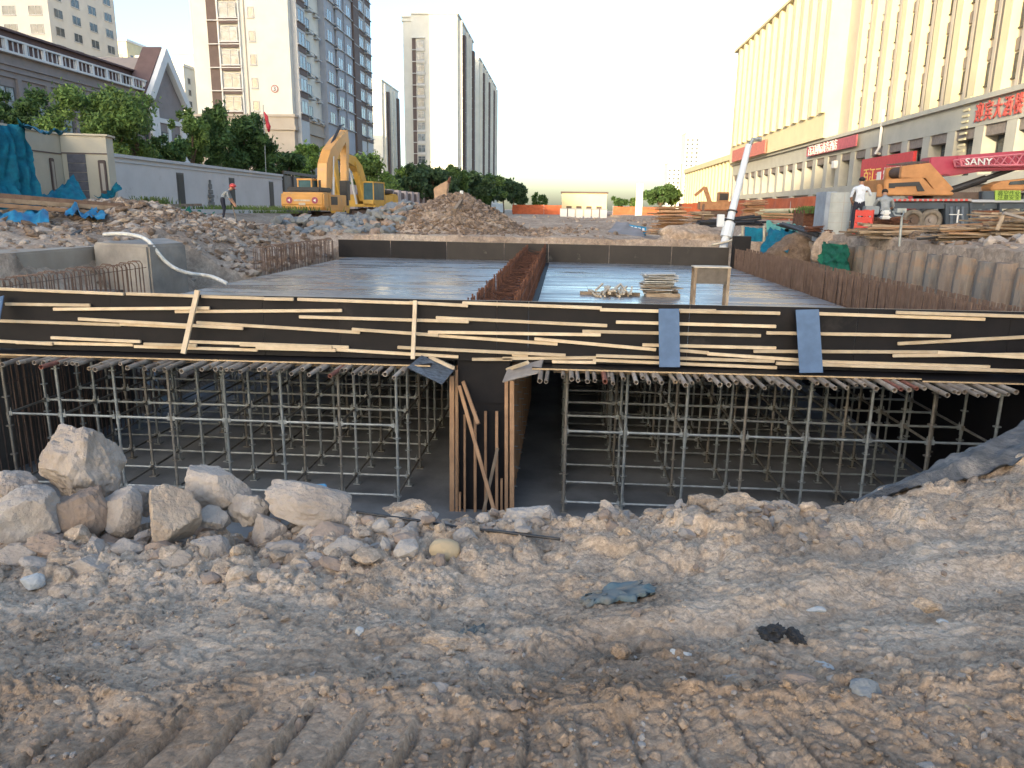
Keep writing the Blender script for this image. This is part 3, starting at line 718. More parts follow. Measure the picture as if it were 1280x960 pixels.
# ================================================================ starter bars
def bar_row(label, X, y0, y1, dy, top, bot, mt, hook=0, jit=.02, skip=None, r=.010, slant=0, tv=.03):
    ys = []; y = y0
    while y < y1:
        if not (skip and skip[0] < y < skip[1]): ys.append(y)
        y += dy
    t = thing('rebar_row', label, 'rebar row', (X, (y0 + y1) / 2, bot))
    rest = MB()
    for i, y in enumerate(ys):
        m = MB() if i < 99 else rest
        a = rng.uniform(-jit, jit); tz = top + rng.uniform(-tv, tv)
        x0 = X + rng.uniform(-.02, .02)
        p0 = (x0, y, bot); p1 = (x0 + a, y + rng.uniform(-jit, jit), tz - .06); 
        if hook: m.path([p0, p1, (x0 + a + .05 * hook, y, tz), (x0 + a + .22 * hook, y, tz + .005), (x0 + a + .30 * hook, y, tz - .06), (x0 + .30 * hook, y, bot)], r, 5)
        else: m.path([p0, p1, (x0 + a * 1.2 + slant, y, tz)], r, 5)
        if i < 99: m.build('rebar', mt, t)
    if rest.v:
        o = rest.build('rebar', mt, t); o['kind'] = 'stuff'
    for zz in (top - .12, (top + bot) / 2):
        segs = [(y0, y1)] if not skip else [(y0, skip[0]), (skip[1], y1)]
        for a, b in segs: m = MB(); m.tube((X + .03, a, zz), (X + .03, b, zz), .007, 5); m.build('tie_bar', mt, t)
    return t
bar_row('row of hooked brown bars along the left side wall of the culvert', -9.55, 11.9, 31.0, .165, -1.28, -4.8, M_rustd, hook=-1, skip=(16.6, 23.4), r=.013)
bar_row('left line of rusty red bars rising between the two decks', -1.42, 11.35, 30.3, .10, -1.36, DZ - .1, M_rust, jit=.03, r=.015)
bar_row('right line of rusty red bars rising between the two decks', -.72, 11.35, 30.2, .10, -1.33, DZ - .1, M_rust, jit=.03, r=.015)
bar_row('row of straight brown bars along the right side wall of the culvert', 6.46, 11.3, 29.2, .075, -1.34, -2.25, M_rustd, jit=.008, r=.017, tv=.012)
bar_row('second dense face of brown bars behind the right row', 6.85, 11.3, 29.2, .09, -1.33, -2.25, M_rustd, jit=.008, r=.018, tv=.012)
# filled cage between the mid bars so that they read dense
cg = thing('rebar_cage', 'tangle of cross ties filling the gap between the two red bar lines', 'rebar cage', (-1.07, 20, DZ))
mm = MB()
for i in range(260):
    y = 11.4 + i * .0725; mm.tube((-1.40 + rng.uniform(-.05, .05), y, -1.55 - rng.random() * .5), (-.74 + rng.uniform(-.05, .05), y + rng.uniform(-.08, .08), -1.55 - rng.random() * .45), .008, 4, cap=False)
o = mm.build('cross_tie', M_rust, cg); o['kind'] = 'stuff'
mm = MB(); mm.b2((-1.60, FY + .05, DZ - .25), (-.57, 30.4, DZ - .03)); mm.build('beam_soffit', M_ply, cg)

# ================================================================ joist pipes under the front form
PIPES_PX = [2, 14, 30, 42, 50, 54, 72, 82, 96, 110, 126, 150, 168, 180, 192, 205, 214, 226, 242, 252, 262, 276, 290, 300, 324, 338, 353, 386, 400, 412, 427, 432, 450, 456, 470, 481, 503,
            675, 683, 704, 723, 744, 757, 762, 767, 796, 804, 812, 828, 845, 852, 858, 866, 901, 912, 921, 936, 941, 966, 978, 988, 1022, 1035, 1060, 1082, 1112, 1128, 1147, 1166, 1177, 1195, 1200, 1216, 1234, 1250, 1272]
PIPES_PX = sorted(PIPES_PX + [22, 62, 90, 118, 136, 159, 198, 234, 269, 283, 311, 331, 346, 364, 378, 393, 419, 441, 463, 492, 715, 735, 780, 820, 873, 888, 928, 957, 1000, 1045, 1071, 1097, 1120, 1138, 1157, 1187, 1208, 1225, 1242, 1262])
NLEFT = sum(p < 600 for p in PIPES_PX)
def ordw(n):
    return str(n) + ('th' if 10 <= n % 100 <= 20 else {1: 'st', 2: 'nd', 3: 'rd'}.get(n % 10, 'th'))
for i, px in enumerate(PIPES_PX):
    left = px < 600
    py = np.interp(px, [0, 320, 510, 680, 1280], [449, 462, 466, 462, 482])
    yend = FY - rng.uniform(.58, 1.0)
    e = P(px, py + rng.uniform(-2, 2), yend)
    e.z = FB - .052 + rng.uniform(-.008, .008) - (.032 if e.x > 5 else 0)
    rr = rng.choice([.028, .031, .035])
    m = MB(); m.pipe((e.x, yend, e.z), (e.x + rng.uniform(-.1, .1), yend + 3.2, e.z), rr, rr - .006, 12)
    red = px in (168, 412, 50, 1147, 1128, 757)
    wood = px in (110, 456, 845)
    mt = M_pipered if red else (M_plank if wood else M_pipe)
    k = i + 1 if left else i + 1 - NLEFT
    lab = f"{'reddish' if red else 'grey'} steel joist pipe, {ordw(k)} from the left of those poking out above the {'left' if left else 'right'} scaffold"
    tag(m.build('steel_pipe', mt), lab, 'pipe', 'joist pipes poking out under the front form')
# joists across the rest of the ceiling, seen from below only as lines
jj = thing('joist_layer', 'dark pipes and bearers under the plywood deck inside the cells', 'joists', (0, 20, -2.4))
m1 = MB()
for a, b in ((-8.9, -1.9), (-.3, 6.2)):
    x = a
    while x < b: m1.tube((x, 14, -2.37), (x, 30.2, -2.37), .024, 6, cap=False); x += .25
m1.build('joist_pipe', M_galvb, jj); 
m1 = MB()
for a, b in ((-9.3, -2.2), (-.1, 6.6)):
    for r_ in range(21): m1.b2((a, 11.36 + r_ * .92, -2.47), (b, 11.44 + r_ * .92, -2.405))
m1.build('bearer', M_plank, jj)

# ================================================================ ring lock scaffolds
def shared(fn, mt, smooth=False):
    m = MB(); fn(m); return m.mesh('scaffold_part', mt, smooth)
STH = 2.36  # from floor -4.8 to bearers
def std_mesh(m):
    m.tube((0, 0, 0), (0, 0, STH), .024, 8)
    m.box((0, 0, .01), (.12, .12, .02))
    for z in (.16, .66, 1.16, 1.66, 2.16):
        m.tube((0, 0, z), (0, 0, z + .012), .062, 8)
    m.tube((0, 0, 1.25), (0, 0, 1.40), .031, 8)
PITCH = .936; ROWP = .92
def led_mesh(m):
    m.tube((.03, 0, 0), (PITCH - .03, 0, 0), .021, 6)
    for x in (.045, PITCH - .045): m.box((x, 0, 0), (.05, .034, .075)); m.box((x, 0, .03), (.012, .012, .13))
def tra_mesh(m):
    m.tube((0, .03, 0), (0, ROWP - .03, 0), .021, 6)
    for y in (.045, ROWP - .045): m.box((0, y, 0), (.034, .05, .075))
def dia_mesh(m): m.tube((0, 0, 0), (PITCH, 0, 1.2), .017, 6)
me_s = shared(std_mesh, M_galv); me_l = shared(led_mesh, M_galv); me_t = shared(tra_mesh, M_galvb); me_d = shared(dia_mesh, M_galvb)
me_sb = shared(std_mesh, M_galvb)
def scaffold(label, X0, ncol, nrow, Y0=11.4):
    t = thing('scaffold', label, 'scaffold', (X0, Y0, -4.8))
    cnt = {'standard': 0, 'ledger': 0, 'transom': 0}; rest = {k: MB() for k in cnt}
    rest_m = {'standard': std_mesh, 'ledger': led_mesh, 'transom': tra_mesh}
    def put(kind, me, x, y, z):
        if cnt[kind] < 99:
            o = bpy.data.objects.new(kind, me); COL.objects.link(o); o.parent = t; o.location = (x - X0, y - Y0, z + 4.8)
        else:
            r = rest[kind]; s = MB(); rest_m[kind](s); r.add([(v[0] + x, v[1] + y, v[2] + z) for v in s.v], s.f)
        cnt[kind] += 1
    for j in range(nrow):
        y = Y0 + j * ROWP
        for i in range(ncol):
            x = X0 + i * PITCH
            put('standard', me_s if (i + j) % 3 else me_sb, x + rng.uniform(-.02, .02), y, -4.8)
            for z in (-3.42, -4.62):
                if i < ncol - 1 and (j < 14 or j % 3 == 0): put('ledger', me_l, x, y, z)
                if j < nrow - 1 and j < 14: put('transom', me_t, x, y, z)
    for k in rest:
        if rest[k].v: o = rest[k].build(k, M_galvb, t); o['kind'] = 'stuff'
    return t
scaffold('left ring lock scaffold of grey tubes holding up the left deck', -9.17, 8, 19)
scaffold('right ring lock scaffold of grey tubes holding up the right deck', .10, 8, 18)

# ================================================================ centre wall forms
cw = thing('centre_wall_form', 'black plywood pillar form with upright studs between the two cells', 'formwork', (-1.2, FY, -4.8))
m = MB(); m.b2((-1.58, FY + .16, -4.8), (-.80, FY + .18, -2.98)); m.build('plywood_panel', M_ply, cw)
m = MB(); m.b2((-1.60, FY + .10, -2.97), (-.78, FY + .12, FB - .0)); m.build('plywood_panel', M_ply, cw)
m = MB(); m.b2((-1.60, FY + .21, -4.8), (-1.58, 29.5, -2.3)); m.build('side_panel', M_ply, cw)
m = MB(); m.b2((-.80, FY + .21, -4.8), (-.78, 29.5, -2.3)); m.build('side_panel', M_plyb, cw)
def stud(px, y0, y1, w=.045, d=0, mt=None, px2=None):
    p, q = P(px, y0, FY + .06 - d), P(px2 if px2 else px, y1, FY + .06 - d)
    m = MB(); m.beam(p, q, w, .04, up=(0, -1, 0)); m.build('stud', mt or M_bplank, cw, bevel=.003)
for px, y0, y1, w in ((565, 470, 650, .075), (571, 462, 650, .045), (581, 518, 650, .035), (594, 514, 650, .045), (607, 514, 650, .04), (621, 514, 650, .045), (633, 470, 650, .055), (640, 476, 650, .07), (575, 615, 650, .03), (627, 598, 650, .035)):
    stud(px, y0, y1, w)
for k in range(9):
    for zz in (-2.9, -3.3, -3.7, -4.1, -4.5):
        pass
m = MB()
for zz in (-2.75, -3.1, -3.45, -3.8, -4.15, -4.5):
    for k in range(5): m.tube((-.80, FY + .5 + k * .9, zz), (-.66, FY + .5 + k * .9, zz), .008, 5)
m.build('tie_rod', M_galv, cw)
m = MB()
for k in range(22): m.b2((-.777, FY + .28 + k * .35, -4.8), (-.735, FY + .33 + k * .35, -2.42))
for k in range(22): m.b2((-1.645, FY + .28 + k * .35, -4.8), (-1.603, FY + .33 + k * .35, -2.42))
o = m.build('side_stud', M_bplank, cw); o['kind'] = 'stuff'
# loose battens leaning in front of the pillar form
def loose(px0, y0, px1, y1, label, w=.055, mt=None):
    p, q = P(px0, y0, FY + .0), P(px1, y1, FY - .55)
    m = MB(); m.beam(p, q, w, .04, up=(0, -1, 0)); tag(m.build('batten', mt or M_bplank, bevel=.003), label, 'batten')
loose(574, 482, 620, 646, 'long batten leaning diagonally across the pillar form, its top furthest left')
loose(579, 477, 598, 530, 'shorter batten crossing close beside the top of the long diagonal one')
loose(622, 560, 603, 646, 'greyish batten leaning the other way against the pillar form', .05, M_plank)
# tilted scraps of plywood at the pillar head
def panel4(name, pts, Ys, t, mt, label, cat):
    vs = [P(a, b, y) for (a, b), y in zip(pts, Ys)]
    n = (vs[1] - vs[0]).cross(vs[2] - vs[0]).normalized() * t
    m = MB(); m.add(vs + [v + n for v in vs], [(0, 1, 2, 3), (7, 6, 5, 4), (0, 4, 5, 1), (1, 5, 6, 2), (2, 6, 7, 3), (3, 7, 4, 0)])
    return tag(m.build(name, mt), label, cat)
M_scrap = mat('weathered_ply', (.15, .19, .24), .5, col2=(.045, .05, .06), scale=5, stretch=(1, 6, 6), coat=.3)
M_scrap2 = mat('grey_board', (.33, .30, .27), .7, col2=(.24, .21, .19), scale=5)
panel4('plywood_scrap', [(509, 459), (527, 444), (568, 462), (553, 480)], (10.75, 11.1, 11.1, 10.75), .018, M_scrap, 'tilted shiny scrap of plywood left of the pillar head', 'plywood')
panel4('plywood_scrap', [(628, 477), (634, 462), (679, 449), (675, 465)], (10.75, 11.1, 11.1, 10.8), .018, M_scrap2, 'tilted pale board right of the pillar head', 'plywood')
loose(537, 446, 567, 460, 'stub of batten lying over the shiny plywood scrap', .05, M_batten)
loose(634, 462, 660, 453, 'stub of batten behind the tilted pale board', .05, M_batten)

# inner earth and wall faces
sw = MB(); sw.b2((-10.7, 10.9, -4.8), (-10.0, 16.4, -1.9)); tag(sw.build('side_form', mat('dark_wall', (.17, .145, .12), .9, col2=(.09, .075, .06), scale=1)), 'dark earth stained wall behind the left bar row', 'wall')
sw = MB(); sw.b2((7.05, 9.6, -4.8), (7.35, 29.3, -1.6)); tag(sw.build('side_form', M_ply), 'dark wall form behind the right bar rows', 'wall')
sw = MB(); sw.b2((-10.7, 23.3, -4.8), (-10.0, 31, -2.1)); tag(sw.build('side_form', M_rustd), 'dark wall beyond the gap in the left bar row', 'wall')
# sheets lying on the slope in the gap of the left wall, lit by daylight
m = MB()
for k in range(4): m.beam((-9.95 - .25 * k, 17.2 + .25 * k, -4.5 + .32 * k), (-10.25 - .25 * k, 20.6 + .2 * k, -4.30 + .32 * k), .62, .03, up=(.8, 0, .6))
tag(m.build('insulation_sheets', mat('pale_sheet', (.5, .58, .64), .45, scale=2)), 'pale blue sheets lying on the slope seen through the left scaffold', 'sheets')

# ================================================================ things on the right deck
def wood_bundle():
    t = thing('wood_offcuts', 'fan of short pine offcuts lying on the right deck, left of the board stack', 'offcuts', PZ(762, 366, DZ))
    for i in range(26):
        px = 744 + i * 1.75 + rng.uniform(-1.5, 1.5); b = PZ(px, 369 + rng.uniform(-1, 2), DZ + .02)
        a = rng.uniform(-.30, .35); L = rng.uniform(.55, .8)
        z = DZ + .025 + rng.choice([0, .05, .10]) 
        m = MB(); m.beam((b.x, b.y, z), (b.x + math.sin(a) * L, b.y + math.cos(a) * L, z + rng.uniform(.02, .10)), .045, .04); m.build('offcut', M_batten, t)
    m = MB(); p, q = PZ(725, 366, DZ + .04), PZ(800, 368, DZ + .04); m.beam(p, q, .09, .08); m.build('bearer', M_plank, t)
wood_bundle()
def board_stack():
    t = thing('board_stack', 'untidy stack of short plywood boards on the right deck beside the offcuts', 'board stack', PZ(826, 372, DZ))
    p = PZ(826, 370, DZ); 
    m = MB(); m.box((p.x + .02, p.y - .05, DZ + .045), (.82, .5, .085)); m.build('bearer', M_plank, t)
    z = DZ + .09; pale = mat('board_pale', (.50, .48, .44), .6, scale=5, objvar=.2)
    for i in range(17):
        m = MB(); w = rng.uniform(.68, .84)
        M = Matrix.Translation((p.x - .02 + rng.uniform(-.1, .1), p.y + rng.uniform(-.06, .12), z)) @ Matrix.Rotation(rng.uniform(-.35, .35), 4, 'Z') @ Matrix.Rotation(rng.uniform(-.05, .05), 4, 'Y')
        m.box((0, 0, 0), (w, .62, .016), M); m.build('board', pale if i > 7 or i % 3 == 0 else M_plank, t); z += .029
board_stack()
def stool():
    c = PZ(887, 383, DZ); t = thing('work_stool', 'low wooden work bench with a board front standing on the right deck', 'bench', c)
    Mt = Matrix.Translation(c)
    pale = mat('bench_top', (.52, .45, .36), .7, scale=4)
    m = MB(); m.box((0, .14, .86), (.80, .42, .03), Mt); m.build('bench_top', pale, t, bevel=.004)
    m = MB(); m.box((0, -.02, .67), (.74, .02, .34), Mt); m.build('front_board', mat('bench_board', (.17, .14, .11), .8, col2=(.09, .075, .06), scale=6), t)
    for x in (-.36, .36):
        for y in (-.03, .30):
            m = MB(); m.box((x, y, .425), (.06, .045, .85), Mt); m.build('leg', M_plank, t)
stool()
# ================================================================ buildings
M_cream = mat('render_cream', (.66, .65, .58), .9, scale=.4, var=.05)
M_creamd = mat('render_beige', (.42, .37, .31), .9, scale=.4, var=.06)
M_white = mat('white_trim', (.66, .66, .64), .8, scale=1, var=.05)
M_brownp = mat('brown_panel', (.13, .095, .085), .8, scale=1, var=.1)
M_mauve = mat('mauve_brick', (.26, .23, .22), .9, scale=1, var=.08)
M_maroon = mat('maroon_roof', (.13, .085, .08), .85, scale=1, var=.1)
M_frame = mat('window_frame', (.42, .43, .44), .6, scale=2, var=.05)
M_dframe = mat('window_frame_dark', (.08, .075, .07), .6, scale=2, var=.05)
M_bluegrey = mat('blue_grey_panel', (.34, .36, .40), .8, scale=1, var=.06)
M_glass = mat('window_glass', (.05, .065, .08), .12, scale=1.5, var=.4, spec=.5, objvar=.5)
M_glassl = mat('window_glass_light', (.13, .17, .20), .15, scale=1.5, var=.4, spec=.4, objvar=.5)
M_yellow = mat('sandstone', (.62, .55, .36), .85, scale=.5, var=.05)
M_shadest = mat('sandstone_shaded', (.46, .41, .345), .85, scale=.5, var=.05)  # greyer sandstone copy: shade of the recessed walls put into the colour
M_podium = mat('podium_stone', (.40, .395, .35), .85, scale=.6, var=.07)
M_dark = mat('dark_opening', (.03, .028, .026), .6, scale=2)
M_lourve = mat('grey_louvre', (.22, .19, .17), .7, scale=4)

class Face:
    """a vertical wall plane: origin O, horizontal direction u, outward normal n"""
    def __init__(s, O, u, n):
        s.O, s.u, s.n = Vector(O), Vector(u), Vector(n)
        s.M = Matrix((s.u, s.n, Vector((0, 0, 1)))).transposed().to_4x4(); s.M.translation = s.O
    def slab(s, m, u0, u1, z0, z1, d0, d1): m.b2((u0, d0, z0), (u1, d1, z1), s.M); return m
WIN = {}
def win_mesh(w, h, kind):
    key = (round(w, 2), round(h, 2), kind)
    if key in WIN: return WIN[key]
    f = MB(); t = .07
    f.b2((-w / 2, -.02, 0), (-w / 2 + t, .05, h)); f.b2((w / 2 - t, -.02, 0), (w / 2, .05, h))
    f.b2((-w / 2 + t, -.02, h - t), (w / 2 - t, .05, h)); f.b2((-w / 2 + t, -.02, 0), (w / 2 - t, .05, t))
    if w > 1.1: f.b2((-.03, -.015, t), (.03, .045, h - t))
    if h > 1.6: f.b2((-w / 2 + t, -.014, h * .66), (w / 2 - t, .044, h * .66 + .05))
    f.b2((-w / 2 - .05, -.02, -.1), (w / 2 + .05, .12, -.003))
    g = MB(); g.b2((-w / 2 + t, .0, t), (w / 2 - t, .012, h - t))
    fm = f.mesh('window_frame', {'d': M_dframe}.get(kind[0], M_frame)); gm = g.mesh('window_pane', M_glassl if 'l' in kind[1:] else M_glass)
    WIN[key] = (fm, gm); return WIN[key]
WC = {}
def windows(parent, F, us, zs, w, h, kind='f', d=.0, cap=100):
    """individual window parts (frame > pane) on face F; above the cap one part for the rest"""
    fm, gm = win_mesh(w, h, kind); extra = WC.setdefault(parent.name, [0, MB(), MB()])
    for z in zs:
        for u in us:
            M = F.M @ Matrix.Translation((u, d, z))
            if extra[0] < cap:
                o = place('window', fm, parent, M); c = place('pane', gm, o, M)
                extra[0] += 1
            else:
                for me, mb in ((fm, extra[1]), (gm, extra[2])):
                    mb.add([v.co for v in me.vertices], [tuple(p.vertices) for p in me.polygons], M)
def flush(parent, kind='f', light=False):
    e = WC.get(parent.name)
    if e and e[1].v:
        o = e[1].build('window', M_frame, parent); o['kind'] = 'stuff'
        c = e[2].build('pane', M_glassl if light else M_glass, o)
        c['kind'] = 'stuff'

# ---- tower with the number 3 (left of the mid gap)
def tower3():
    X1, Y0 = -35.2, 99.0; W, D, H, B = 12.6, 40.0, 52.0, -1.3
    t = thing('apartment_tower', 'tall cream apartment tower with the number 3 plaque, nearest tower on the left', 'apartment tower', (X1 - W / 2, Y0 + D / 2, B))
    FL = 2.78
    m = MB(); m.b2((X1 - W, Y0, B), (X1, Y0 + D, H)); m.build('wall', M_cream, t)
    m = MB(); m.b2((X1 - W - .1, Y0 - .1, B), (X1 + .1, Y0 + D + .1, 9.6)); m.build('base_wall', M_creamd, t)
    m = MB(); m.b2((X1 - W - .35, Y0 - .35, 9.6), (X1 + .35, Y0 + D + .35, 10.1)); m.b2((X1 - W - .22, Y0 - .22, 10.1), (X1 + .22, Y0 + D + .22, 11.2)); m.b2((X1 - W - .4, Y0 - .4, 11.2), (X1 + .4, Y0 + D + .4, 11.5)); m.build('cornice', M_creamd, t)
    Ff = Face((X1 - W, Y0, 0), (1, 0, 0), (0, -1, 0))
    zs = [11.9 + FL * k for k in range(14)]; zb = [6.6, 3.8]
    # brown stair strip and the window bay beside it
    m = MB(); 
    for z in zs: Ff.slab(m, 2.15, 3.45, z - .3, z + 2.35, 0, .12)
    for z in zs: Ff.slab(m, 3.75, 6.15, z - .75, z - .15, .25, .32)
    m.build('brown_panel', M_brownp, t)
    m = MB()
    for z in zs: Ff.slab(m, 2.1, 6.4, z + 2.36, z + 2.46, 0, .42); Ff.slab(m, 3.6, 6.3, z - .14, z - .03, 0, .45)
    Ff.slab(m, 3.5, 3.7, 11.5, H, 0, .3); Ff.slab(m, 6.25, 6.4, 11.5, H, 0, .3)
    m.build('trim', M_white, t)
    windows(t, Ff, [4.95], zs[:9], 2.2, 1.75, 'fl', .22)
    windows(t, Ff, [7.95 - .1], zs[:9], .85, 1.25, 'f', .03)
    windows(t, Ff, [7.85], zb, .85, 1.25, 'f', .13)
    m = MB(); Ff.slab(m, 6.9, 7.02, 11.5, H, 0, .14); m.build('downpipe', M_creamd, t)
    # plaque with the 3
    m = MB(); M = Ff.M @ Matrix.Translation((10.4, .06, 14.6))
    n = 24; m.tube(M @ Vector((0, -.03, 0)), M @ Vector((0, .02, 0)), .48, n); m.build('number_plaque', mat('plaque_red', (.36, .12, .10), .6, scale=3), t)
    m = MB(); m.tube(M @ Vector((0, .02, 0)), M @ Vector((0, .03, 0)), .36, n); m.build('plaque_disc', M_white, t)
    text_on('3', M @ Matrix.Translation((0, .06, -.27)), .78, mat('digit_dark', (.10, .04, .04), .6, scale=3), t, center=True)
    # long side facing the street: bays
    Fs = Face((X1, Y0, 0), (0, 1, 0), (1, 0, 0))
    pb, wh, bl, br = MB(), MB(), MB(), MB()
    bays = [(1.0, 4.2, 'bay'), (5.6, 8.2, 'ac'), (12.0, 16.5, 'blue'), (17.5, 21.0, 'blue'), (22.0, 26.0, 'blue'), (26.2, 29.2, 'brown'), (30.5, 34.0, 'bay'), (35.0, 38.8, 'bay')]
    for a, b, k in bays:
        dd = {'bay': .7, 'ac': .05, 'blue': .9, 'brown': 1.2}[k]
        tgt = {'bay': wh, 'ac': None, 'blue': bl, 'brown': br}[k]
        if tgt is not None: Fs.slab(tgt, a, b, -1.2, H, 0.003, dd)
        for z in zb + zs:
            if k == 'bay': Fs.slab(MB(), a + .2, b - .2, z - .85, z - .15, dd, dd + .08).build('bay_panel', M_brownp, t)
            if k in ('bay', 'blue'): Fs.slab(wh, a - .1, b + .1, z - .13, z - .03, dd, dd + .25)
            if k == 'brown': Fs.slab(wh, a - .05, b + .05, z + 2.2, z + 2.3, dd, dd + .06)
    bl.build('blue_bay', M_bluegrey, t); br.build('brown_bay', M_brownp, t); wh.build('side_trim', M_frame, t)
    zz = zs[:7] + zb
    windows(t, Fs, [2.6], zz, 2.4, 1.6, 'fl', .72); 
    for u, d_ in ((14.2, .92), (19.2, .92), (24, .92), (32.2, .72), (36.9, .72)): windows(t, Fs, [u], zz, 2.4, 1.6, 'fl', d_)
    windows(t, Fs, [6.9], zz, 1.6, 1.5, 'f', .06)
    for u, d_ in ((2.6, .72), (6.9, .06), (14.2, .92), (19.2, .92), (24, .92), (32.2, .72), (36.9, .72)): windows(t, Fs, [u], zs[7:], 2.2, 1.5, 'fl', d_)
    # awnings / air conditioner shelves
    for i, z in enumerate(zz):
        for u, d_ in ((6.9, .1), (10.2, .0), (16.9, .9), (34.6, .7)):
            m = MB(); M = Fs.M @ Matrix.Translation((u, d_ + .35, z + .05)) @ Matrix.Rotation(-.5, 4, 'X')
            m.box((0, 0, 0), (1.3, .8, .05), M); Fs.slab(m, u - .6, u + .6, z - .5, z - .35, d_, d_ + .7); m.build('awning', M_frame, t)
    flush(t)
def text_on(s, M, size, mt, parent, center=False, extr=.03, name='lettering', sx=1.0):
    c = bpy.data.curves.new('t', 'FONT'); c.body = s; c.size = size; c.extrude = extr; c.align_x = 'CENTER' if center else 'LEFT'; c.resolution_u = 3
    tmp = bpy.data.objects.new('t', c); COL.objects.link(tmp)
    bpy.context.view_layer.update()
    me = bpy.data.meshes.new_from_object(tmp.evaluated_get(bpy.context.evaluated_depsgraph_get())); me.name = name
    bpy.data.objects.remove(tmp); bpy.data.curves.remove(c)
    # text lies in XY: stand it up and turn it to read from outside (face frame: x = u, y = outward)
    T = Matrix(((sx, 0, 0, 0), (0, 0, 1, 0), (0, 1, 0, 0), (0, 0, 0, 1)))
    me.transform(T); me.materials.clear(); me.materials.append(mt)
    for p in me.polygons: p.material_index = 0
    return place(name, me, parent, M)
tower3()

# ---- sunlit mid tower(s)
def mid_tower(X0, X1, Y0, D, H, label, floors=18, lit=True):
    B = -1.5
    t = thing('apartment_tower', label, 'apartment tower', ((X0 + X1) / 2, Y0 + D / 2, B)); FL = 2.8
    m = MB(); m.b2((X0, Y0 + 2.2, B), (X1, Y0 + D, H)); m.b2((X0 + 2.6, Y0, B), (X1, Y0 + 2.197, H)); m.build('wall', M_cream, t)
    m = MB(); m.b2((X0 - .3, Y0 + 1.9, H - 1.1), (X0 + 2.597, Y0 + D + .3, H - .6)); m.b2((X0 - .3, Y0 + 1.9, H - .2), (X0 + 2.597, Y0 + D + .3, H + .3)); m.b2((X0 + 2.6, Y0 - .3, H), (X1 + .3, Y0 + D + .3, H + .4)); m.build('cornice', M_cream, t)
    Ff = Face((X0, Y0, 0), (1, 0, 0), (0, -1, 0)); W = X1 - X0
    zs = [3 + FL * k for k in range(int((H - 6) / FL))]
    m = MB(); 
    for z in zs: Ff.slab(m, 2.75, 3.7, z - .3, z + 2.35, 0, .1)
    m.build('brown_panel', M_brownp, t)
    m = MB()
    for z in zs: Ff.slab(m, 2.7, 6.1, z + 2.36, z + 2.5, 0, .5); Ff.slab(m, 3.9, 6.0, z - .7, z, 0.01, .35)
    m.build('trim', M_white, t)
    windows(t, Ff, [4.9], zs, 1.9, 1.8, 'fl', .3)
    Fs = Face((X1, Y0, 0), (0, 1, 0), (1, 0, 0))
    bl, wh = MB(), MB(); wu = []
    n = int(D / 6)
    for i in range(n):
        u = 2 + i * D / n
        if i % 3 == 1: Fs.slab(bl, u, u + 2.5, B, H - 3, 0.003, .9)
        else: Fs.slab(wh, u - .2, u + .3, B, H - 1, 0.003, 1.0)
        wu.append(u + 1.3)
    bl.build('brown_bay', M_brownp, t); wh.build('pilaster', M_cream, t)
    windows(t, Fs, wu[:4], zs, 1.8, 1.6, 'fl', .05, cap=100)
    m = MB()
    for z in zs:
        for u in wu: Fs.slab(m, u - 1.0, u + 1.0, z - .25, z - .12, 0.0, .9)
    m.build('balcony_slab', M_frame, t)
    flush(t)
mid_tower(-42.5, -28.2, 201, 33, 47.3, 'sunlit cream apartment tower standing alone in the middle of the sky, the brightest one')
mid_tower(-40, -27.9, 247, 60, 45.6, 'pale apartment tower just behind and right of the brightest one')
mid_tower(-96, -71.5, 300, 30, 47.5, 'sliver of a farther apartment tower right behind the tower with the number 3')

def plain_tower(label, X0, X1, Y0, D, H, wcols, wall=M_cream, fl=2.9, z0=3, ww=1.5, B=-1.5, side=None):
    t = thing('apartment_tower', label, 'apartment tower', ((X0 + X1) / 2, Y0 + D / 2, B))
    m = MB(); m.b2((X0, Y0, B), (X1, Y0 + D, H)); m.build('wall', wall, t)
    m = MB(); m.b2((X0 - .3, Y0 - .3, H), (X1 + .3, Y0 + D + .3, H + .6)); m.b2((X0 + 2, Y0 + 2, H + .6), (X0 + 6, Y0 + 6, H + 3)); m.build('roof_parapet', M_white, t)
    F = Face((X0, Y0, 0), (1, 0, 0), (0, -1, 0)); W = X1 - X0
    zs = [z0 + fl * k for k in range(int((H - z0) / fl))]
    windows(t, F, [W * (i + .5) / wcols for i in range(wcols)], zs, ww, 1.5, 'f', .02)
    Fs = Face((X1, Y0, 0), (0, 1, 0), (1, 0, 0)); 
    if side: windows(t, Fs, [D * (i + .5) / side for i in range(side)], zs, ww, 1.5, 'f', .02)
    flush(t); return t
plain_tower('grey white apartment tower at the top left corner of the photo', -112, -88.5, 132, 20, 55, 5, mat('tower_grey', (.50, .50, .48), .9, scale=.5, var=.05), z0=8, ww=2.4, side=4)
plain_tower('yellow sunlit block far behind the maroon roof, left of the gable', -142, -117, 205, 12, 42, 6, M_yellow, z0=20, side=3)
plain_tower('grey stepped block between the yellow block and the gable', -117, -101, 203, 30, 35.5, 4, M_cream, z0=14, side=6)
plain_tower('yellow sunlit tower right of the gable, left of the tower with the number 3', -108, -95.5, 211, 16, 40, 3, M_yellow, z0=10, side=3)
plain_tower('hazy pale tower far down the street, left of the sandstone building', 84, 94, 560, 20, 54, 3, mat('hazy', (.62, .60, .54), .9, scale=1), z0=8)  # distance haze is put into the pale wall colour
plain_tower('lower hazy pale tower far down the street beside the taller one', 74, 83.5, 570, 20, 34, 3, mat('hazy2', (.60, .60, .58), .9, scale=1), z0=8)  # pale wall tone stands in for haze here too

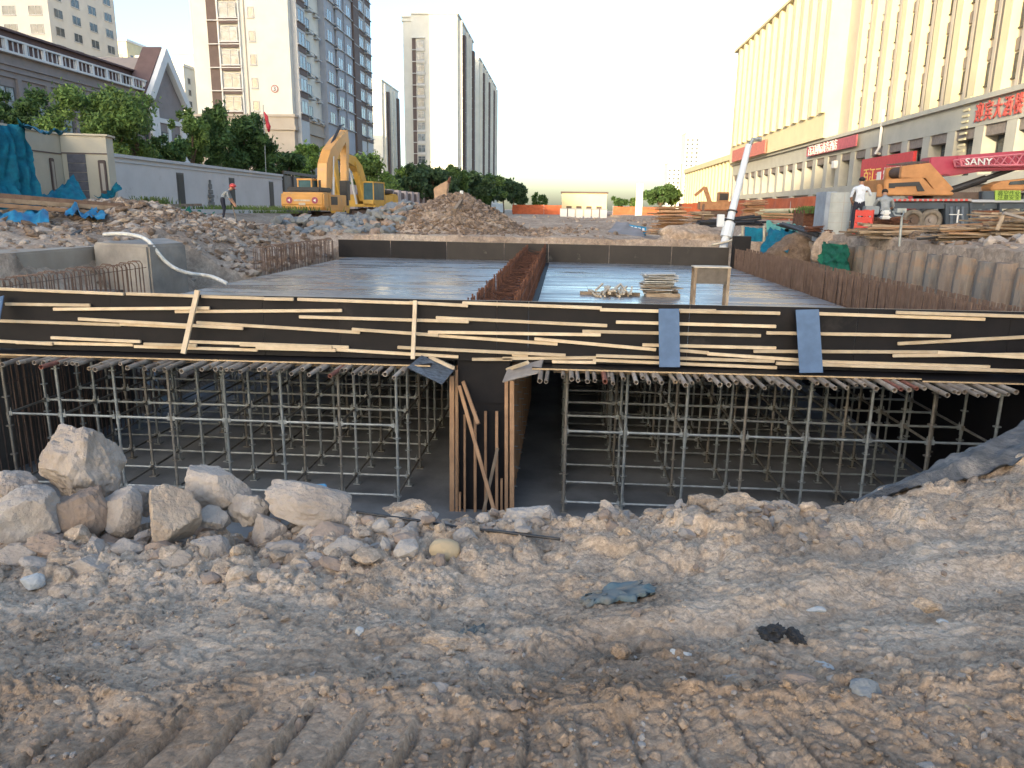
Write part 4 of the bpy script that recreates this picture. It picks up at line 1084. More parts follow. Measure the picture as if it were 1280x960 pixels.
# ---- mauve school building with maroon roof and balustrade
def school():
    X, Y0, Y1, B = -38.0, 40, 71, -1
    t = thing('school_building', 'long mauve building with maroon roof edge and white balustrade at the far left', 'building', (X - 8, 55, B))
    m = MB(); m.b2((X - 16, Y0, B), (X, Y1, 10.0)); m.build('wall', M_mauve, t)
    m = MB(); m.b2((X - 16, Y0 - .4, 11.3), (X - 1.6, Y1 - 1, 11.75)); m.b2((X - 16, Y0 - .4, 11.75), (X - 1.3, Y1 - .6, 11.9)); m.build('roof', M_maroon, t)
    m = MB(); m.b2((X - 15.6, Y0, 10.0), (X - 2.0, Y1 - 1.4, 11.3)); m.build('upper_wall', M_maroon, t)
    F = Face((X, Y0, 0), (0, 1, 0), (1, 0, 0))
    m = MB(); F.slab(m, 0, Y1 - Y0, 9.85, 10.0, 0.003, .35)
    F.slab(m, 0, Y1 - Y0, 10.72, 10.84, .05, .25)
    for i in range(17): F.slab(m, i * 1.9, i * 1.9 + .22, 10.0, 10.72, .06, .24)
    m.build('balustrade', M_white, t)
    m = MB()
    for i in range(62): F.slab(m, i * .5 + .2, i * .5 + .28, 10.0, 10.72, .12, .18)
    m.build('baluster', M_frame, t)
    m = MB()
    for z in (8.3, 8.7, 9.1): F.slab(m, 0, Y1 - Y0, z, z + .12, 0.003, .12)
    for i in range(11): F.slab(m, i * 3.0 + .2, i * 3.0 + .6, B, 8.3, .003, .2)
    m.build('moulding', M_mauve, t)
    us = [2.1 + 3.0 * i for i in range(10)]
    windows(t, F, us, [4.8, .8], 1.7, 2.9, 'dl', .02)
school()
def gable():
    X = -37.6; Ya, Yb, Ym = 68.3, 75.3, 71.7
    t = thing('gabled_house', 'steep white edged gable front with twin arched windows left of the big trees', 'gabled building', (X - 4, Ym, -1))
    m = MB(); m.prism([(Ya + .4, -1), (Yb - .4, -1), (Yb - .4, 9.5), (Ym, 13.3), (Ya + .4, 9.5)], X - 8, X, 'yz'); m.build('wall', M_mauve, t)
    m = MB(); w = .8
    m.prism([(Ya - .2, 9.5), (Ym, 14.1), (Yb + .2, 9.5), (Yb - .5, 9.2), (Ym, 12.9), (Ya + .5, 9.2)], X + .01, X + .5, 'yz'); m.build('gable_trim', M_white, t)
    m = MB(); m.b2((X + .01, Ya + .1, -1), (X + .25, Ya + 1.5, 8.7)); m.b2((X + .01, Yb - 1.5, -1), (X + .25, Yb - .1, 8.7)); m.b2((X + .01, Ya + 1.5, 2.0), (X + .12, Yb - 1.5, 2.4)); m.b2((X + .01, Ya + 1.5, 7.4), (X + .15, Yb - 1.5, 7.8)); m.b2((X + .012, Ym - .25, 2.4), (X + .12, Ym + .25, 7.4)); m.build('quoins', M_white, t)
    F = Face((X, Ya, 0), (0, 1, 0), (1, 0, 0)); windows(t, F, [2.8, 5.4], [3.6], 1.6, 3.0, 'dl', .05)
    m = MB(); m.prism([(Ya - .4, 9.2), (Ym, 14.12), (Ym, 14.2), (Ya - .5, 9.4)], X - 1.8, X + .003, 'yz'); m.prism([(Yb + .4, 9.2), (Ym, 14.12), (Ym, 14.2), (Yb + .5, 9.4)], X - 1.8, X + .003, 'yz'); m.build('roof', M_maroon, t)
gable()

# ---- compound wall on the left
def compound_wall():
    X = -24.0; Ya, Yb = 33, 64
    t = thing('compound_wall', 'long white grey compound wall with narrow dark slots behind the rubble', 'wall', (X, 48, -1))
    mt = mat('wall_white', (.52, .505, .49), .9, scale=.6, var=.06, dirt=((.28, .26, .24), .9, .6))
    m = MB(); m.b2((X - .3, Ya, -1), (X, Yb, 2.45)); m.build('wall', mt, t)
    m = MB(); m.b2((X - .4, Ya, 2.45), (X + .12, Yb, 2.62)); m.b2((X - .36, Ya, 2.2), (X + .06, Yb, 2.28)); m.build('coping', M_frame, t)
    for px in (226, 290, 339, 380):
        c = PX(px, 235, X); m = MB(); hw = .36
        m.b2((X, c.y - hw - .08, -.15), (X + .03, c.y + hw + .08, 1.95)); m.build('slot_frame', M_dframe, t)
        m = MB(); m.b2((X + .03, c.y - hw, -.05), (X + .045, c.y + hw, 1.85)); m.build('slot', M_dark, t)
    c = PX(262, 235, X); m = MB()
    for i, (w, h) in enumerate(((.75, .35), (.55, .25), (.8, .2), (.5, .3), (.35, .35), (.15, .3))):
        z = -.1 + [0, .35, .62, .85, 1.18, 1.5][i]; m.b2((X, c.y - w / 2, z), (X + .12, c.y + w / 2, z + h - .02))
    m.build('carved_ornament', mat('ornament', (.17, .17, .165), .8, scale=8), t, bevel=.02)
    # dark gate with posts beyond the near digger
    g = thing('metal_gate', 'dark metal gate behind the near yellow digger', 'gate', (-24, 67, -1))
    m = MB(); m.b2((X - .1, 64.2, -1), (X, 73.5, 2.6)); m.build('gate_panel', mat('gate_dark', (.05, .052, .06), .5, scale=3), g)
    m = MB()
    for i in range(5): m.b2((X, 64.2 + i * 2.3, -1), (X + .12, 64.35 + i * 2.3, 2.9))
    m.b2((X, 64.2, 2.7), (X + .15, 73.5, 2.95)); m.build('gate_frame', M_dframe, g)
compound_wall()
def pillar_fence():
    X = -21.5
    mp = mat('pink_pillar', (.42, .36, .35), .9, scale=2)
    t = thing('pillar_fence', 'fence of pale pillars with dark brown panels below the bright green tree', 'fence', (X, 90, -1))
    y = 76; i = 0
    while y < 128:
        m = MB(); m.b2((X - .3, y, -1.2), (X + .3, y + 1.3, 2.2)); m.build('pillar', mp, t)
        m = MB(); m.b2((X - .1, y + 1.3, -1.2), (X + .1, y + 4.2, 1.9)); m.build('panel', M_brownp, t)
        y += 4.2
    t2 = thing('picket_fence', 'white railing fence running away beneath the dark tree row', 'fence', (X, 170, -1))
    m = MB(); mm = MB()
    y = 128
    while y < 265:
        m = MB(); m.b2((X - .2, y, -1.2), (X + .2, y + .9, 1.9)); m.build('post', M_white, t2); y += 3.4
    mm.b2((X - .05, 128, -1.2), (X + .05, 265, -.2)); mm.b2((X - .08, 128, 1.4), (X + .08, 265, 1.6)); mm.build('rail', M_white, t2)
pillar_fence()

# ---- cream gate wall with slate strip at far left
def gate_wall():
    mt = mat('cream_render', (.50, .45, .35), .9, scale=.8, var=.06, dirt=((.36, .31, .25), .8, .62))
    a = P(-60, 250, 26.5); b = P(85, 250, 33.8); c = P(141, 250, 34.3); H = 3.0
    t = thing('gate_wall', 'cream rendered entrance wall with a slate strip and two brown slots at far left', 'wall', (b.x, b.y, -1))
    def wall(p, q, z0, z1, th, name, mt, d=0):
        v = Vector((q.x - p.x, q.y - p.y, 0)); L = v.length; v /= L; n = Vector((v.y, -v.x, 0))
        F = Face((p.x, p.y, 0), v, n); m = MB(); F.slab(m, 0, L, z0, z1, -th, d); m.build(name, mt, t); return F, L
    F1, L1 = wall(a, b, -1, H, .5, 'wall', mt)
    F2, L2 = wall(b, c, -1, H, .9, 'wall', mt, .12)
    m = MB(); F1.slab(m, 0, L1, H - .85, H - .80, 0, .03); F2.slab(m, 0, L2, H - .80, H - .75, .12, .15); m.build('groove', M_brownp, t)
    m = MB(); F1.slab(m, -.1, L1, H, H + .08, -.6, .1); F2.slab(m, -.02, L2 + .1, H, H + .08, -1, .2); m.build('coping', mt, t)
    sl = mat('slate', (.10, .10, .12), .6, scale=5, var=.2)
    m = MB()
    for k in range(8): F2.slab(m, .22, .98, -1 + k * .40, -1 + k * .40 + .385, .12, .16)
    m.build('slate_strip', sl, t)
    for F, u, o in ((F1, L1 - .95, 0), (F2, 1.65, .12)):
        m = MB(); F.slab(m, u - .17, u + .17, .45, 1.95, o, o + .06); m.build('slot_frame', M_brownp, t, bevel=.03)
        m = MB(); F.slab(m, u - .07, u + .07, .6, 1.8, o + .06, o + .075); m.build('slot', M_creamd, t)
    return F1, F2, L1, L2
F1, F2, L1, L2 = gate_wall()

# cloth: a grid with sag and folds between four corners
def cloth(name, corners, nx, ny, mt, label, cat, fold=.08, ff=7, sag=.2, seed=1, thick=.012, parent=None, curve=None):
    A, B_, C, D_ = [np.array(c, dtype=float) for c in corners]
    u = np.linspace(0, 1, nx)[None, :, None]; v = np.linspace(0, 1, ny)[:, None, None]
    Pt = (A * (1 - u) + B_ * u) * (1 - v) + (D_ * (1 - u) + C * u) * v
    n = np.cross(B_ - A, D_ - A); n = n / (np.linalg.norm(n) + 1e-9)
    U, V = np.meshgrid(np.linspace(0, 1, nx), np.linspace(0, 1, ny))
    f = fbm(U * ff + seed, V * ff * .35 + seed, 4, seed) * fold * 2 + vnoise(U * ff * 2.2 + V * 2, V * 1.2, seed + 3) * fold
    Pt = Pt + n[None, None] * f[..., None]
    Pt[..., 2] -= (sag * 4 * U * (1 - U) * (1 - .6 * V))
    Pt[..., 2] += fbm(U * 6, V * 6, 3, seed + 9) * fold * .6
    if curve is not None: Pt = curve(Pt, U, V)
    V_ = Pt.reshape(-1, 3); V2 = V_ - n * thick
    F = grid_faces(ny, nx); k = len(V_)
    Fa = np.concatenate([F, F[:, ::-1] + k])
    base = V_.min(0); loc = (float(V_[:, 0].mean()), float(V_[:, 1].mean()), float(base[2]))
    o = np_obj(name, np.concatenate([V_, V2]), Fa, mt, True, loc)
    return tag(o, label, cat)
# teal netting over the gate wall
cloth('debris_net', [P(-30, 142, 26.8), P(26, 156, 29), P(52, 252, 28.6), P(-30, 262, 26)], 30, 40, M_teal, 'wide teal debris net hanging over the left end of the cream entrance wall', 'net', .22, 9, .1, 3)
cloth('debris_net', [P(34, 240, 28.8), P(92, 214, 32), P(108, 252, 31), P(40, 256, 28)], 26, 20, M_teal, 'teal net swag gathered at the foot of the cream entrance wall', 'net', .12, 6, .5, 5)
cloth('debris_net', [P(22, 151, 27.0), P(84, 158, 33.2), P(84, 166, 33), P(24, 156, 29.4)], 26, 8, M_teal, 'narrow strip of teal net lying along the top of the cream entrance wall', 'net', .1, 6, .25, 7)
cloth('debris_net', [P(120, 246, 33.6), P(146, 228, 33.8), P(152, 236, 33.8), P(128, 254, 33.4)], 14, 10, M_teal, 'small twisted scrap of teal net at the right foot of the cream entrance wall', 'net', .12, 5, .2, 9)
# long beams lying on the ground
def beam_thing(x0, y0, x1, y1, Ya, Yb, w, h, mt, label, name='timber_beam', cat='beam'):
    m = MB(); m.beam(P(x0, y0, Ya), P(x1, y1, Yb), w, h); return tag(m.build(name, mt, bevel=.01), label, cat)
beam_thing(-20, 243, 205, 262, 25.5, 29, .3, .18, M_rustd, 'longest rusty brown beam lying below the cream entrance wall, the top one', 'steel_beam')
beam_thing(-20, 249, 150, 261, 25, 28, .3, .16, M_plank, 'second long beam under the rusty top beam at far left')
beam_thing(-20, 255, 148, 268, 24.6, 27.5, .25, .14, M_bplank, 'lowest reddish beam over the blue sheets at far left')
beam_thing(205, 257, 250, 256, 33, 38, .2, .12, M_plank, 'short beam end beside the green weeds at the foot of the white wall')
cloth('plastic_sheet', [P(-20, 258, 25), P(60, 262, 26), P(62, 284, 23.5), P(-20, 276, 23)], 24, 16, M_blue, 'crumpled bright blue sheet under the beams at the left edge', 'sheet', .14, 6, .1, 11)
cloth('plastic_sheet', [P(84, 257, 26.5), P(136, 264, 27.4), P(130, 274, 25.5), P(80, 270, 25)], 20, 12, M_blue, 'smaller blue sheet crumpled on the rubble under the beam ends', 'sheet', .12, 6, .1, 13)
cloth('debris_net', [P(222, 260, 33), P(268, 268, 34), P(266, 282, 32), P(232, 274, 31)], 18, 12, M_green, 'green net bunched on the ground left of the stooping worker', 'net', .14, 6, .1, 15)
# concrete blocks of the old capping beam
def blocks():
    m = MB(); m.b2((-15, 13.8, -2.9), (-12.35, 19.6, -1.10)); tag(m.build('concrete_block', mat('conc_tan', (.40, .34, .27), .9, col2=(.29, .24, .19), scale=.8, bump=.01, bscale=8), bevel=.05), 'tan concrete block behind the hooked bars at far left', 'concrete block')
    m = MB(); m.prism([(-12.3, 19.0), (-10.35, 18.2), (-10.1, 19.6), (-12.2, 22.5)], -2.9, -.98, 'xy'); tag(m.build('concrete_block', M_conc, bevel=.06), 'grey concrete block with broken top under the white hose', 'concrete block')
    m = MB(); m.b2((-16.6, 12.0, -3.0), (-12.6, 13.75, -1.25)); tag(m.build('concrete_block', mat('conc_pale', (.42, .42, .40), .85, col2=(.33, .33, .32), scale=1), bevel=.04), 'pale grey concrete block at the left edge of the photo', 'concrete block')
blocks()
p = P(258, 300, 27.5); m = MB(); m.box((p.x, p.y, p.z), (1.25, 1.6, .16)); tag(m.build('concrete_slab', M_conc, bevel=.02), 'small concrete slab sticking out of the slope left of the deck', 'slab')
p = P(253, 307, 27.8); m = MB(); m.box((p.x, p.y, p.z - .15), (.6, .9, .4)); tag(m.build('concrete_block', M_conc, bevel=.03), 'small concrete block propping up the slab in the slope', 'concrete block')
# white hose
pts = [P(130, 293, 19.6), P(150, 292, 19.2), P(172, 295, 19.0), P(185, 301, 18.6), P(195, 313, 18.5), P(206, 326, 18.6), P(220, 336, 18.7), P(238, 342, 18.9), P(255, 344, 19.2), P(268, 347, 18.6), P(283, 354, 17.9)]
def smooth_path(pts, k=5):
    out = []
    for i in range(len(pts) - 1):
        p0, p1, p2, p3 = pts[max(i - 1, 0)], pts[i], pts[i + 1], pts[min(i + 2, len(pts) - 1)]
        for j in range(k):
            t = j / k; out.append(.5 * ((2 * p1) + (-p0 + p2) * t + (2 * p0 - 5 * p1 + 4 * p2 - p3) * t * t + (-p0 + 3 * p1 - 3 * p2 + p3) * t ** 3))
    return out + [pts[-1]]
m = MB(); m.path(smooth_path(pts), .05, 8); tag(m.build('hose', mat('hose_white', (.62, .60, .55), .6, scale=5), smooth=True), 'fat white hose snaking over the concrete block down to the left deck', 'hose')
m = MB(); m.beam(P(74, 305, 19.5), P(101, 288, 21), .12, .05); tag(m.build('steel_angle', M_dark), 'dark steel angle stuck in the rubble above the tan concrete block', 'steel angle')

# ---- sandstone building on the right
M_signred = mat('letter_red', (.50, .10, .09), .6, scale=3)
def sandstone():
    X = 30.0; Y0, Ym, Y1, Y2 = 30, 92, 142, 196; B = -.8
    t = thing('sandstone_building', 'long sandstone building with tall sunlit fins and a grey podium along the right side', 'building', (X + 12, 90, B))
    Fm = Face((X, 0, 0), (0, 1, 0), (1, 0, 0)); Fm = Face((X, 0, 0), (0, 1, 0), (-1, 0, 0))
    m = MB(); m.b2((X + 1.2, Y0, B), (X + 26, Y1, 8.4)); m.build('podium_core', M_dark, t)
    # podium grid: piers, spandrel, cornice with true openings between them
    pier, sp = MB(), MB(); P_ = 4.1; ws = []
    y = Y0; i = 0
    while y < Y1 - 1:
        Fm.slab(MB(), y, y + 1.25, 2.9, 6.35, -1.197, 0).build('pier', M_podium, t)
        ws.append(y + 1.25 + (P_ - 1.25) / 2)
        if i % 2 == 0: Fm.slab(MB(), y, y + 1.6, B, 2.2, -1.197, .05).build('pier', M_podium, t)
        y += P_; i += 1
    Fm.slab(sp, Y0, Y1, 2.2, 2.897, -1.197, .06); Fm.slab(sp, Y0, Y1, 6.353, 8.1, -1.197, .02); Fm.slab(sp, Y0, Y1, 8.1, 8.45, -1.197, .35)
    sp.build('cornice', M_podium, t)
    gl = [(w) for w in ws]
    windows(t, Face((X, 0, 0), (0, 1, 0), (-1, 0, 0)), gl, [3.05], 2.3, 3.1, 'd', -.95)
    m = MB()
    for w in ws: Fm.slab(m, w - 1.4, w + 1.4, 5.6, 6.35, -.8, -.15)
    m.build('blind_box', M_lourve, t)
    # shopfronts
    shop = MB(); band = MB()
    y = Y0 + 1.6
    while y < Y1 - 5: Fm.slab(shop, y + .2, y + 6.2, B, 1.5, -1.0, -.9); Fm.slab(band, y, y + 6.4, 1.5, 2.197, -.9, -.25); y += 8.2
    shop.build('shopfront', M_glassl, t); band.build('shutter_box', M_lourve, t)
    # tower
    def fins(F, a, b, z0, z1, pitch, w, dep, skip=0):
        m = MB(); mm = MB(); lo = MB(); y = a
        while y < b - w:
            F.slab(m, y, y + w, z0, z1, 0.003, dep)
            F.slab(mm, y + w + (pitch - w) * .42, y + w + (pitch - w) * .58, z0, z1, 0.003, dep * .5)
            y += pitch
        return m, mm
    m = MB(); m.b2((X + 1.0, Y0 - 2, 8.45), (X + 26, Ym, 27.0)); m.build('tower_wall', M_shadest, t)
    Ft = Face((X + 1.0, 0, 0), (0, 1, 0), (-1, 0, 0))
    f, mu = fins(Ft, Y0, Ym - 4, 8.45, 27.0, 3.5, 1.0, .68); f.build('fin', M_yellow, t); mu.build('mullion', M_shadest, t)
    n = int((Ym - 4 - Y0) / 3.5)
    us = []
    for i in range(n): us += [Y0 + i * 3.5 + 1.0 + .62, Y0 + i * 3.5 + 1.0 + 1.98]
    vis = [u for u in us if u > 44]
    zs = [9.4 + 3.3 * k for k in range(6)]
    lm = MB()
    for z in zs:
        for j, u in enumerate(us): Fm.slab(lm, u - .42, u + .42, z + 1.75, z + 2.6, -1.0, -.86)
    lm.build('louvre', M_lourve, t)
    windows(t, Ft, vis, zs, .86, 1.6, 'd', .02, cap=100)
    flush(t)
    m = MB(); Ft.slab(m, Y0, Ym, 27.0, 27.5, -.5, 1.1); m.build('parapet', M_yellow, t)
    m = MB(); m.b2((X - .6, Ym, 8.45), (X + 26, Y1, 27.0)); m.b2((X - .7, Ym - .1, 8.46), (X - .6, Y1, 11.2)); m.build('far_tower_wall', M_yellow, t)
    Ff = Face((X - .6, 0, 0), (0, 1, 0), (-1, 0, 0))
    f, mu = fins(Ff, Ym, Y1 - 1, 11.2, 27.0, 3.5, 1.2, .55); f.build('far_fin', M_yellow, t); mu.build('far_mullion', M_shadest, t)
    m = MB(); Ff.slab(m, Ym, Y1, 27.0, 27.4, -.5, .7); m.build('far_parapet', M_yellow, t)
    # low wing
    m = MB(); m.b2((X + .4, Y1, B), (X + 20, Y2, 9.8)); m.build('wing_wall', M_yellow, t)
    Fw = Face((X + .4, 0, 0), (0, 1, 0), (-1, 0, 0))
    m = MB(); y = Y1 + .5
    while y < Y2 - 1: Fw.slab(m, y, y + 1.1, B, 9.8, .003, .7); y += 3.4
    Fw.slab(m, Y1, Y2, 9.2, 10.2, 0.003, .95); m.build('wing_fin', M_yellow, t)
    # air conditioners and the white down pipe
    for u, z in ((88.5, 4.9), (51.2, 4.7), (75.5, 3.1)):
        m = MB(); Fm.slab(m, u - .45, u + .45, z, z + .8, .0, .4); m.build('air_conditioner', M_white, t, bevel=.03)
    m = MB(); m.path([(X - .25, 76.5, 9.6), (X - .25, 76.5, 6.2), (X - .4, 76.8, 5.7), (X + .3, 77.2, 5.6)], .13, 8); m.build('flue_pipe', M_white, t)
    # stone ladder of brackets (climbing rungs) between two podium windows
    m = MB()
    for k in range(14): Fm.slab(m, 61.0, 61.9, 3.0 + k * .42, 3.16 + k * .42, 0, .12)
    m.build('rung', M_yellow, t)
    # signs
    red = mat('sign_red', (.55, .045, .05), .5, scale=3, var=.08); gold = mat('sign_gold', (.80, .55, .12), .4, scale=3, var=.05); wht = mat('sign_white', (.75, .72, .68), .5, scale=3, var=.05)
    Mr = lambda u, z, d: Matrix(((0, -1, 0, X - d), (-1, 0, 0, u), (0, 0, 1, z), (0, 0, 0, 1)))
    m = MB(); Fm.slab(m, 68.8, 80.2, 2.75, 5.3, .06, .35); m.build('shop_sign', red, t)
    m = MB(); Fm.slab(m, 67.6, 68.8, B, 3.9, .06, .3); Fm.slab(m, 79.4, 80.4, B, 2.74, .06, .3); m.build('sign_leg', red, t)
    text_on('百江三', Mr(79.4, 3.15, .36), 1.45, gold, t); text_on('烟酒副食', Mr(74.6, 3.15, .36), 1.30, wht, t)
    m = MB(); Fm.slab(m, 82, 98, 6.75, 7.9, .36, .5); m.build('long_sign', mat('sign_pink', (.42, .10, .12), .6, scale=3), t)
    text_on('百江国际商务酒店', Mr(97.4, 6.9, .52), 1.25, wht, t)
    sg = 60.5
    for i, ch in enumerate('迎宾大酒楼'):
        text_on(ch, Mr(60.0 - i * 1.22, 6.75, .12), 1.45, M_signred, t, extr=.05, sx=.72)
    m = MB(); Fm.slab(m, 116, 138, 8.5, 10.4, .9, 1.1); m.build('roof_sign', mat('sign_dull_red', (.5, .16, .12), .6, scale=3), t)
sandstone()

# unseen blocks added behind the camera to shade the works, not upper storeys
def shade_blocks():
    wall = mat('shade_block_render', (.45, .42, .37), .9, scale=.6)
    for x0, x1, H, nm, lab in ((-272, -243, 118, 'apartment_tower', 'tallest unseen shade block added far behind the camera'),
                               (-196, -180.2, 106, 'apartment_tower', 'unseen shade block added behind the camera, second tallest'),
                               (-180, -164.7, 87, 'apartment_tower', 'unseen shade block added behind the camera, third tallest'),
                               (-164.5, -106.2, 78.5, 'added_shade_block', 'broad unseen shade block added far behind the camera'),
                               (-106, -50, 67, 'added_shade_block', 'lowest unseen shade block added far behind the camera')):
        t = thing(nm, lab, 'building', ((x0 + x1) / 2, -308, -1.7))
        m = MB(); m.b2((x0, -314, -1.7), (x1, -300, H)); m.build('wall', wall, t)
        m = MB(); m.b2((x0 - .1, -314.3, H), (x1 + .1, -299.7, H + .5)); m.build('roof_parapet', M_white, t)
        F = Face((x1, -300, 0), (-1, 0, 0), (0, 1, 0)); n = int((x1 - x0) / 6)
        windows(t, F, [3 + 6 * i for i in range(n)], [2 + 3 * k for k in range(min(9, int(H / 3) - 1))], 2.2, 1.6, 'f', .02)
        flush(t)
    plain_tower('unseen tower added behind the tower with the number 3 to cast shade', -64, -50.2, 160, 12, 56, 3)  # hidden tower added to shade the left strip of the sunlit tower
shade_blocks()

# ---- far end of the street
def pavilion():
    y = 150; a, b = P(702, 262, y), P(758, 262, y); z1 = P(730, 240.5, y).z
    t = thing('pavilion', 'small sunlit yellow pavilion with flat dark roof at the end of the site', 'pavilion', ((a.x + b.x) / 2, y, -1.6))
    F = Face((a.x, y, 0), (1, 0, 0), (0, -1, 0)); W = b.x - a.x
    m = MB(); F.slab(m, 0, W, .75, z1 - .15, -5, 0)
    for i in range(5): F.slab(m, i * (W - .9) / 4, i * (W - .9) / 4 + .9, -1.6, .75, -5, 0)
    m.build('wall', M_yellow, t)
    m = MB(); F.slab(m, .3, W - .3, -1.6, .748, -5.2, -.4); m.build('opening', M_brownp, t)
    m = MB(); F.slab(m, -.25, W + .25, z1 - .15, z1 + .12, -5.3, .3); m.build('roof', M_brownp, t)
pavilion()
def hoarding():
    y = 118; a, b = P(700, 262, y), P(760, 262, y)
    for i in range(6):
        x0 = a.x + (b.x - a.x) * i / 6; x1 = a.x + (b.x - a.x) * (i + 1) / 6 - .12
        ztop = P(730, 261.5, y).z; m = MB(); t = thing('hoarding_panel', f'white hoarding panel in front of the pavilion, {ordw(i+1)} from the left', 'hoarding', ((x0 + x1) / 2, y, -1.4), group='white hoarding panels at the pavilion')
        m.b2((x0 + .05, y - .03, -1.35), (x1 - .05, y + .0, ztop - .05)); m.build('panel', M_white, t)
        m = MB(); m.b2((x0, y - .06, -1.4), (x0 + .05, y + .03, ztop)); m.b2((x1 - .05, y - .06, -1.4), (x1, y + .03, ztop)); m.b2((x0, y - .06, ztop - .05), (x1, y + .03, ztop + .1)); m.build('frame', M_bluegrey, t)
hoarding()
M_orange = mat('orange_sheet', (.52, .13, .05), .7, scale=1.5, col2=(.36, .085, .035), bump=.02, bscale=6)
def orange_fence(pts, h, label, z0=-1.0):
    t = thing('orange_fence', label, 'fence', (pts[0][0], pts[0][1], z0))
    for i in range(len(pts) - 1):
        (x0, y0), (x1, y1) = pts[i], pts[i + 1]; L = math.hypot(x1 - x0, y1 - y0); n = max(6, int(L / .5))
        U = np.linspace(0, 1, n); Vv = np.linspace(0, 1, 5); UU, VV = np.meshgrid(U, Vv)
        xx = x0 + (x1 - x0) * UU; yy = y0 + (y1 - y0) * UU
        off = fbm(UU * L * .6, VV * 2 + i, 3, 5 + i) * .25
        nx, ny = -(y1 - y0) / L, (x1 - x0) / L
        V_ = np.stack([xx + nx * off, yy + ny * off, z0 + VV * h + (fbm(UU * L * .25, VV, 2, 9) * .12) * VV], -1).reshape(-1, 3)
        me = np_mesh('net_panel', np.concatenate([V_, V_ + np.array([nx * .03, ny * .03, 0])]), np.concatenate([grid_faces(5, n), grid_faces(5, n)[:, ::-1] + 5 * n]), M_orange, True)
        place('net_panel', me, t, Matrix.Identity(4))
        m = MB(); m.tube((x0, y0, z0), (x0, y0, z0 + h + .15), .05, 6); m.build('post', M_frame, t)
orange_fence([(23, 66), (23, 80), (23, 94), (23.2, 110), (23.4, 132), (23.4, 160)], 2.5, 'long sagging orange net fence in front of the grey podium')
orange_fence([(-11.5, 168), (-4.5, 166), (-.6, 165)], 2.0, 'orange net fence left of the sunlit pavilion')
orange_fence([(9.5, 152), (15, 152), (21, 150)], 1.9, 'orange net fence between the pavilion and the white sign tower', -1.1)
p = P(799, 251, 128); m = MB(); t = thing('sign_tower', 'slim white sign tower standing right of the pavilion', 'sign', (p.x, p.y, -1))
m.b2((p.x - .55, p.y, -1), (p.x + .55, p.y + .4, P(799, 229, 128).z)); m.build('panel', M_white, t)
m = MB()
for k in range(5): m.b2((p.x - .28, p.y - .03, 1.0 + k * .62), (p.x + .28, p.y - .003, 1.32 + k * .62))
m.build('character_mark', M_bluegrey, t)
# ramp with blue topped face
cloth('concrete_ramp', [P(770, 283, 41), P(800, 291, 40), P(812, 322, 33.5), P(738, 322, 33.5)], 16, 16, mat('ramp_mortar', (.27, .25, .245), .85, col2=(.18, .17, .17), scale=1), 'smooth grey mortar ramp left of the plank pile', 'ramp', .05, 3, .0, 31, thick=.3)
t = thing('banner_board', 'blue topped board with white letters lying on the mortar ramp', 'board', P(790, 290, 39))
a_, b_, c_, d_ = P(776, 279, 40.5), P(808, 284, 39.2), P(808, 293, 38.6), P(778, 287, 39.8)
m = MB(); vs_ = [a_, b_, c_, d_]; m.add(vs_ + [v + Vector((0, .05, -.08)) for v in vs_], [(0, 1, 2, 3), (7, 6, 5, 4), (0, 4, 5, 1), (1, 5, 6, 2), (2, 6, 7, 3), (3, 7, 4, 0)]); m.build('board', M_blue, t)
m = MB()
for k in range(6):
    f0, f1 = .08 + k * .15, .17 + k * .15
    l = lambda f, g: (a_.lerp(b_, f)).lerp(d_.lerp(c_, f), g) + Vector((0, -.03, .03))
    m.add([l(f0, .3), l(f1, .3), l(f1, .75), l(f0, .75), *[l(a2, g2) + Vector((0, .01, -.01)) for a2, g2 in ((f0, .3), (f1, .3), (f1, .75), (f0, .75))]], [(0, 1, 2, 3), (7, 6, 5, 4), (0, 4, 5, 1), (2, 6, 7, 3)])
m.build('letter_mark', M_white, t)
# ================================================================ trees
M_bark = mat('bark', (.13, .095, .065), .95, scale=6, bump=.01, bscale=20)
def leafmat(name, col, v=.35):
    m = bpy.data.materials.new(name); m.use_nodes = True; N, L, b = nodes_of(m)
    g = N.new('ShaderNodeNewGeometry'); cr = N.new('ShaderNodeValToRGB'); e = cr.color_ramp.elements
    c = Vector(col); e[0].color = (*(c * (1 - v)), 1); e[1].color = (c[0] * (1 + v * 1.3), c[1] * (1 + v), c[2] * (1 + v * .5), 1)
    L.new(g.outputs['Random Per Island'], cr.inputs[0]); 
    n = N.new('ShaderNodeTexNoise'); n.inputs['Scale'].default_value = .9; L.new(g.outputs['Position'], n.inputs[0])
    hs = N.new('ShaderNodeHueSaturation'); mr = N.new('ShaderNodeMapRange'); mr.inputs[1].default_value = .3; mr.inputs[2].default_value = .7; mr.inputs[3].default_value = .7; mr.inputs[4].default_value = 1.35
    L.new(n.outputs[0], mr.inputs[0]); L.new(mr.outputs[0], hs.inputs['Value']); L.new(cr.outputs[0], hs.inputs['Color']); L.new(hs.outputs[0], b.inputs['Base Color'])
    b.inputs['Roughness'].default_value = .6; b.inputs['Specular IOR Level'].default_value = .25
    t = N.new('ShaderNodeBsdfTranslucent'); L.new(hs.outputs[0], t.inputs[0]); mx = N.new('ShaderNodeMixShader'); mx.inputs[0].default_value = .25
    L.new(b.outputs[0], mx.inputs[1]); L.new(t.outputs[0], mx.inputs[2]); L.new(mx.outputs[0], N['Material Output'].inputs[0])
    return m
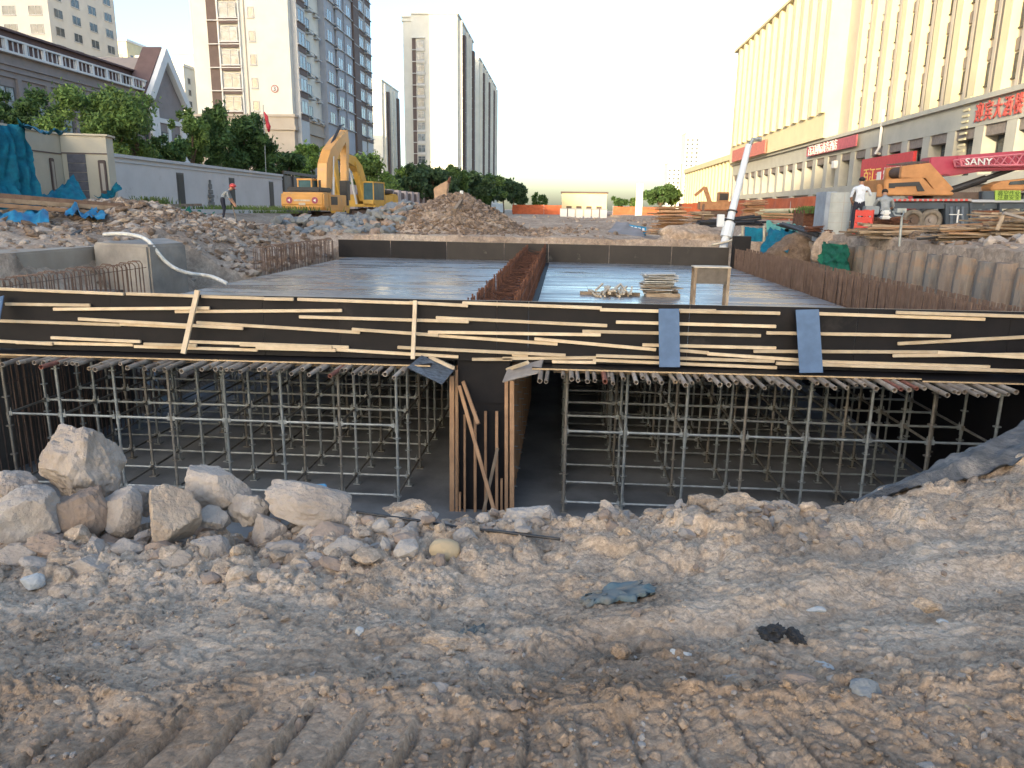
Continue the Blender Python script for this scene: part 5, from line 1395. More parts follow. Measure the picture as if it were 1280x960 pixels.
LF = {'mid': leafmat('leaf_mid', (.12, .20, .06)), 'dark': leafmat('leaf_dark', (.065, .125, .045)), 'bright': leafmat('leaf_bright', (.13, .22, .055)), 'far': leafmat('leaf_far', (.05, .095, .05)), 'acacia': leafmat('leaf_acacia', (.15, .22, .085)), 'grass': leafmat('leaf_grass', (.075, .12, .035))}
def crown_mesh(seed, w, h, d, nclump, nleaf, leaf, mt, base=0.0):
    rs = np.random.RandomState(seed)
    cl = []
    while len(cl) < nclump:
        p = rs.uniform(-1, 1, 3)
        if np.linalg.norm(p) < 1: cl.append(p * (.88, .88, .84))
    cl = np.array(cl); rad = rs.uniform(.09, .33, nclump)
    idx = rs.choice(nclump, nleaf, p=rad ** 2 / (rad ** 2).sum())
    dirs = rs.normal(size=(nleaf, 3)); dirs /= np.linalg.norm(dirs, axis=1)[:, None]
    rr = rad[idx] * rs.uniform(.4, 1.0, nleaf) * (1 + .5 * (rs.uniform(0, 1, nleaf) > .9))
    c = cl[idx] + dirs * rr[:, None]
    c = c * np.array([w / 2, d / 2, h / 2]) + np.array([0, 0, base + h / 2])
    t = rs.normal(size=(nleaf, 3)); t /= np.linalg.norm(t, axis=1)[:, None]
    n_ = dirs + rs.normal(size=(nleaf, 3)) * .7; b = np.cross(t, n_); b /= np.linalg.norm(b, axis=1)[:, None] + 1e-6
    s = leaf * rs.uniform(.6, 1.4, nleaf)[:, None]
    V = np.stack([c - t * s, c + b * s * .45, c + t * s, c - b * s * .45], 1).reshape(-1, 3)
    F = np.arange(nleaf * 4).reshape(-1, 4)
    return np_mesh('crown', V, F, mt, smooth=False), cl * np.array([w / 2, d / 2, h / 2]) + np.array([0, 0, base + h / 2])
def tree(label, pxc, pytop, pybot, wpx, Y, kind='mid', nleaf=6000, nclump=26, seed=None, ground=-1.2, group=None, name='tree', leaf=None, cat='tree', trunk_r=.16):
    top = P(pxc, pytop, Y); bot = P(pxc, pybot, Y); w = wpx * Y * 1.14 / FPX; h = top.z - bot.z
    t = thing(name, label, cat, (top.x, Y, ground), group=group)
    leaf = leaf or max(.10, Y * .0028)
    seed = seed or int(pxc * 7 + Y)
    me, cl = crown_mesh(seed, w, h, w * .85, nclump, nleaf, leaf, LF[kind], base=bot.z - ground)
    o = place('crown', me, t, Matrix.Identity(4), world=False)
    m = MB(); r = random.Random(seed)
    f = (top.x + r.uniform(-.2, .2), Y, 0)
    H = bot.z - ground + h * .55
    pts = [Vector((r.uniform(-.15, .15) * i, r.uniform(-.15, .15) * i, H * i / 4 - .1)) for i in range(5)]
    m.path(pts, trunk_r, 7, taper=[1.2, .95, .8, .6, .35])
    for k in range(min(9, len(cl))):
        c = Vector(cl[k * 2 % len(cl)]); s = pts[r.choice((2, 3, 3))]; mid = s.lerp(c, .5) + Vector((0, 0, .15)); m.path([s, mid, c], trunk_r * .4, 5, taper=[1, .7, .3])
    m.build('trunk', M_bark, t, world=False)
    return t
tree('largest broad green tree overhanging the white wall, beside the mauve building', 124, 93, 205, 124, 43.5, 'mid', 15000, 46, ground=-1)
tree('lower right lobe tree whose branch hangs over the white wall coping', 158, 126, 214, 56, 45.6, 'mid', 5000, 20, ground=-1)
tree('dark green tree at the left edge behind the cream entrance wall', 26, 108, 178, 84, 47, 'dark', 6000, 26)
tree('round dark shrub between the broad tree and the gabled house', 202, 164, 216, 56, 50.5, 'dark', 4500, 20, name='shrub', cat='shrub')
tree('thin tree in front of the gabled house, orange light behind it', 232, 128, 222, 54, 54, 'mid', 5500, 24)
tree('tall dark tree below the number 3 tower, left one of the pair', 262, 128, 226, 50, 57.5, 'dark', 6500, 28)
tree('tall bushy tree below the number 3 tower, right one of the pair', 304, 138, 232, 88, 63, 'dark', 12000, 44)
tree('low green tree between the bushy tree and the near digger', 358, 184, 236, 62, 73, 'dark', 4500, 20)
tree('bright green tree directly behind the near digger boom', 392, 176, 246, 66, 82, 'bright', 7500, 30)
tree('green tree between the two diggers and the tower, above the far digger', 462, 190, 256, 66, 104, 'mid', 6000, 28)
tree('bright small tree over the far digger cab', 486, 204, 256, 50, 115, 'bright', 4500, 20)
tree('pale yellow green acacia above the pillar fence', 528, 218, 256, 60, 130, 'acacia', 6500, 30)
for i, (px, pt, w, Y, k, lab) in enumerate([
    (510, 204, 50, 112, 'far', 'dark tree behind the acacia, at the left end of the long row'),
    (542, 196, 56, 118, 'far', 'highest dark tree of the long row, at the foot of the brightest tower'),
    (566, 206, 44, 128, 'dark', 'dark tree right of the highest one in the long row'),
    (590, 212, 46, 138, 'far', 'dark tree of the long row above the dirt mound peak'),
    (612, 218, 40, 150, 'dark', 'dark tree of the long row where the white railing fence starts'),
    (630, 222, 34, 165, 'far', 'dark tree of the long row, third from its right end'),
    (642, 224, 26, 180, 'far', 'dark tree of the long row, second from its right end'),
    (651, 234, 16, 195, 'dark', 'smallest dark tree closing the long row at its right end')]):
    tree(lab, px, pt, 258, w, Y, k, 5200, 26, group='dark trees in the long row behind the fences')
tree('small round dark tree left of the pair, left of the pavilion', 669, 239, 262, 10, 230, 'dark', 900, 9)
tree('round dark tree nearest the pavilion on its left', 681, 241, 262, 11, 225, 'dark', 900, 9)
tree('small round dark tree just right of the pavilion', 774, 243, 260, 16, 200, 'dark', 1300, 10)
tree('tiny green tree left of the white sign tower', 789, 247, 260, 12, 200, 'mid', 800, 8)
tree('large dark green tree at the left end of the sandstone wing', 826, 230, 260, 34, 150, 'dark', 4500, 24)
tree('yellow green sunlit tree touching the sandstone wing', 845, 234, 260, 22, 152, 'bright', 2600, 16)
# weeds
def weeds(label, px, py, w, h, Y, n, seed, g=None):
    rs = np.random.RandomState(seed); c = P(px, py, Y); s = Y / FPX
    x = c.x + rs.normal(0, w * s * .3, n); y = Y + rs.uniform(-1.2, 1.2, n); z0 = c.z - h * s * .5
    L = h * s * rs.uniform(.35, 1.0, n); a = rs.uniform(0, 6.28, n); lean = rs.uniform(0, .5, n) * L
    V = np.stack([np.stack([x, y, np.full(n, z0)], -1), np.stack([x + .05, y, np.full(n, z0)], -1), np.stack([x + np.cos(a) * lean + .02, y + np.sin(a) * lean, z0 + L], -1), np.stack([x + np.cos(a) * lean, y + np.sin(a) * lean, z0 + L], -1)], 1).reshape(-1, 3)
    o = np_obj('weeds', V, np.arange(n * 4).reshape(-1, 4), LF['grass'], False); return tag(o, label, kind='stuff')
weeds('weeds along the foot of the white wall', 300, 259, 150, 6, 42, 600, 1)
weeds('weed clump at the bottom of the carved ornament', 190, 251, 26, 12, 34, 260, 2)
weeds('weeds behind the near digger', 345, 264, 60, 5, 44, 200, 3)

# ================================================================ people
def person(label, joints, edges, radii, cols, loc, rz, parts=None, s=1.0):
    """one continuous skinned body; cols maps bone index -> material index"""
    t = thing('person', label, 'person', loc, rz)
    me = bpy.data.meshes.new('skel'); names = list(joints); P_ = [Vector(joints[k]) * s for k in names]; ix = {k: i for i, k in enumerate(names)}
    E_ = [(ix[a], ix[b]) for a, b in edges]
    me.from_pydata([p[:] for p in P_], E_, [])
    tmp = bpy.data.objects.new('skel', me); COL.objects.link(tmp)
    md = tmp.modifiers.new('s', 'SKIN'); sv = me.skin_vertices[0].data
    for i, k in enumerate(names):
        r = radii[k] * s if not isinstance(radii[k], tuple) else 0
        sv[i].radius = (r, r) if r else (radii[k][0] * s, radii[k][1] * s)
    sv[ix['pelvis']].use_root = True
    sb = tmp.modifiers.new('u', 'SUBSURF'); sb.levels = 2; sb.render_levels = 2
    bpy.context.view_layer.update()
    body = bpy.data.meshes.new_from_object(tmp.evaluated_get(bpy.context.evaluated_depsgraph_get())); bpy.data.objects.remove(tmp)
    body.name = 'body'; body.materials.clear()
    for m_ in cols['mats']: body.materials.append(m_)
    bones = [(P_[a], P_[b], cols.get((names[a], names[b]), 0)) for a, b in E_]
    for f in body.polygons:
        c = f.center; best = 9; bi = 0
        for a, b, k in bones:
            ab = b - a; tt = max(0, min(1, (c - a).dot(ab) / max(ab.length_squared, 1e-9))); d = (c - (a + ab * tt)).length
            if d < best: best, bi = d, k
        f.material_index = bi; f.use_smooth = True
    o = bpy.data.objects.new('body', body); COL.objects.link(o); o.parent = t; WM[o.name] = wm(t)
    return t
M_skin = mat('skin', (.36, .20, .13), .6, scale=8, var=.06); M_hair = mat('hair', (.015, .012, .01), .6, scale=30)
M_wshirt = mat('white_shirt', (.62, .66, .72), .85, scale=9, bump=.01, bscale=10); M_gshirt = mat('grey_shirt', (.27, .29, .30), .85, scale=9, bump=.01, bscale=10)
M_navy = mat('navy_trousers', (.02, .022, .035), .85, scale=9); M_shoe = mat('shoe', (.03, .028, .025), .7, scale=9)
EDG = [('pelvis', 'waist'), ('waist', 'chest'), ('chest', 'neck'), ('neck', 'chin'), ('chin', 'crown'),
       ('pelvis', 'hip_l'), ('hip_l', 'knee_l'), ('knee_l', 'ankle_l'), ('ankle_l', 'toe_l'), ('pelvis', 'hip_r'), ('hip_r', 'knee_r'), ('knee_r', 'ankle_r'), ('ankle_r', 'toe_r'),
       ('chest', 'sh_l'), ('sh_l', 'el_l'), ('el_l', 'wr_l'), ('wr_l', 'hand_l'), ('chest', 'sh_r'), ('sh_r', 'el_r'), ('el_r', 'wr_r'), ('wr_r', 'hand_r')]
EDG += [('hand_l', 'f1_l'), ('hand_l', 'f2_l'), ('hand_l', 'f3_l'), ('wr_l', 'th_l'), ('hand_r', 'f1_r'), ('hand_r', 'f2_r'), ('hand_r', 'f3_r'), ('wr_r', 'th_r')]
RAD = dict(pelvis=(.15, .115), waist=(.135, .10), chest=(.165, .115), neck=.055, chin=.075, crown=.088, hip_l=.095, hip_r=.095, knee_l=.062, knee_r=.062, ankle_l=.045, ankle_r=.045, toe_l=.04, toe_r=.04,
           sh_l=.065, sh_r=.065, el_l=.045, el_r=.045, wr_l=.03, wr_r=.03, hand_l=.036, hand_r=.036)
for s_ in 'lr':
    for f_ in ('f1_', 'f2_', 'f3_', 'th_'): RAD[f_ + s_] = .012
def hands(J):
    for s_ in 'lr':
        w, h = Vector(J['wr_' + s_]), Vector(J['hand_' + s_]); d = (h - w).normalized(); x = d.orthogonal().normalized(); y = d.cross(x)
        for k, (n_, o_) in enumerate((('f1_', -.03), ('f2_', 0), ('f3_', .03))): J[n_ + s_] = tuple(h + d * .085 + y * o_ + x * .03)
        J['th_' + s_] = tuple(w + d * .07 + y * -.06)
    return J
def colmap(mats, shirt=0, trou=1, skin=2, shoe=3, hair=2, short=True):
    c = {'mats': mats}
    for a, b in EDG:
        k = skin
        if a in ('pelvis', 'waist') or (a == 'chest' and b.startswith('sh')): k = shirt
        if (a == 'pelvis' and b.startswith('hip')) or a.startswith('hip') or a.startswith('knee'): k = trou
        if a.startswith('ankle'): k = shoe
        if a.startswith('sh_'): k = shirt
        if a == 'chest' and b == 'neck': k = shirt
        c[(a, b)] = k
    return c
def head_bits(t, J, hairmat, helmet=None):
    """face features and hair on the head; head axis from chin to crown, face towards -y of the person"""
    ch, cr = Vector(J['chin']), Vector(J['crown']); up = (cr - ch).normalized(); c = ch.lerp(cr, .55)
    side = Vector((1, 0, 0)); fw = side.cross(up).normalized() * -1
    if fw.y > 0: fw = -fw
    Mh = Matrix((side, fw, up)).transposed().to_4x4(); Mh.translation = c
    m = MB()
    m.tube(Mh @ Vector((0, .088, -.015)), Mh @ Vector((0, .115, -.04)), .012, 6); m.tube(Mh @ Vector((-.09, 0, -.01)), Mh @ Vector((-.105, 0, -.01)), .025, 6); m.tube(Mh @ Vector((.09, 0, -.01)), Mh @ Vector((.105, 0, -.01)), .025, 6)
    m.build('face_feature', M_skin, t, world=False)
    m = MB(); 
    for x in (-.032, .032): m.tube(Mh @ Vector((x, .085, .01)), Mh @ Vector((x, .094, .01)), .010, 6)
    m.box((0, .088, -.075), (.045, .012, .008), Mh); m.build('eye', M_hair, t, world=False)
    V, F = ICO[2]; r = .112 if helmet is None else .135
    m = MB(); vs = []
    for v in V:
        z = max(v[2], -.25 if helmet is None else .0); vs.append(Mh @ (Vector((v[0] * r * .9, v[1] * r - (.012 if helmet is None else 0), z * r * .95 + .035))))
    m.add(vs, [tuple(f) for f in F])
    if helmet is not None: m.tube(Mh @ Vector((0, .02, .03)), Mh @ Vector((0, .02, .04)), .155, 14)
    m.build('hair' if helmet is None else 'helmet', helmet or hairmat, t, world=False, smooth=True)
# standing man, white shirt, seen from behind and a bit from the side, right hand raised to his face
f = P(1070, 291, 25.4)
J = hands(dict(pelvis=(0, 0, .93), waist=(0, .0, 1.12), chest=(0, .01, 1.34), neck=(0, -.02, 1.50), chin=(0, -.04, 1.56), crown=(0, -.03, 1.68),
     hip_l=(.10, 0, .88), knee_l=(.14, -.04, .48), ankle_l=(.15, .02, .08), toe_l=(.17, -.14, .04), hip_r=(-.10, 0, .88), knee_r=(-.16, .0, .48), ankle_r=(-.26, .06, .08), toe_r=(-.29, -.1, .04),
     sh_l=(.20, 0, 1.40), el_l=(.27, -.04, 1.14), wr_l=(.22, -.20, .96), hand_l=(.19, -.27, .93), sh_r=(-.20, 0, 1.40), el_r=(-.31, -.12, 1.18), wr_r=(-.26, -.26, 1.34), hand_r=(-.22, -.29, 1.40)))
t = person('man in a white shirt and dark trousers standing beside the pale pillar', J, EDG, RAD, colmap([M_wshirt, M_navy, M_skin, M_shoe]), (f.x, 25.4, f.z), math.pi * .9)
head_bits(t, J, M_hair)
M1 = wm(t) @ Vector((.1, -.25, .9)); 
m = MB(); m.box((f.x + .28, 25.15, f.z + .72), (.42, .30, .26)); tag(m.build('tool_case', mat('case_grey', (.22, .25, .27), .5, scale=4), bevel=.02), 'small grey case carried at the hip of the man in white', 'case')
# man in grey shirt, sitting bent forward
f = P(1102, 289, 25.8)
J = hands(dict(pelvis=(0, .12, .50), waist=(0, .10, .70), chest=(0, -.02, .93), neck=(0, -.12, 1.07), chin=(0, -.17, 1.11), crown=(0, -.22, 1.22),
     hip_l=(.11, .08, .48), knee_l=(.16, -.34, .52), ankle_l=(.15, -.30, .08), toe_l=(.16, -.44, .04), hip_r=(-.11, .08, .48), knee_r=(-.16, -.34, .52), ankle_r=(-.15, -.30, .08), toe_r=(-.16, -.44, .04),
     sh_l=(.20, -.03, .98), el_l=(.30, -.15, .74), wr_l=(.20, -.34, .62), hand_l=(.17, -.41, .60), sh_r=(-.20, -.03, .98), el_r=(-.30, -.15, .74), wr_r=(-.20, -.34, .62), hand_r=(-.17, -.41, .60)))
t = person('man in a grey shirt sitting bent forward left of the crane truck', J, EDG, RAD, colmap([M_gshirt, M_navy, M_skin, M_shoe]), (f.x, 25.8, f.z + .05), math.pi * .95)
head_bits(t, J, M_hair)
m = MB(); m.box((f.x, 25.72, f.z + .2), (.6, .4, .5)); tag(m.build('crate', M_rustd, bevel=.02), 'dark crate that the man in grey sits on', 'crate')
# stooping worker with red helmet on the left rubble
f = P(284, 291, 31.5); f.z = gz(f.x, 31.5) + .12
J = hands(dict(pelvis=(0, 0, .86), waist=(.04, 0, 1.03), chest=(.20, 0, 1.20), neck=(.31, 0, 1.28), chin=(.36, -.01, 1.30), crown=(.47, -.01, 1.36),
     hip_l=(0, -.1, .82), knee_l=(.06, -.12, .45), ankle_l=(0, -.12, .08), toe_l=(.15, -.12, .04), hip_r=(0, .1, .82), knee_r=(.03, .14, .45), ankle_r=(-.08, .14, .08), toe_r=(.07, .14, .04),
     sh_l=(.22, -.19, 1.18), el_l=(.30, -.22, .92), wr_l=(.45, -.18, .70), hand_l=(.49, -.16, .64), sh_r=(.22, .19, 1.18), el_r=(.32, .22, .92), wr_r=(.45, .18, .70), hand_r=(.49, .16, .64)))
t = person('worker with a red helmet and grey shirt stooping over the rubble at the left', J, EDG, RAD, colmap([M_gshirt, M_navy, M_skin, M_shoe]), (f.x - .1, 31.5, f.z), .25)
m = MB(); V, F = ICO[2]; m.add([Vector((.45 + v[0] * .15, v[1] * .14, 1.40 + max(v[2], -.1) * .14)) for v in V], [tuple(q) for q in F]); m.tube((.46, 0, 1.385), (.47, 0, 1.395), .17, 12); m.build('helmet', mat('helmet_red', (.55, .07, .06), .35, scale=4, var=.05), t, world=False, smooth=True)
m = MB(); m.tube((.49, -.02, .62), (.62, 0, .02), .02, 6); tag(m.build('shovel', M_plank, None), 'shovel handle held by the stooping worker', 'shovel'); 
bpy.data.objects['shovel'].location = (f.x + .38, 31.5, f.z)

# ================================================================ diggers
M_yel = mat('digger_orange', (.58, .29, .075), .45, scale=1.2, var=.08, dirt=((.38, .24, .13), 1.6, .55), coat=.2)
M_yel2 = mat('digger_yellow', (.58, .35, .07), .5, scale=1.2, var=.1, dirt=((.36, .25, .13), 1.6, .56))
M_black = mat('black_metal', (.03, .03, .032), .5, scale=3, dirt=((.11, .09, .07), 2, .58))
M_track = mat('track_steel', (.10, .07, .055), .8, scale=4, bump=.02, bscale=12)
def excavator(label, loc, rz, paint, boom, stick, tool='hammer', slew=0.0, S=1.0, pads=True):
    """local: +y forward (boom side), x right; undercarriage below, upper body slewed"""
    t = thing('excavator', label, 'excavator', loc, rz)
    B = lambda m, n, mt, p=t, **k: m.build(n, mt, p, world=False, **k)
    for sx in (-1, 1):
        m = MB(); x = sx * 1.08; prof = []
        for a in range(9): an = math.pi / 2 + a * math.pi / 8; prof.append((-1.55 + math.cos(an) * .44, .45 + math.sin(an) * .44))
        for a in range(9): an = -math.pi / 2 + a * math.pi / 8; prof.append((1.55 + math.cos(an) * .44, .45 + math.sin(an) * .44))
        m.prism(prof, x - .27, x + .27, 'yz')
        for k in range(18): m.box((x, -1.7 + k * .2, .90), (.56, .05, .05)); m.box((x, -1.7 + k * .2, -.0 + .01), (.56, .05, .05))
        tr = B(m, 'track', M_track)
        m = MB()
        for k in range(6): m.tube((x + sx * .2, -1.3 + k * .52, .3), (x + sx * .3, -1.3 + k * .52, .3), .15, 10)
        B(m, 'track_roller', M_black, tr)
    m = MB(); m.b2((-.85, -1.1, .35), (.85, 1.1, .8)); m.tube((0, 0, .8), (0, 0, 1.02), .6, 20); B(m, 'undercarriage', M_track)
    # upper body
    m = MB(); m.prism([(-2.55, 1.12), (-2.72, 1.35), (-2.72, 1.95), (-2.6, 2.12), (-1.9, 2.14), (-1.9, 1.08)], -1.33, 1.33, 'yz'); cw_ = B(m, 'counterweight', paint, bevel=.09)
    em = mat('emblem', (.30, .06, .10), .4, scale=4, var=.05)
    for x in (-.78, .80):
        m = MB(); m.tube((x, -2.70, 1.66), (x, -2.755, 1.66), .19, 18); B(m, 'round_emblem', em, cw_)
        m = MB(); m.tube((x, -2.755, 1.66), (x, -2.765, 1.66), .10, 3); B(m, 'emblem_mark', M_white, cw_)
    m = MB(); m.b2((-.5, -2.745, 1.60), (.5, -2.718, 1.70)); m.b2((-.2, -2.745, 1.38), (.2, -2.718, 1.52)); B(m, 'rear_plate', mat('plate_pale', (.5, .42, .32), .6, scale=4), cw_)
    m = MB(); m.b2((-1.33, -1.89, 1.08), (1.33, 1.25, 1.30)); m.b2((.45, -1.89, 1.30), (1.33, .9, 2.02)); m.b2((-1.33, -1.89, 1.30), (-.4, -.35, 2.02)); m.b2((-.4, -1.89, 1.30), (.45, -.3, 2.02)); B(m, 'house', paint, bevel=.03)
    m = MB(); m.b2((.85, -1.6, 1.42), (1.345, -.6, 1.9)); B(m, 'side_grille', M_black)
    m = MB(); m.b2((-1.1, -2.3, 2.145), (.95, -.5, 2.42)); B(m, 'engine_hood', M_black, bevel=.06)
    m = MB(); m.tube((.5, -1.2, 2.42), (.5, -1.2, 2.85), .07, 8); B(m, 'exhaust', M_black)
    # cab on the left
    cabm = MB()
    for (x, y) in ((-1.3, -.3), (-1.3, 1.45), (-.42, -.3), (-.42, 1.45)): cabm.b2((x - .04, y - .04, 1.3), (x + .04, y + .04, 2.9))
    cabm.b2((-1.36, -.36, 2.88), (-.36, 1.5, 2.98)); cabm.b2((-1.34, -.34, 1.3), (-.38, 1.49, 1.62)); cab = B(cabm, 'cab', paint, bevel=.02)
    g = MB(); g.b2((-1.31, -.28, 1.62), (-.41, 1.43, 2.875)); B(g, 'cab_window', mat('cab_glass', (.06, .12, .13), .12, scale=2, spec=.8), cab)
    # boom: list of (y, z, depth) points along its centre line
    def arm(pts, name, w, mt):
        m = MB(); top, bot = [], []
        n = len(pts)
        for i, (y, z, d) in enumerate(pts):
            a = Vector((pts[min(i + 1, n - 1)][0] - pts[max(i - 1, 0)][0], pts[min(i + 1, n - 1)][1] - pts[max(i - 1, 0)][1])).normalized()
            nn = Vector((-a.y, a.x)) * d / 2; top.append((y + nn.x, z + nn.y)); bot.append((y - nn.x, z - nn.y))
        for i in range(n - 1):
            m.prism([top[i], top[i + 1], bot[i + 1], bot[i]], -w / 2, w / 2, 'yz')
        return B(m, name, mt, bevel=.0)
    arm(boom, 'boom', .60, paint); arm(stick, 'stick', .44, paint)
    b0, b1, b2_ = boom[0], boom[len(boom) // 2], boom[-1]
    for sx in (-.33, .33):
        m = MB(); m.tube((sx, 1.15, 1.25), (sx, (b1[0] * .6 + .46), b1[1] * .6 + .5), .085, 8); m.tube((sx, (b1[0] * .6 + .46), b1[1] * .6 + .5), (sx, b1[0], b1[1]), .05, 8); B(m, 'boom_cylinder', M_white if sx > 0 else paint)
    s0, s1 = stick[0], stick[-1]
    m = MB(); m.tube((0, b1[0] + .1, b1[1] + .42), (0, b2_[0] - .4, b2_[1] + .50), .09, 8); m.tube((0, b2_[0] - .4, b2_[1] + .50), (0, s0[0] + .1, s0[1] + .35), .05, 8); B(m, 'stick_cylinder', M_black)
    m = MB(); m.tube((0, s0[0] + .28, s0[1]), (0, s1[0] + .42, s1[1] + .3), .08, 8); B(m, 'tool_cylinder', paint)
    e = Vector((0, s1[0], s1[1]))
    if tool == 'hammer':
        m = MB(); m.b2((-.27, e.y - .25, e.z - 1.15), (.27, e.y + .3, e.z + .12)); m.b2((-.2, e.y - .15, e.z - 1.5), (.2, e.y + .2, e.z - 1.15)); m.tube((0, e.y, e.z - 1.5), (0, e.y, e.z - 2.1), .08, 8, r2=.04); B(m, 'hydraulic_hammer', M_black, bevel=.03)
    else:
        m = MB(); m.prism([(e.y - .2, e.z + .1), (e.y + .3, e.z), (e.y + .6, e.z - .7), (e.y + .2, e.z - 1.1), (e.y - .6, e.z - 1.0), (e.y - .8, e.z - .5)], -.5, .5, 'yz'); B(m, 'bucket', paint, bevel=.03)
    return t
e1 = P(391, 285, 46.3)
excavator('near orange digger seen from behind, its boom raised and a black hammer on the stick', (-15.1, 46.6, -1.3), R(-5), M_yel,
          [(.5, 1.5, .6), (.7, 2.6, .85), (.95, 3.7, 1.05), (1.55, 4.4, 1.0), (2.7, 5.15, .8), (4.1, 5.95, .5)],
          [(4.25, 6.25, .4), (4.35, 5.6, .62), (4.3, 4.6, .5), (4.1, 2.9, .34)])
excavator('far yellow digger facing left behind the heap of broken concrete, its cab towards us', (-15.5, 59.5, -1.05), R(166), M_yel2,
          [(.5, 1.6, .5), (.9, 2.8, .62), (1.5, 3.9, .7), (2.3, 4.4, .7), (4.0, 4.7, .5), (4.8, 4.6, .4)],
          [(4.9, 4.9, .4), (4.9, 4.0, .55), (4.6, 2.6, .4), (4.4, 1.6, .3)], tool='bucket')
# bucket tip of a third machine poking out behind the mound
p = P(554, 238, 44)
t = thing('excavator_bucket', 'lone dusty yellow digger bucket raised behind the earth mound', 'bucket', (p.x, p.y, p.z - .6)); M = Matrix.Translation(p)
m = MB(); m.prism([(-.45, -.6), (-.5, .1), (-.1, .35), (.35, .55), (.25, -.1), (.3, -.6)], -.35, .35, 'xz', M); m.build('bucket', mat('bucket_dusty', (.42, .28, .18), .85, scale=3), t, bevel=.03)
m = MB()
for k in range(3): m.prism([(.25, .45), (.42, .78), (.36, .40)], -.33 + k * .27, -.23 + k * .27, 'xz', M)
m.build('tooth', M_rust, t)

# ================================================================ crane truck
def crane():
    Y = 35.5; q = lambda px, py, y=Y: P(px, py, y)
    base = q(1190, 286)
    t = thing('crane_truck', 'big truck crane with maroon boom and orange turntable parked before the sandstone building', 'crane truck', (q(1200, 286).x, Y + 1.2, base.z))
    nav = mat('truck_navy', (.045, .06, .08), .45, scale=1.5, var=.15, dirt=((.16, .14, .12), 1.8, .6)); org = mat('crane_orange', (.42, .20, .075), .5, scale=1.5, dirt=((.32, .18, .10), 2, .6))
    mar = mat('boom_maroon', (.34, .035, .07), .4, scale=1.2, var=.12, coat=.2); pnk = mat('jib_pink', (.52, .16, .20), .5, scale=2); lime = mat('lime_sign', (.27, .40, .06), .5, scale=3, var=.05)
    def prism_px(pts, y0, y1, name, mt, bev=.02, parent=t):
        poly = [(q(a, b).x, q(a, b).z) for a, b in pts]; m = MB(); m.prism(poly, y0, y1, 'xz'); return m.build(name, mt, parent, bevel=bev)
    def rect(x0, y0, x1, y1, ya, yb, name, mt, bev=.015, parent=t):
        return prism_px([(x0, y1), (x1, y1), (x1, y0), (x0, y0)], ya, yb, name, mt, bev, parent)
    rect(1114, 253, 1330, 261, Y + .1, Y + 2.5, 'chassis', nav); rect(1112, 248.5, 1214, 251.5, Y - .05, Y + 2.6, 'deck', mat('deck_grey', (.30, .28, .28), .6, scale=4))
    rect(1214, 249.5, 1330, 253, Y - .05, Y + 2.6, 'deck', M_bluegrey)
    m = MB()
    for k in range(15):
        a, b = q(1116 + k * 6.4, 250), q(1119.4 + k * 6.4, 250); m.b2((a.x, Y - .065, a.z - .05), (b.x, Y - .052, a.z + .045))
    m.build('warning_stripe', mat('stripe_red', (.5, .06, .05), .5, scale=3), t)
    rect(1113, 253, 1130, 285, Y + .3, Y + 2.2, 'outrigger_box', nav); rect(1182, 255, 1211, 284, Y + .0, Y + .7, 'tool_box', nav)
    for px in (1187, 1194, 1201):
        rect(px, 258, px + 4, 281, Y - .03, Y - .003, 'box_rib', mat('rib_%d' % px, (.10, .125, .16), .5, scale=3))
    rect(1146, 250, 1182, 260, Y + .2, Y + 2.4, 'mudguard', nav)
    for z0 in (263, 268, 273.5, 279): rect(1214, z0, 1248, z0 + 3, Y - .1, Y + .5, 'step', M_rust)
    rect(1211, 254, 1214, 286, Y - .1, Y + .5, 'step_frame', nav); rect(1248, 254, 1251, 286, Y - .1, Y + .5, 'step_frame', nav)
    tyre = mat('tyre_dusty', (.20, .17, .135), .95, scale=4, col2=(.10, .088, .075), bump=.01, bscale=20)
    def wheel(px, y0=Y + .1):
        c = q(px, 275.5); r = .50
        m = MB(); n = 28
        prof = [(r * .58, 0), (r * .86, -.02), (r, .06), (r, .30), (r * .86, .36), (r * .58, .34)]
        vs = []; fs = []
        for i in range(n):
            a = 2 * math.pi * i / n
            for rr, yy in prof: vs.append((c.x + math.cos(a) * rr, y0 + yy, c.z + math.sin(a) * rr))
        k = len(prof)
        for i in range(n):
            for j in range(k): fs.append((i * k + j, i * k + (j + 1) % k, ((i + 1) % n) * k + (j + 1) % k, ((i + 1) % n) * k + j))
        m.add(vs, fs); w = m.build('wheel', tyre, t, smooth=True)
        m = MB(); m.tube((c.x, y0 + .10, c.z), (c.x, y0 + .25, c.z), r * .6, 20); m.tube((c.x, y0 + .02, c.z), (c.x, y0 + .1, c.z), r * .22, 12); m.build('rim', M_track if px < 1160 else M_lourve, w)
    for px in (1143, 1166, 1266, 1292): wheel(px)
    for px in (1143, 1166): wheel(px, Y + 1.9)
    # superstructure
    prism_px([(1107, 244), (1107, 224), (1155, 221.5), (1168, 236), (1194, 240), (1194, 244)], Y + .1, Y + 2.5, 'turntable', org, .04)
    prism_px([(1112, 235), (1112, 229), (1150, 227), (1157, 239), (1148, 239), (1146, 232.5), (1120, 233.5), (1119, 235)], Y + .06, Y + .1, 'side_recess', M_black, 0)
    rect(1100, 230, 1107, 246, Y + .3, Y + 2.3, 'counterweight', org, .04)
    prism_px([(1129, 222), (1131, 207), (1166, 203), (1196, 236), (1186, 243), (1176, 243), (1160, 222)], Y + .25, Y + .5, 'winch_frame', org, .02)
    prism_px([(1129, 222), (1131, 207), (1166, 203), (1196, 236), (1186, 243), (1176, 243), (1160, 222)], Y + 1.9, Y + 2.15, 'winch_frame', org, .02)
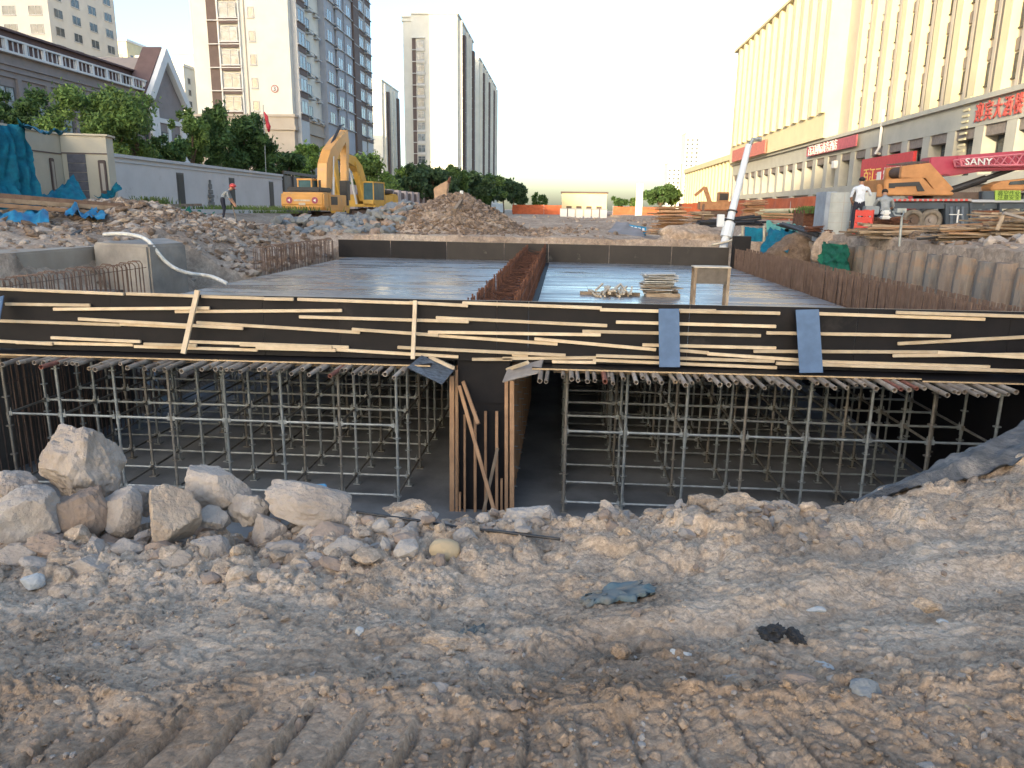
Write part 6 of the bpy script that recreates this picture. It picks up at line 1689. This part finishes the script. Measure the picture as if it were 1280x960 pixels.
    for px, py in ((1140, 214), (1152, 211)):
        m = MB(); c = q(px, py); m.tube((c.x, Y + .5, c.z), (c.x, Y + 1.9, c.z), .24, 14); m.build('winch_drum', M_track, t)
    m = MB()
    for k in range(9): c = q(1133 + k * 4, 206 - k * .5); m.tube((c.x, Y + .3, c.z), (c.x, Y + 2.1, c.z + .12), .025, 5)
    m.build('hose_bundle', M_rustd, t)
    rect(1170, 240, 1240, 249, Y + .3, Y + 2.3, 'slew_base', M_track)
    # boom and jib
    prism_px([(1171, 212), (1173, 195), (1200, 193.5), (1400, 178), (1400, 207), (1240, 213), (1200, 219), (1180, 217)], Y + .75, Y + 1.75, 'boom', mar, .05)
    jb = thing
    m = MB()
    j0 = [(1200, 198.5), (1400, 177.5)]; j1 = [(1200, 207), (1400, 203)]
    for y in (Y + .1, Y + .68):
        a, b, c, d = q(1202, 199), q(1400, 182), q(1204, 207), q(1400, 204)
        for v in (a, b, c, d): v.y = y
        m.tube(a, b, .045, 6); m.tube(c, d, .045, 6); m.tube(a, c, .045, 6)
        for k in range(10):
            p0 = a.lerp(b, k / 10); p1 = c.lerp(d, k / 10 + .05); p2 = a.lerp(b, k / 10 + .1); m.tube(p0, p1, .03, 5); m.tube(p1, p2, .03, 5)
    m.build('lattice_jib', pnk, t)
    m = MB(); a, b = q(1206, 206), q(1238, 201); m.b2((a.x, Y + .70, a.z - .05), (q(1400, 204).x, Y + .74, a.z + .42)); m.build('jib_plate', mar, t)
    text_on('SANY', Matrix(((1, 0, 0, q(1206, 206).x), (0, -1, 0, Y + .02), (.03, 0, 1, q(1206, 206).z), (0, 0, 0, 1))), .40, M_white, t, sx=1.15)
    m = MB(); m.tube((q(1203, 238).x, Y + 1.2, q(1203, 238).z), (q(1250, 222).x, Y + 1.2, q(1250, 222).z), .17, 10); m.tube((q(1250, 222).x, Y + 1.2, q(1250, 222).z), (q(1290, 208).x, Y + 1.2, q(1290, 208).z), .11, 10); m.build('luffing_cylinder', M_black, t)
    prism_px([(1240, 238), (1242, 231), (1256, 226), (1330, 218), (1330, 238)], Y + .1, Y + 1.0, 'operator_cab', org, .05)
    prism_px([(1262, 231), (1264, 227), (1330, 220), (1330, 229)], Y + .06, Y + .1, 'cab_window', M_glass, 0)
    rect(1228, 239, 1246, 250, Y + .0, Y + .4, 'fuel_tank', nav, .04)
    rect(1243, 238, 1275, 250.5, Y - .06, Y - .02, 'warning_sign', lime, 0)
    tx = mat('sign_text', (.06, .12, .02), .6, scale=3)
    text_on('高空作业', Matrix(((1, 0, 0, q(1245.5, 243.5).x), (0, -1, 0, Y - .075), (0, 0, 1, q(1245, 243.7).z), (0, 0, 0, 1))), .24, tx, t, extr=.005)
    text_on('注意安全', Matrix(((1, 0, 0, q(1245.5, 249).x), (0, -1, 0, Y - .075), (0, 0, 1, q(1245, 249.2).z), (0, 0, 0, 1))), .24, tx, t, extr=.005)
    m = MB(); m.b2((q(1189, 270).x, Y - .55, q(1190, 284).z), (q(1189, 270).x + .05, Y - .5, q(1190, 262).z)); m.b2((q(1179, 270).x, Y - .55, q(1190, 268.6).z), (q(1195, 270).x, Y - .5, q(1190, 267.6).z)); m.build('ladder', M_white, t)
crane()

# ================================================================ right hand side clutter
pilemats = [mat('pile_%d' % i, c, .9, col2=c2, scale=2.2, stretch=(2.5, 2.5, .3), bump=.03, bscale=5, dirt=(d, 1.3, .52)) for i, (c, c2, d) in enumerate([((.30, .25, .205), (.14, .11, .09), (.33, .20, .12)), ((.34, .26, .20), (.17, .12, .09), (.20, .17, .15)), ((.25, .225, .20), (.12, .10, .085), (.36, .24, .16))])]
k = 0; y = 13.2; PL = []
while y < 32: PL.append(y); y += .79
for i, y in enumerate(PL):
    m = MB(); n = 14; top = -.98 + rng.uniform(-.07, .06); r = .37 + rng.uniform(-.02, .02); x = 9.42 + rng.uniform(-.04, .04)
    zz = np.linspace(-4.9, top, 8); vs = []
    for j, z in enumerate(zz):
        for a in range(n):
            an = 2 * math.pi * a / n; rr = r * (1 + .05 * mnoise.noise(Vector((math.cos(an) * 1.2, math.sin(an) * 1.2 + i * 3.3, z * .8)))) * (1 if j < 7 else .93)
            vs.append((x + math.cos(an) * rr, y + math.sin(an) * rr, z + (mnoise.noise(Vector((an, i, 2))) * .05 if j == 7 else 0)))
    fs = [(j * n + a, j * n + (a + 1) % n, (j + 1) * n + (a + 1) % n, (j + 1) * n + a) for j in range(7) for a in range(n)] + [tuple(range(7 * n, 8 * n))]
    m.add(vs, fs); o = m.build('retaining_pile', pilemats[i % 3], smooth=False)
    tag(o, f'round concrete retaining pile behind the right bar row, {ordw(i+1)} from the near end', 'pile', 'row of retaining piles on the right')
# shotcrete hump past the last visible pile, with nets
cloth('debris_net', [P(1028, 302, 26.5), P(1062, 306, 24.2), P(1062, 342, 23.6), P(1026, 336, 26)], 20, 22, M_green, 'dark green net draped over the retaining piles', 'net', .07, 16, .04, 41)
cloth('debris_net', [P(962, 286, 33), P(996, 288, 30), P(984, 316, 28.5), P(950, 318, 31)], 22, 20, M_teal, 'teal net draped over the dirt bank behind the far end of the right bar row', 'net', .08, 14, .05, 43)
cloth('tarpaulin', [P(931, 283, 33.2), P(955, 285, 33), P(952, 306, 32.6), P(930, 306, 32.8)], 12, 10, M_teal, 'flat teal tarpaulin between two pale posts at the far right corner of the deck', 'tarpaulin', .03, 4, .02, 45)
cloth('debris_net', [P(958, 279, 34.5), P(1004, 280, 33), P(1000, 290, 30.5), P(958, 288, 33)], 18, 10, mat('mint_net', (.12, .36, .28), .8, scale=4), 'pale mint net lying on top of the bank over the teal one', 'net', .08, 5, .05, 47)
for px in (928, 955):
    m = MB(); m.tube(P(px, 308, 32.4), P(px, 282, 32.4), .05, 6); tag(m.build('post', mat('post_pale_%d' % px, (.5, .45, .34), .8, scale=4)), 'pale post at the ' + ('left' if px == 928 else 'right') + ' edge of the flat teal tarpaulin', 'post')
# dirt bank behind deck's right far corner
def mound_obj(name, px, py, w, h, Y, mt, label, seed, dy=None):
    c = P(px, py, Y); s = Y / FPX; V, F = rock_verts(seed, 4, (w * s, dy or w * s * .7, h * s * 1.6), 16, .12)
    o = np_obj(name, V + np.array([c.x, c.y, c.z - h * s * .3]), F, mt, True, (c.x, c.y, c.z - h * s)); return tag(o, label, 'dirt heap')
mound_obj('dirt_heap', 992, 308, 76, 36, 29.3, M_mound, 'brown cracked dirt heap between the teal net and the piles', 71)
mound_obj('dirt_heap', 1030, 302, 34, 30, 27.2, M_site, 'tan dirt heap leaning on the farthest retaining piles', 72)
mound_obj('dirt_heap', 870, 292, 90, 24, 36, M_site, 'low dirt heap below the black pipes near the leaning pole', 73)
# plank piles
def plank_pile(label, x0, y0, x1, y1, Ya, Yb, n, L, mt, spread=.5, th=.05, w=.14, zstep=.035, name='plank_pile', jit=.12, ang=0):
    a, b = P(x0, y0, Ya), P(x1, y1, Yb); c = (a + b) / 2
    t = thing(name, label, 'plank pile', (c.x, c.y, min(a.z, b.z)))
    d = (b - a); base_a = math.atan2(d.y, d.x)
    h = max(n * zstep, .01)
    for i in range(n):
        f = i / max(n - 1, 1); z = a.z + (b.z - a.z) * .5 + f * h
        an = base_a + rng.uniform(-jit, jit); l = L * rng.uniform(.6, 1.05)
        cx = c.x + rng.uniform(-.5, .5) * (d.length - l * .6) * .7; cy = c.y + rng.uniform(-spread, spread)
        dx, dy = math.cos(an) * l / 2, math.sin(an) * l / 2; tz = rng.uniform(-.03, .03) * l
        m = MB(); m.beam((cx - dx, cy - dy, z - tz), (cx + dx, cy + dy, z + tz), w * rng.uniform(.6, 1.2), th); m.build('plank', mt if rng.random() < .75 else M_bplank, t)
    return t
plank_pile('neat pile of reddish brown planks above the mortar ramp, left of the leaning pole', 814, 290, 858, 288, 38, 38, 26, 2.0, M_bplank, .6, .05, .2, .045, jit=.05)
plank_pile('splayed dark planks under the reddish pile, tipping to the left', 808, 294, 850, 292, 37, 37.4, 6, 1.8, M_plank, .3, .05, .2, .03, jit=.05)
plank_pile('dark weathered plank pile left of the white leaning pole', 862, 284, 888, 282, 38.5, 38.5, 14, 1.5, M_plank, .5, .05, .18, .05, jit=.5)
plank_pile('stack of brown boards against the orange net fence, right of the leaning pole', 930, 272, 952, 272, 42, 42, 16, 1.3, M_bplank, .4, .05, .5, .055, jit=.1)
plank_pile('pale timber lengths beside the rusty bin', 950, 274, 992, 271, 38.5, 38, 14, 1.9, mat('pale_timber', (.42, .40, .28), .85, scale=3, objvar=.2), .4, .06, .14, .03, jit=.2)
plank_pile('long pale planks lying in front of the crane wheels', 1092, 300, 1190, 296, 23, 23, 30, 3.6, M_plank, .8, .045, .16, .012, jit=.08)
plank_pile('jumbled dark boards below the crane steps', 1170, 300, 1250, 303, 20.5, 20, 26, 1.7, M_plank, .8, .03, .22, .013, jit=.5)
plank_pile('broken planks and props piled at the right edge of the photo', 1235, 296, 1290, 290, 19.5, 19.5, 26, 1.5, M_plank, .8, .04, .14, .02, jit=.7)
def plank_1(x0, y0, x1, y1, Ya, Yb, w, th, mt, label, name='plank', cat='plank'):
    m = MB(); m.beam(P(x0, y0, Ya), P(x1, y1, Yb), w, th); return tag(m.build(name, mt, bevel=.004), label, cat)
plank_1(1254, 266, 1284, 274, 18.5, 18.5, .09, .06, M_scrap2, 'pale plank sloping down from a broken frame in front of the rear crane wheel')
plank_1(1256, 266, 1246, 288, 18.6, 18.5, .07, .06, M_plank, 'short upright prop holding the sloping pale plank')
plank_1(1148, 299, 1218, 293, 20.0, 20.6, .12, .05, M_dark, 'black board lying on the planks in front of the crane')
# bundles of rebar and black pipes
def bundle(label, x0, y0, x1, y1, Ya, Yb, n, mt, r=.03, spread=.3, name='rebar_bundle', cat='rebar bundle', sag=.0):
    a, b = P(x0, y0, Ya), P(x1, y1, Yb); t = thing(name, label, cat, (a + b) / 2)
    for i in range(n):
        o1 = Vector((rng.uniform(-.1, .1), rng.uniform(-spread, spread), rng.uniform(0, spread * .6))); o2 = Vector((rng.uniform(-.3, .3), rng.uniform(-spread, spread), rng.uniform(0, spread * .8)))
        m = MB(); mid = (a + b) / 2 + (o1 + o2) / 2 - Vector((0, 0, sag)); m.path([a + o1, mid, b + o2], r, 6); m.build('bar', mt, t)
bundle('bundle of black pipes sloping down to the right beside the pale pillar', 975, 283, 1030, 297, 31, 27.5, 16, M_black, .035, .25, 'pipe_bundle', 'pipe bundle')
bundle('rusty bar ends bunched at the foot of the pale pillar', 1010, 290, 1036, 291, 28.2, 27.3, 22, M_rust, .018, .3)
bundle('long dark pipes lying across the bank behind the leaning pole', 872, 284, 950, 281, 37, 35, 14, M_black, .05, .5, 'pipe_bundle', 'pipe bundle')
bundle('dark brown rebar heap behind the red plastic barrier', 1090, 281, 1120, 282, 25.5, 25, 40, M_rust, .02, .35)
# rusty bin
def bin_():
    a, b = P(995, 285, 32.5), P(1030, 285, 31.5); z1 = P(1010, 263, 32).z; t = thing('rusty_bin', 'open rusty steel bin with green plants on top, left of the pale pillar', 'bin', ((a.x + b.x) / 2, 32, a.z))
    m = MB(); m.b2((a.x, 31.6, a.z - .2), (b.x - .0, 31.66, z1)); m.b2((a.x, 33, a.z - .2), (b.x, 33.06, z1)); m.b2((a.x, 31.66, a.z - .2), (a.x + .06, 33, z1)); m.b2((b.x - .06, 31.66, a.z - .2), (b.x, 33, z1)); m.build('bin_wall', M_rust, t)
    m = MB()
    for k in range(7): m.b2((a.x - .02, 31.55, a.z - .1 + k * .13), (b.x + .02, 31.597, a.z - .06 + k * .13))
    m.tube((a.x + .35, 31.5, a.z - .2), (a.x + .6, 31.45, z1 + .1), .025, 5); m.build('rib', M_rust, t)
    weeds('green plants growing over the rusty bin', 1016, 262, 22, 9, 32, 500, 9)
bin_()
# pale pillar pair
def pillar():
    tile = mat('pillar_tile', (.42, .43, .40), .8, scale=3, var=.06)
    a, b = P(1037, 292, 27), P(1064, 292, 27); top = P(1050, 240, 27).z; cx = (a.x + b.x) / 2; r = (b.x - a.x) / 2
    t = thing('round_pillar', 'round pale pillar faced with joints standing left of the man in white', 'pillar', (cx, 27, a.z - .3))
    m = MB()
    for k in range(5):
        z0 = a.z - .3 + (top - a.z + .3) * k / 5; z1 = a.z - .3 + (top - a.z + .3) * (k + 1) / 5 - .012; m.tube((cx, 27 + r, z0), (cx, 27 + r, z1), r, 28)
    m.build('drum', tile, t); m = MB(); m.tube((cx, 27 + r, a.z - .3), (cx, 27 + r, top - .03), r * .985, 28); m.b2((cx - .004, 27 - .006, a.z - .3), (cx + .012, 27.04, top - .02)); m.build('joint', M_creamd, t)
    m = MB(); c = P(1033, 266, 27.6); m.b2((c.x - .16, 27.3, a.z - .3), (c.x + .20, 28.4, top + .02)); tag(m.build('steel_formwork', mat('blue_steel', (.26, .30, .36), .5, scale=2), bevel=.01), 'blue grey steel form clamped to the left of the pale round pillar', 'formwork')
    a2, b2_ = P(1076, 290, 28.5), P(1096, 290, 28.5); m = MB(); m.tube(((a2.x + b2_.x) / 2, 29, a2.z - .3), ((a2.x + b2_.x) / 2, 29, P(1086, 240, 28.5).z), (b2_.x - a2.x) / 2, 24); tag(m.build('round_pillar', tile), 'second pale pillar half hidden between the two men', 'pillar')
pillar()
# red plastic barrier
def barrier():
    red = mat('barrier_red', (.62, .07, .05), .45, scale=3, var=.08)
    a, b = P(1068, 283, 24.2), P(1090, 285, 23.8); z1 = P(1080, 263, 24).z; zb = P(1080, 292, 24).z
    t = thing('plastic_barrier', 'small red plastic barrier at the feet of the man in white', 'barrier', ((a.x + b.x) / 2, 24, zb))
    v = Vector((b.x - a.x, b.y - a.y, 0)); L = v.length; v /= L; F = Face((a.x, a.y, 0), v, Vector((v.y, -v.x, 0)))
    m = MB(); F.slab(m, 0, L, z1 - .16, z1, -.03, .03); F.slab(m, 0, L, z1 - .36, z1 - .2, -.03, .03); F.slab(m, 0, L, z1 - .55, z1 - .40, -.03, .03)
    for u in (0, L * .45, L * .62, L - .06): F.slab(m, u, u + .06, z1 - .55, z1 + .02, -.034, .034)
    m.build('panel', red, t)
    for u in (.08, L - .14): m = MB(); F.slab(m, u, u + .06, zb, z1 - .55, -.03, .03); m.build('leg', red, t); m = MB(); F.slab(m, u - .02, u + .08, zb - .02, zb + .02, -.22, .22); m.build('foot', red, t)
barrier()
p = P(1107, 266, 24.5); m = MB(); m.box((p.x, p.y, p.z), (.24, .22, .16)); m.box((p.x, p.y, p.z - .14), (.30, .26, .10)); tag(m.build('white_bag', M_white, bevel=.04), 'small white bag beside the man in grey', 'bag')
# thin post with a tray near the crane
t = thing('sign_stand', 'thin grey stand with a tilted tray in front of the crane wheels', 'stand', P(1125, 308, 19))
m = MB(); m.tube(P(1124, 308, 19), P(1127.5, 270, 19), .03, 8); m.build('post', M_galv, t)
m = MB(); m.path([P(1116, 264, 19), P(1119, 269, 19), P(1128, 270, 18.9), P(1130, 264, 19)], .02, 6); m.box(P(1125, 263, 19.1), (.22, .2, .10)); m.build('tray', M_galv, t)
# the white leaning pole (pump pipe)
def pole():
    a, b = P(903.5, 312, 31.6), P(936, 181, 32.6); t = thing('leaning_pole', 'thick white pole leaning to the right behind the far end of the right deck', 'pole', a)
    wp = mat('pole_white', (.62, .65, .68), .45, scale=2, var=.05)
    m = MB(); m.tube(a, b, .165, 14, r2=.125); m.build('pole_shaft', wp, t)
    m = MB(); c = a.lerp(b, .20); d = (b - a).normalized(); m.tube(c - d * .35, c + d * .25, .24, 10); m.build('clamp_sleeve', wp, t)
    for f in (.14, .27, .36): m = MB(); c = a.lerp(b, f); m.tube(c, c + d * .05, .215, 10); m.build('clamp_ring', M_black, t)
    m = MB(); c = a.lerp(b, .30); m.box((c.x - .42, c.y - .1, c.z - .1), (.28, .2, .5)); m.build('control_box', wp, t, bevel=.02)
    m = MB(); m.path([b - d * .1, b + d * .22 + Vector((.12, 0, .0)), b + Vector((.5, 0, .22))], .09, 8); m.build('pipe_elbow', M_galv, t)
pole()
m = MB(); m.path(smooth_path([P(890, 306, 31.5), P(905, 303, 31.3), P(918, 299, 31.2), P(926, 293, 31.4)]), .05, 7); tag(m.build('hose', mat('hose_cream', (.5, .45, .36), .7, scale=5), smooth=True), 'short cream hose curling behind the foot of the white leaning pole', 'hose')
p = P(880, 270, 38); m = MB(); m.b2((p.x - .1, 38, P(870, 292, 38).z), (p.x + .0, 38.1, P(870, 255, 38).z)); tag(m.build('post', M_rustd), 'rusty upright post left of the white leaning pole', 'post')
# small crawler machine by the fence, orange and white
def small_machine(px, Y, label):
    b = P(px, 264, Y); t = thing('piling_machine', label, 'machine', (b.x, Y, b.z - .6)); Mx = Matrix.Translation((b.x, Y, b.z - .6))
    or_ = mat('machine_orange', (.34, .17, .08), .6, scale=3)
    m = MB(); m.b2((-1.6, -.8, 0), (1.6, .8, .7), Mx); m.build('track', M_track, t, bevel=.2)
    m = MB(); m.b2((-1.7, -.9, .75), (1.4, .9, 1.6), Mx); m.b2((.2, -.7, 1.6), (1.3, .2, 2.6), Mx); m.build('body', or_, t, bevel=.05)
    m = MB(); m.b2((.3, -.72, 1.75), (1.2, -.701, 2.45), Mx); m.build('cab_window', M_dark, t)
    m = MB(); m.beam(Mx @ Vector((-.5, 0, 1.4)), Mx @ Vector((-1.2, 0, 3.1)), .35, .4); m.beam(Mx @ Vector((-1.2, 0, 3.1)), Mx @ Vector((-2.2, 0, 2.2)), .3, .3); m.build('boom', or_, t)
small_machine(893, 84, 'small orange digger working behind the leaning pole by the orange fence')
# ================================================================ near bits on the bank
def bank_sheet():
    nx, ny = 110, 26
    U, V = np.meshgrid(np.linspace(0, 1, nx), np.linspace(0, 1, ny))
    X = 1.95 + U * 3.6 + V * .25; yc = seg(X, CX, CY)
    wid = .18 + .75 * U; Y_ = yc + .75 - V * (wid + .75) + fbm(U * 7, V * 2, 3, 5) * .06
    Z = np.maximum(bank_base(X, Y_), bank_base(X, Y_ + .1) ) + .10 + fbm(U * 7 + V * 5, V * 5, 4, 7) * .09 + fbm(U * 26 + V * 16, V * 14, 4, 9) * .05 - .06 * (V > .93)
    Z = np.maximum(Z, bank_z(X, Y_) + .012 - .05 * (V > .93))
    V_ = np.stack([X, Y_, Z], -1).reshape(-1, 3); F = grid_faces(ny, nx); k = len(V_)
    o = np_obj('geotextile', np.concatenate([V_, V_ - np.array([0, 0, .01])]), np.concatenate([F, F[:, ::-1] + k]), M_greyfilm, True, (3.6, 6.2, -2.2))
    tag(o, 'dark grey crumpled sheet laid up the edge of the bank at the right', 'geotextile sheet')
bank_sheet()
m = MB()
cable = [P(446, 640, 4.75), P(480, 645, 4.7), P(530, 652, 4.68), P(580, 660, 4.6), P(620, 664, 4.5), P(660, 669, 4.45), P(700, 674, 4.4)]
m.path(smooth_path(cable), .011, 7); tag(m.build('black_cable', M_black, smooth=True), 'black cable lying along the lip of the bank in the middle', 'cable')
c_ = P(396, 609, 5.05); m = MB(); m.box(c_, (.14, .06, .03), None, .3); tag(m.build('plastic_scrap', mat('scrap_blue', (.10, .40, .62), .5, scale=4), bevel=.008), 'bright blue plastic scrap behind the pale broad slab', 'plastic scrap')
def draped(name, px, py, w, h, Y, mt, label, cat, seed, lift=.012, rag=.5):
    c = P(px, py, Y); s = Y / FPX; nx, ny = 30, 16
    W = w * s; D = h * s * 2.4
    U, V = np.meshgrid(np.linspace(-1, 1, nx), np.linspace(-1, 1, ny))
    ed = 1 + fbm(U * 2 + seed, V * 2, 3, seed) * rag
    X = c.x + U * W / 2 * ed; Y_ = c.y + V * D / 2 * ed + U * .05
    Z = np.maximum(bank_z(X, Y_, False), bank_z(X, Y_) - .01) + lift + np.abs(fbm(U * 2.5, V * 2.5, 3, seed + 1)) * lift * 2.5 - (np.maximum(np.abs(U), np.abs(V)) > .9) * lift * 1.4
    Vv = np.stack([X, Y_, Z], -1).reshape(-1, 3); F = grid_faces(ny, nx); k = len(Vv)
    o = np_obj(name, np.concatenate([Vv, Vv - np.array([0, 0, .008])]), np.concatenate([F, F[:, ::-1] + k]), mt, True, (float(c.x), float(c.y), float(Z.min())))
    return tag(o, label, cat)
M_oldnet = mat('faded_net', (.10, .16, .18), .9, col2=(.20, .18, .155), scale=9)
draped('net_scrap', 762, 750, 92, 16, 3.55, M_oldnet, 'faded blue net trodden into the track in the middle', 'net', 5, rag=1.1)
draped('net_scrap', 590, 789, 30, 8, 3.15, M_oldnet, 'tiny scrap of faded blue net beside the ochre slab', 'net', 9)
for a in (('black plastic rag on the track, the left piece', 966, 790, 38, 20, 3.0), ('black plastic rag on the track, the right piece', 994, 797, 30, 16, 2.98)):
    rock(*a, 'dark', 16, .30, name='plastic_rag', cat='rag', sub=4, dy=.12)
# flag on a pole in front of the number 3 tower
f = P(331, 190, 62); t = thing('flag', 'limp red flag on a thin pole in front of the tower with the number 3', 'flag', (f.x, 62, -1.2))
m = MB(); m.tube((f.x - .1, 62, -1.2), P(329, 131, 62), .035, 6); m.build('flag_pole', M_galv, t)
m = MB(); pts_ = [P(330, 140, 62), P(333, 146, 61.9), P(334, 152, 62.05), P(335.5, 158, 61.9), P(336, 165, 62)]
m.path(pts_, .16, 6, taper=[.3, 1, .8, 1.2, .4]); m.build('flag_cloth', mat('flag_red', (.50, .04, .06), .7, scale=4), t, smooth=True)
# beacon on the mound top
m = MB(); p = P(577, 246, 38.3); m.tube((p.x, p.y, p.z - .4), (p.x, p.y, p.z + .1), .03, 6); m.tube((p.x, p.y, p.z + .1), (p.x, p.y, p.z + .3), .09, 8); tag(m.build('marker_post', M_white), 'small white marker on top of the earth mound', 'marker')
m = MB(); m.beam(P(568, 262, 35.6), P(577, 249, 37.4), .14, .05); tag(m.build('plank', M_plank), 'plank sticking up the front of the earth mound near its top', 'plank')
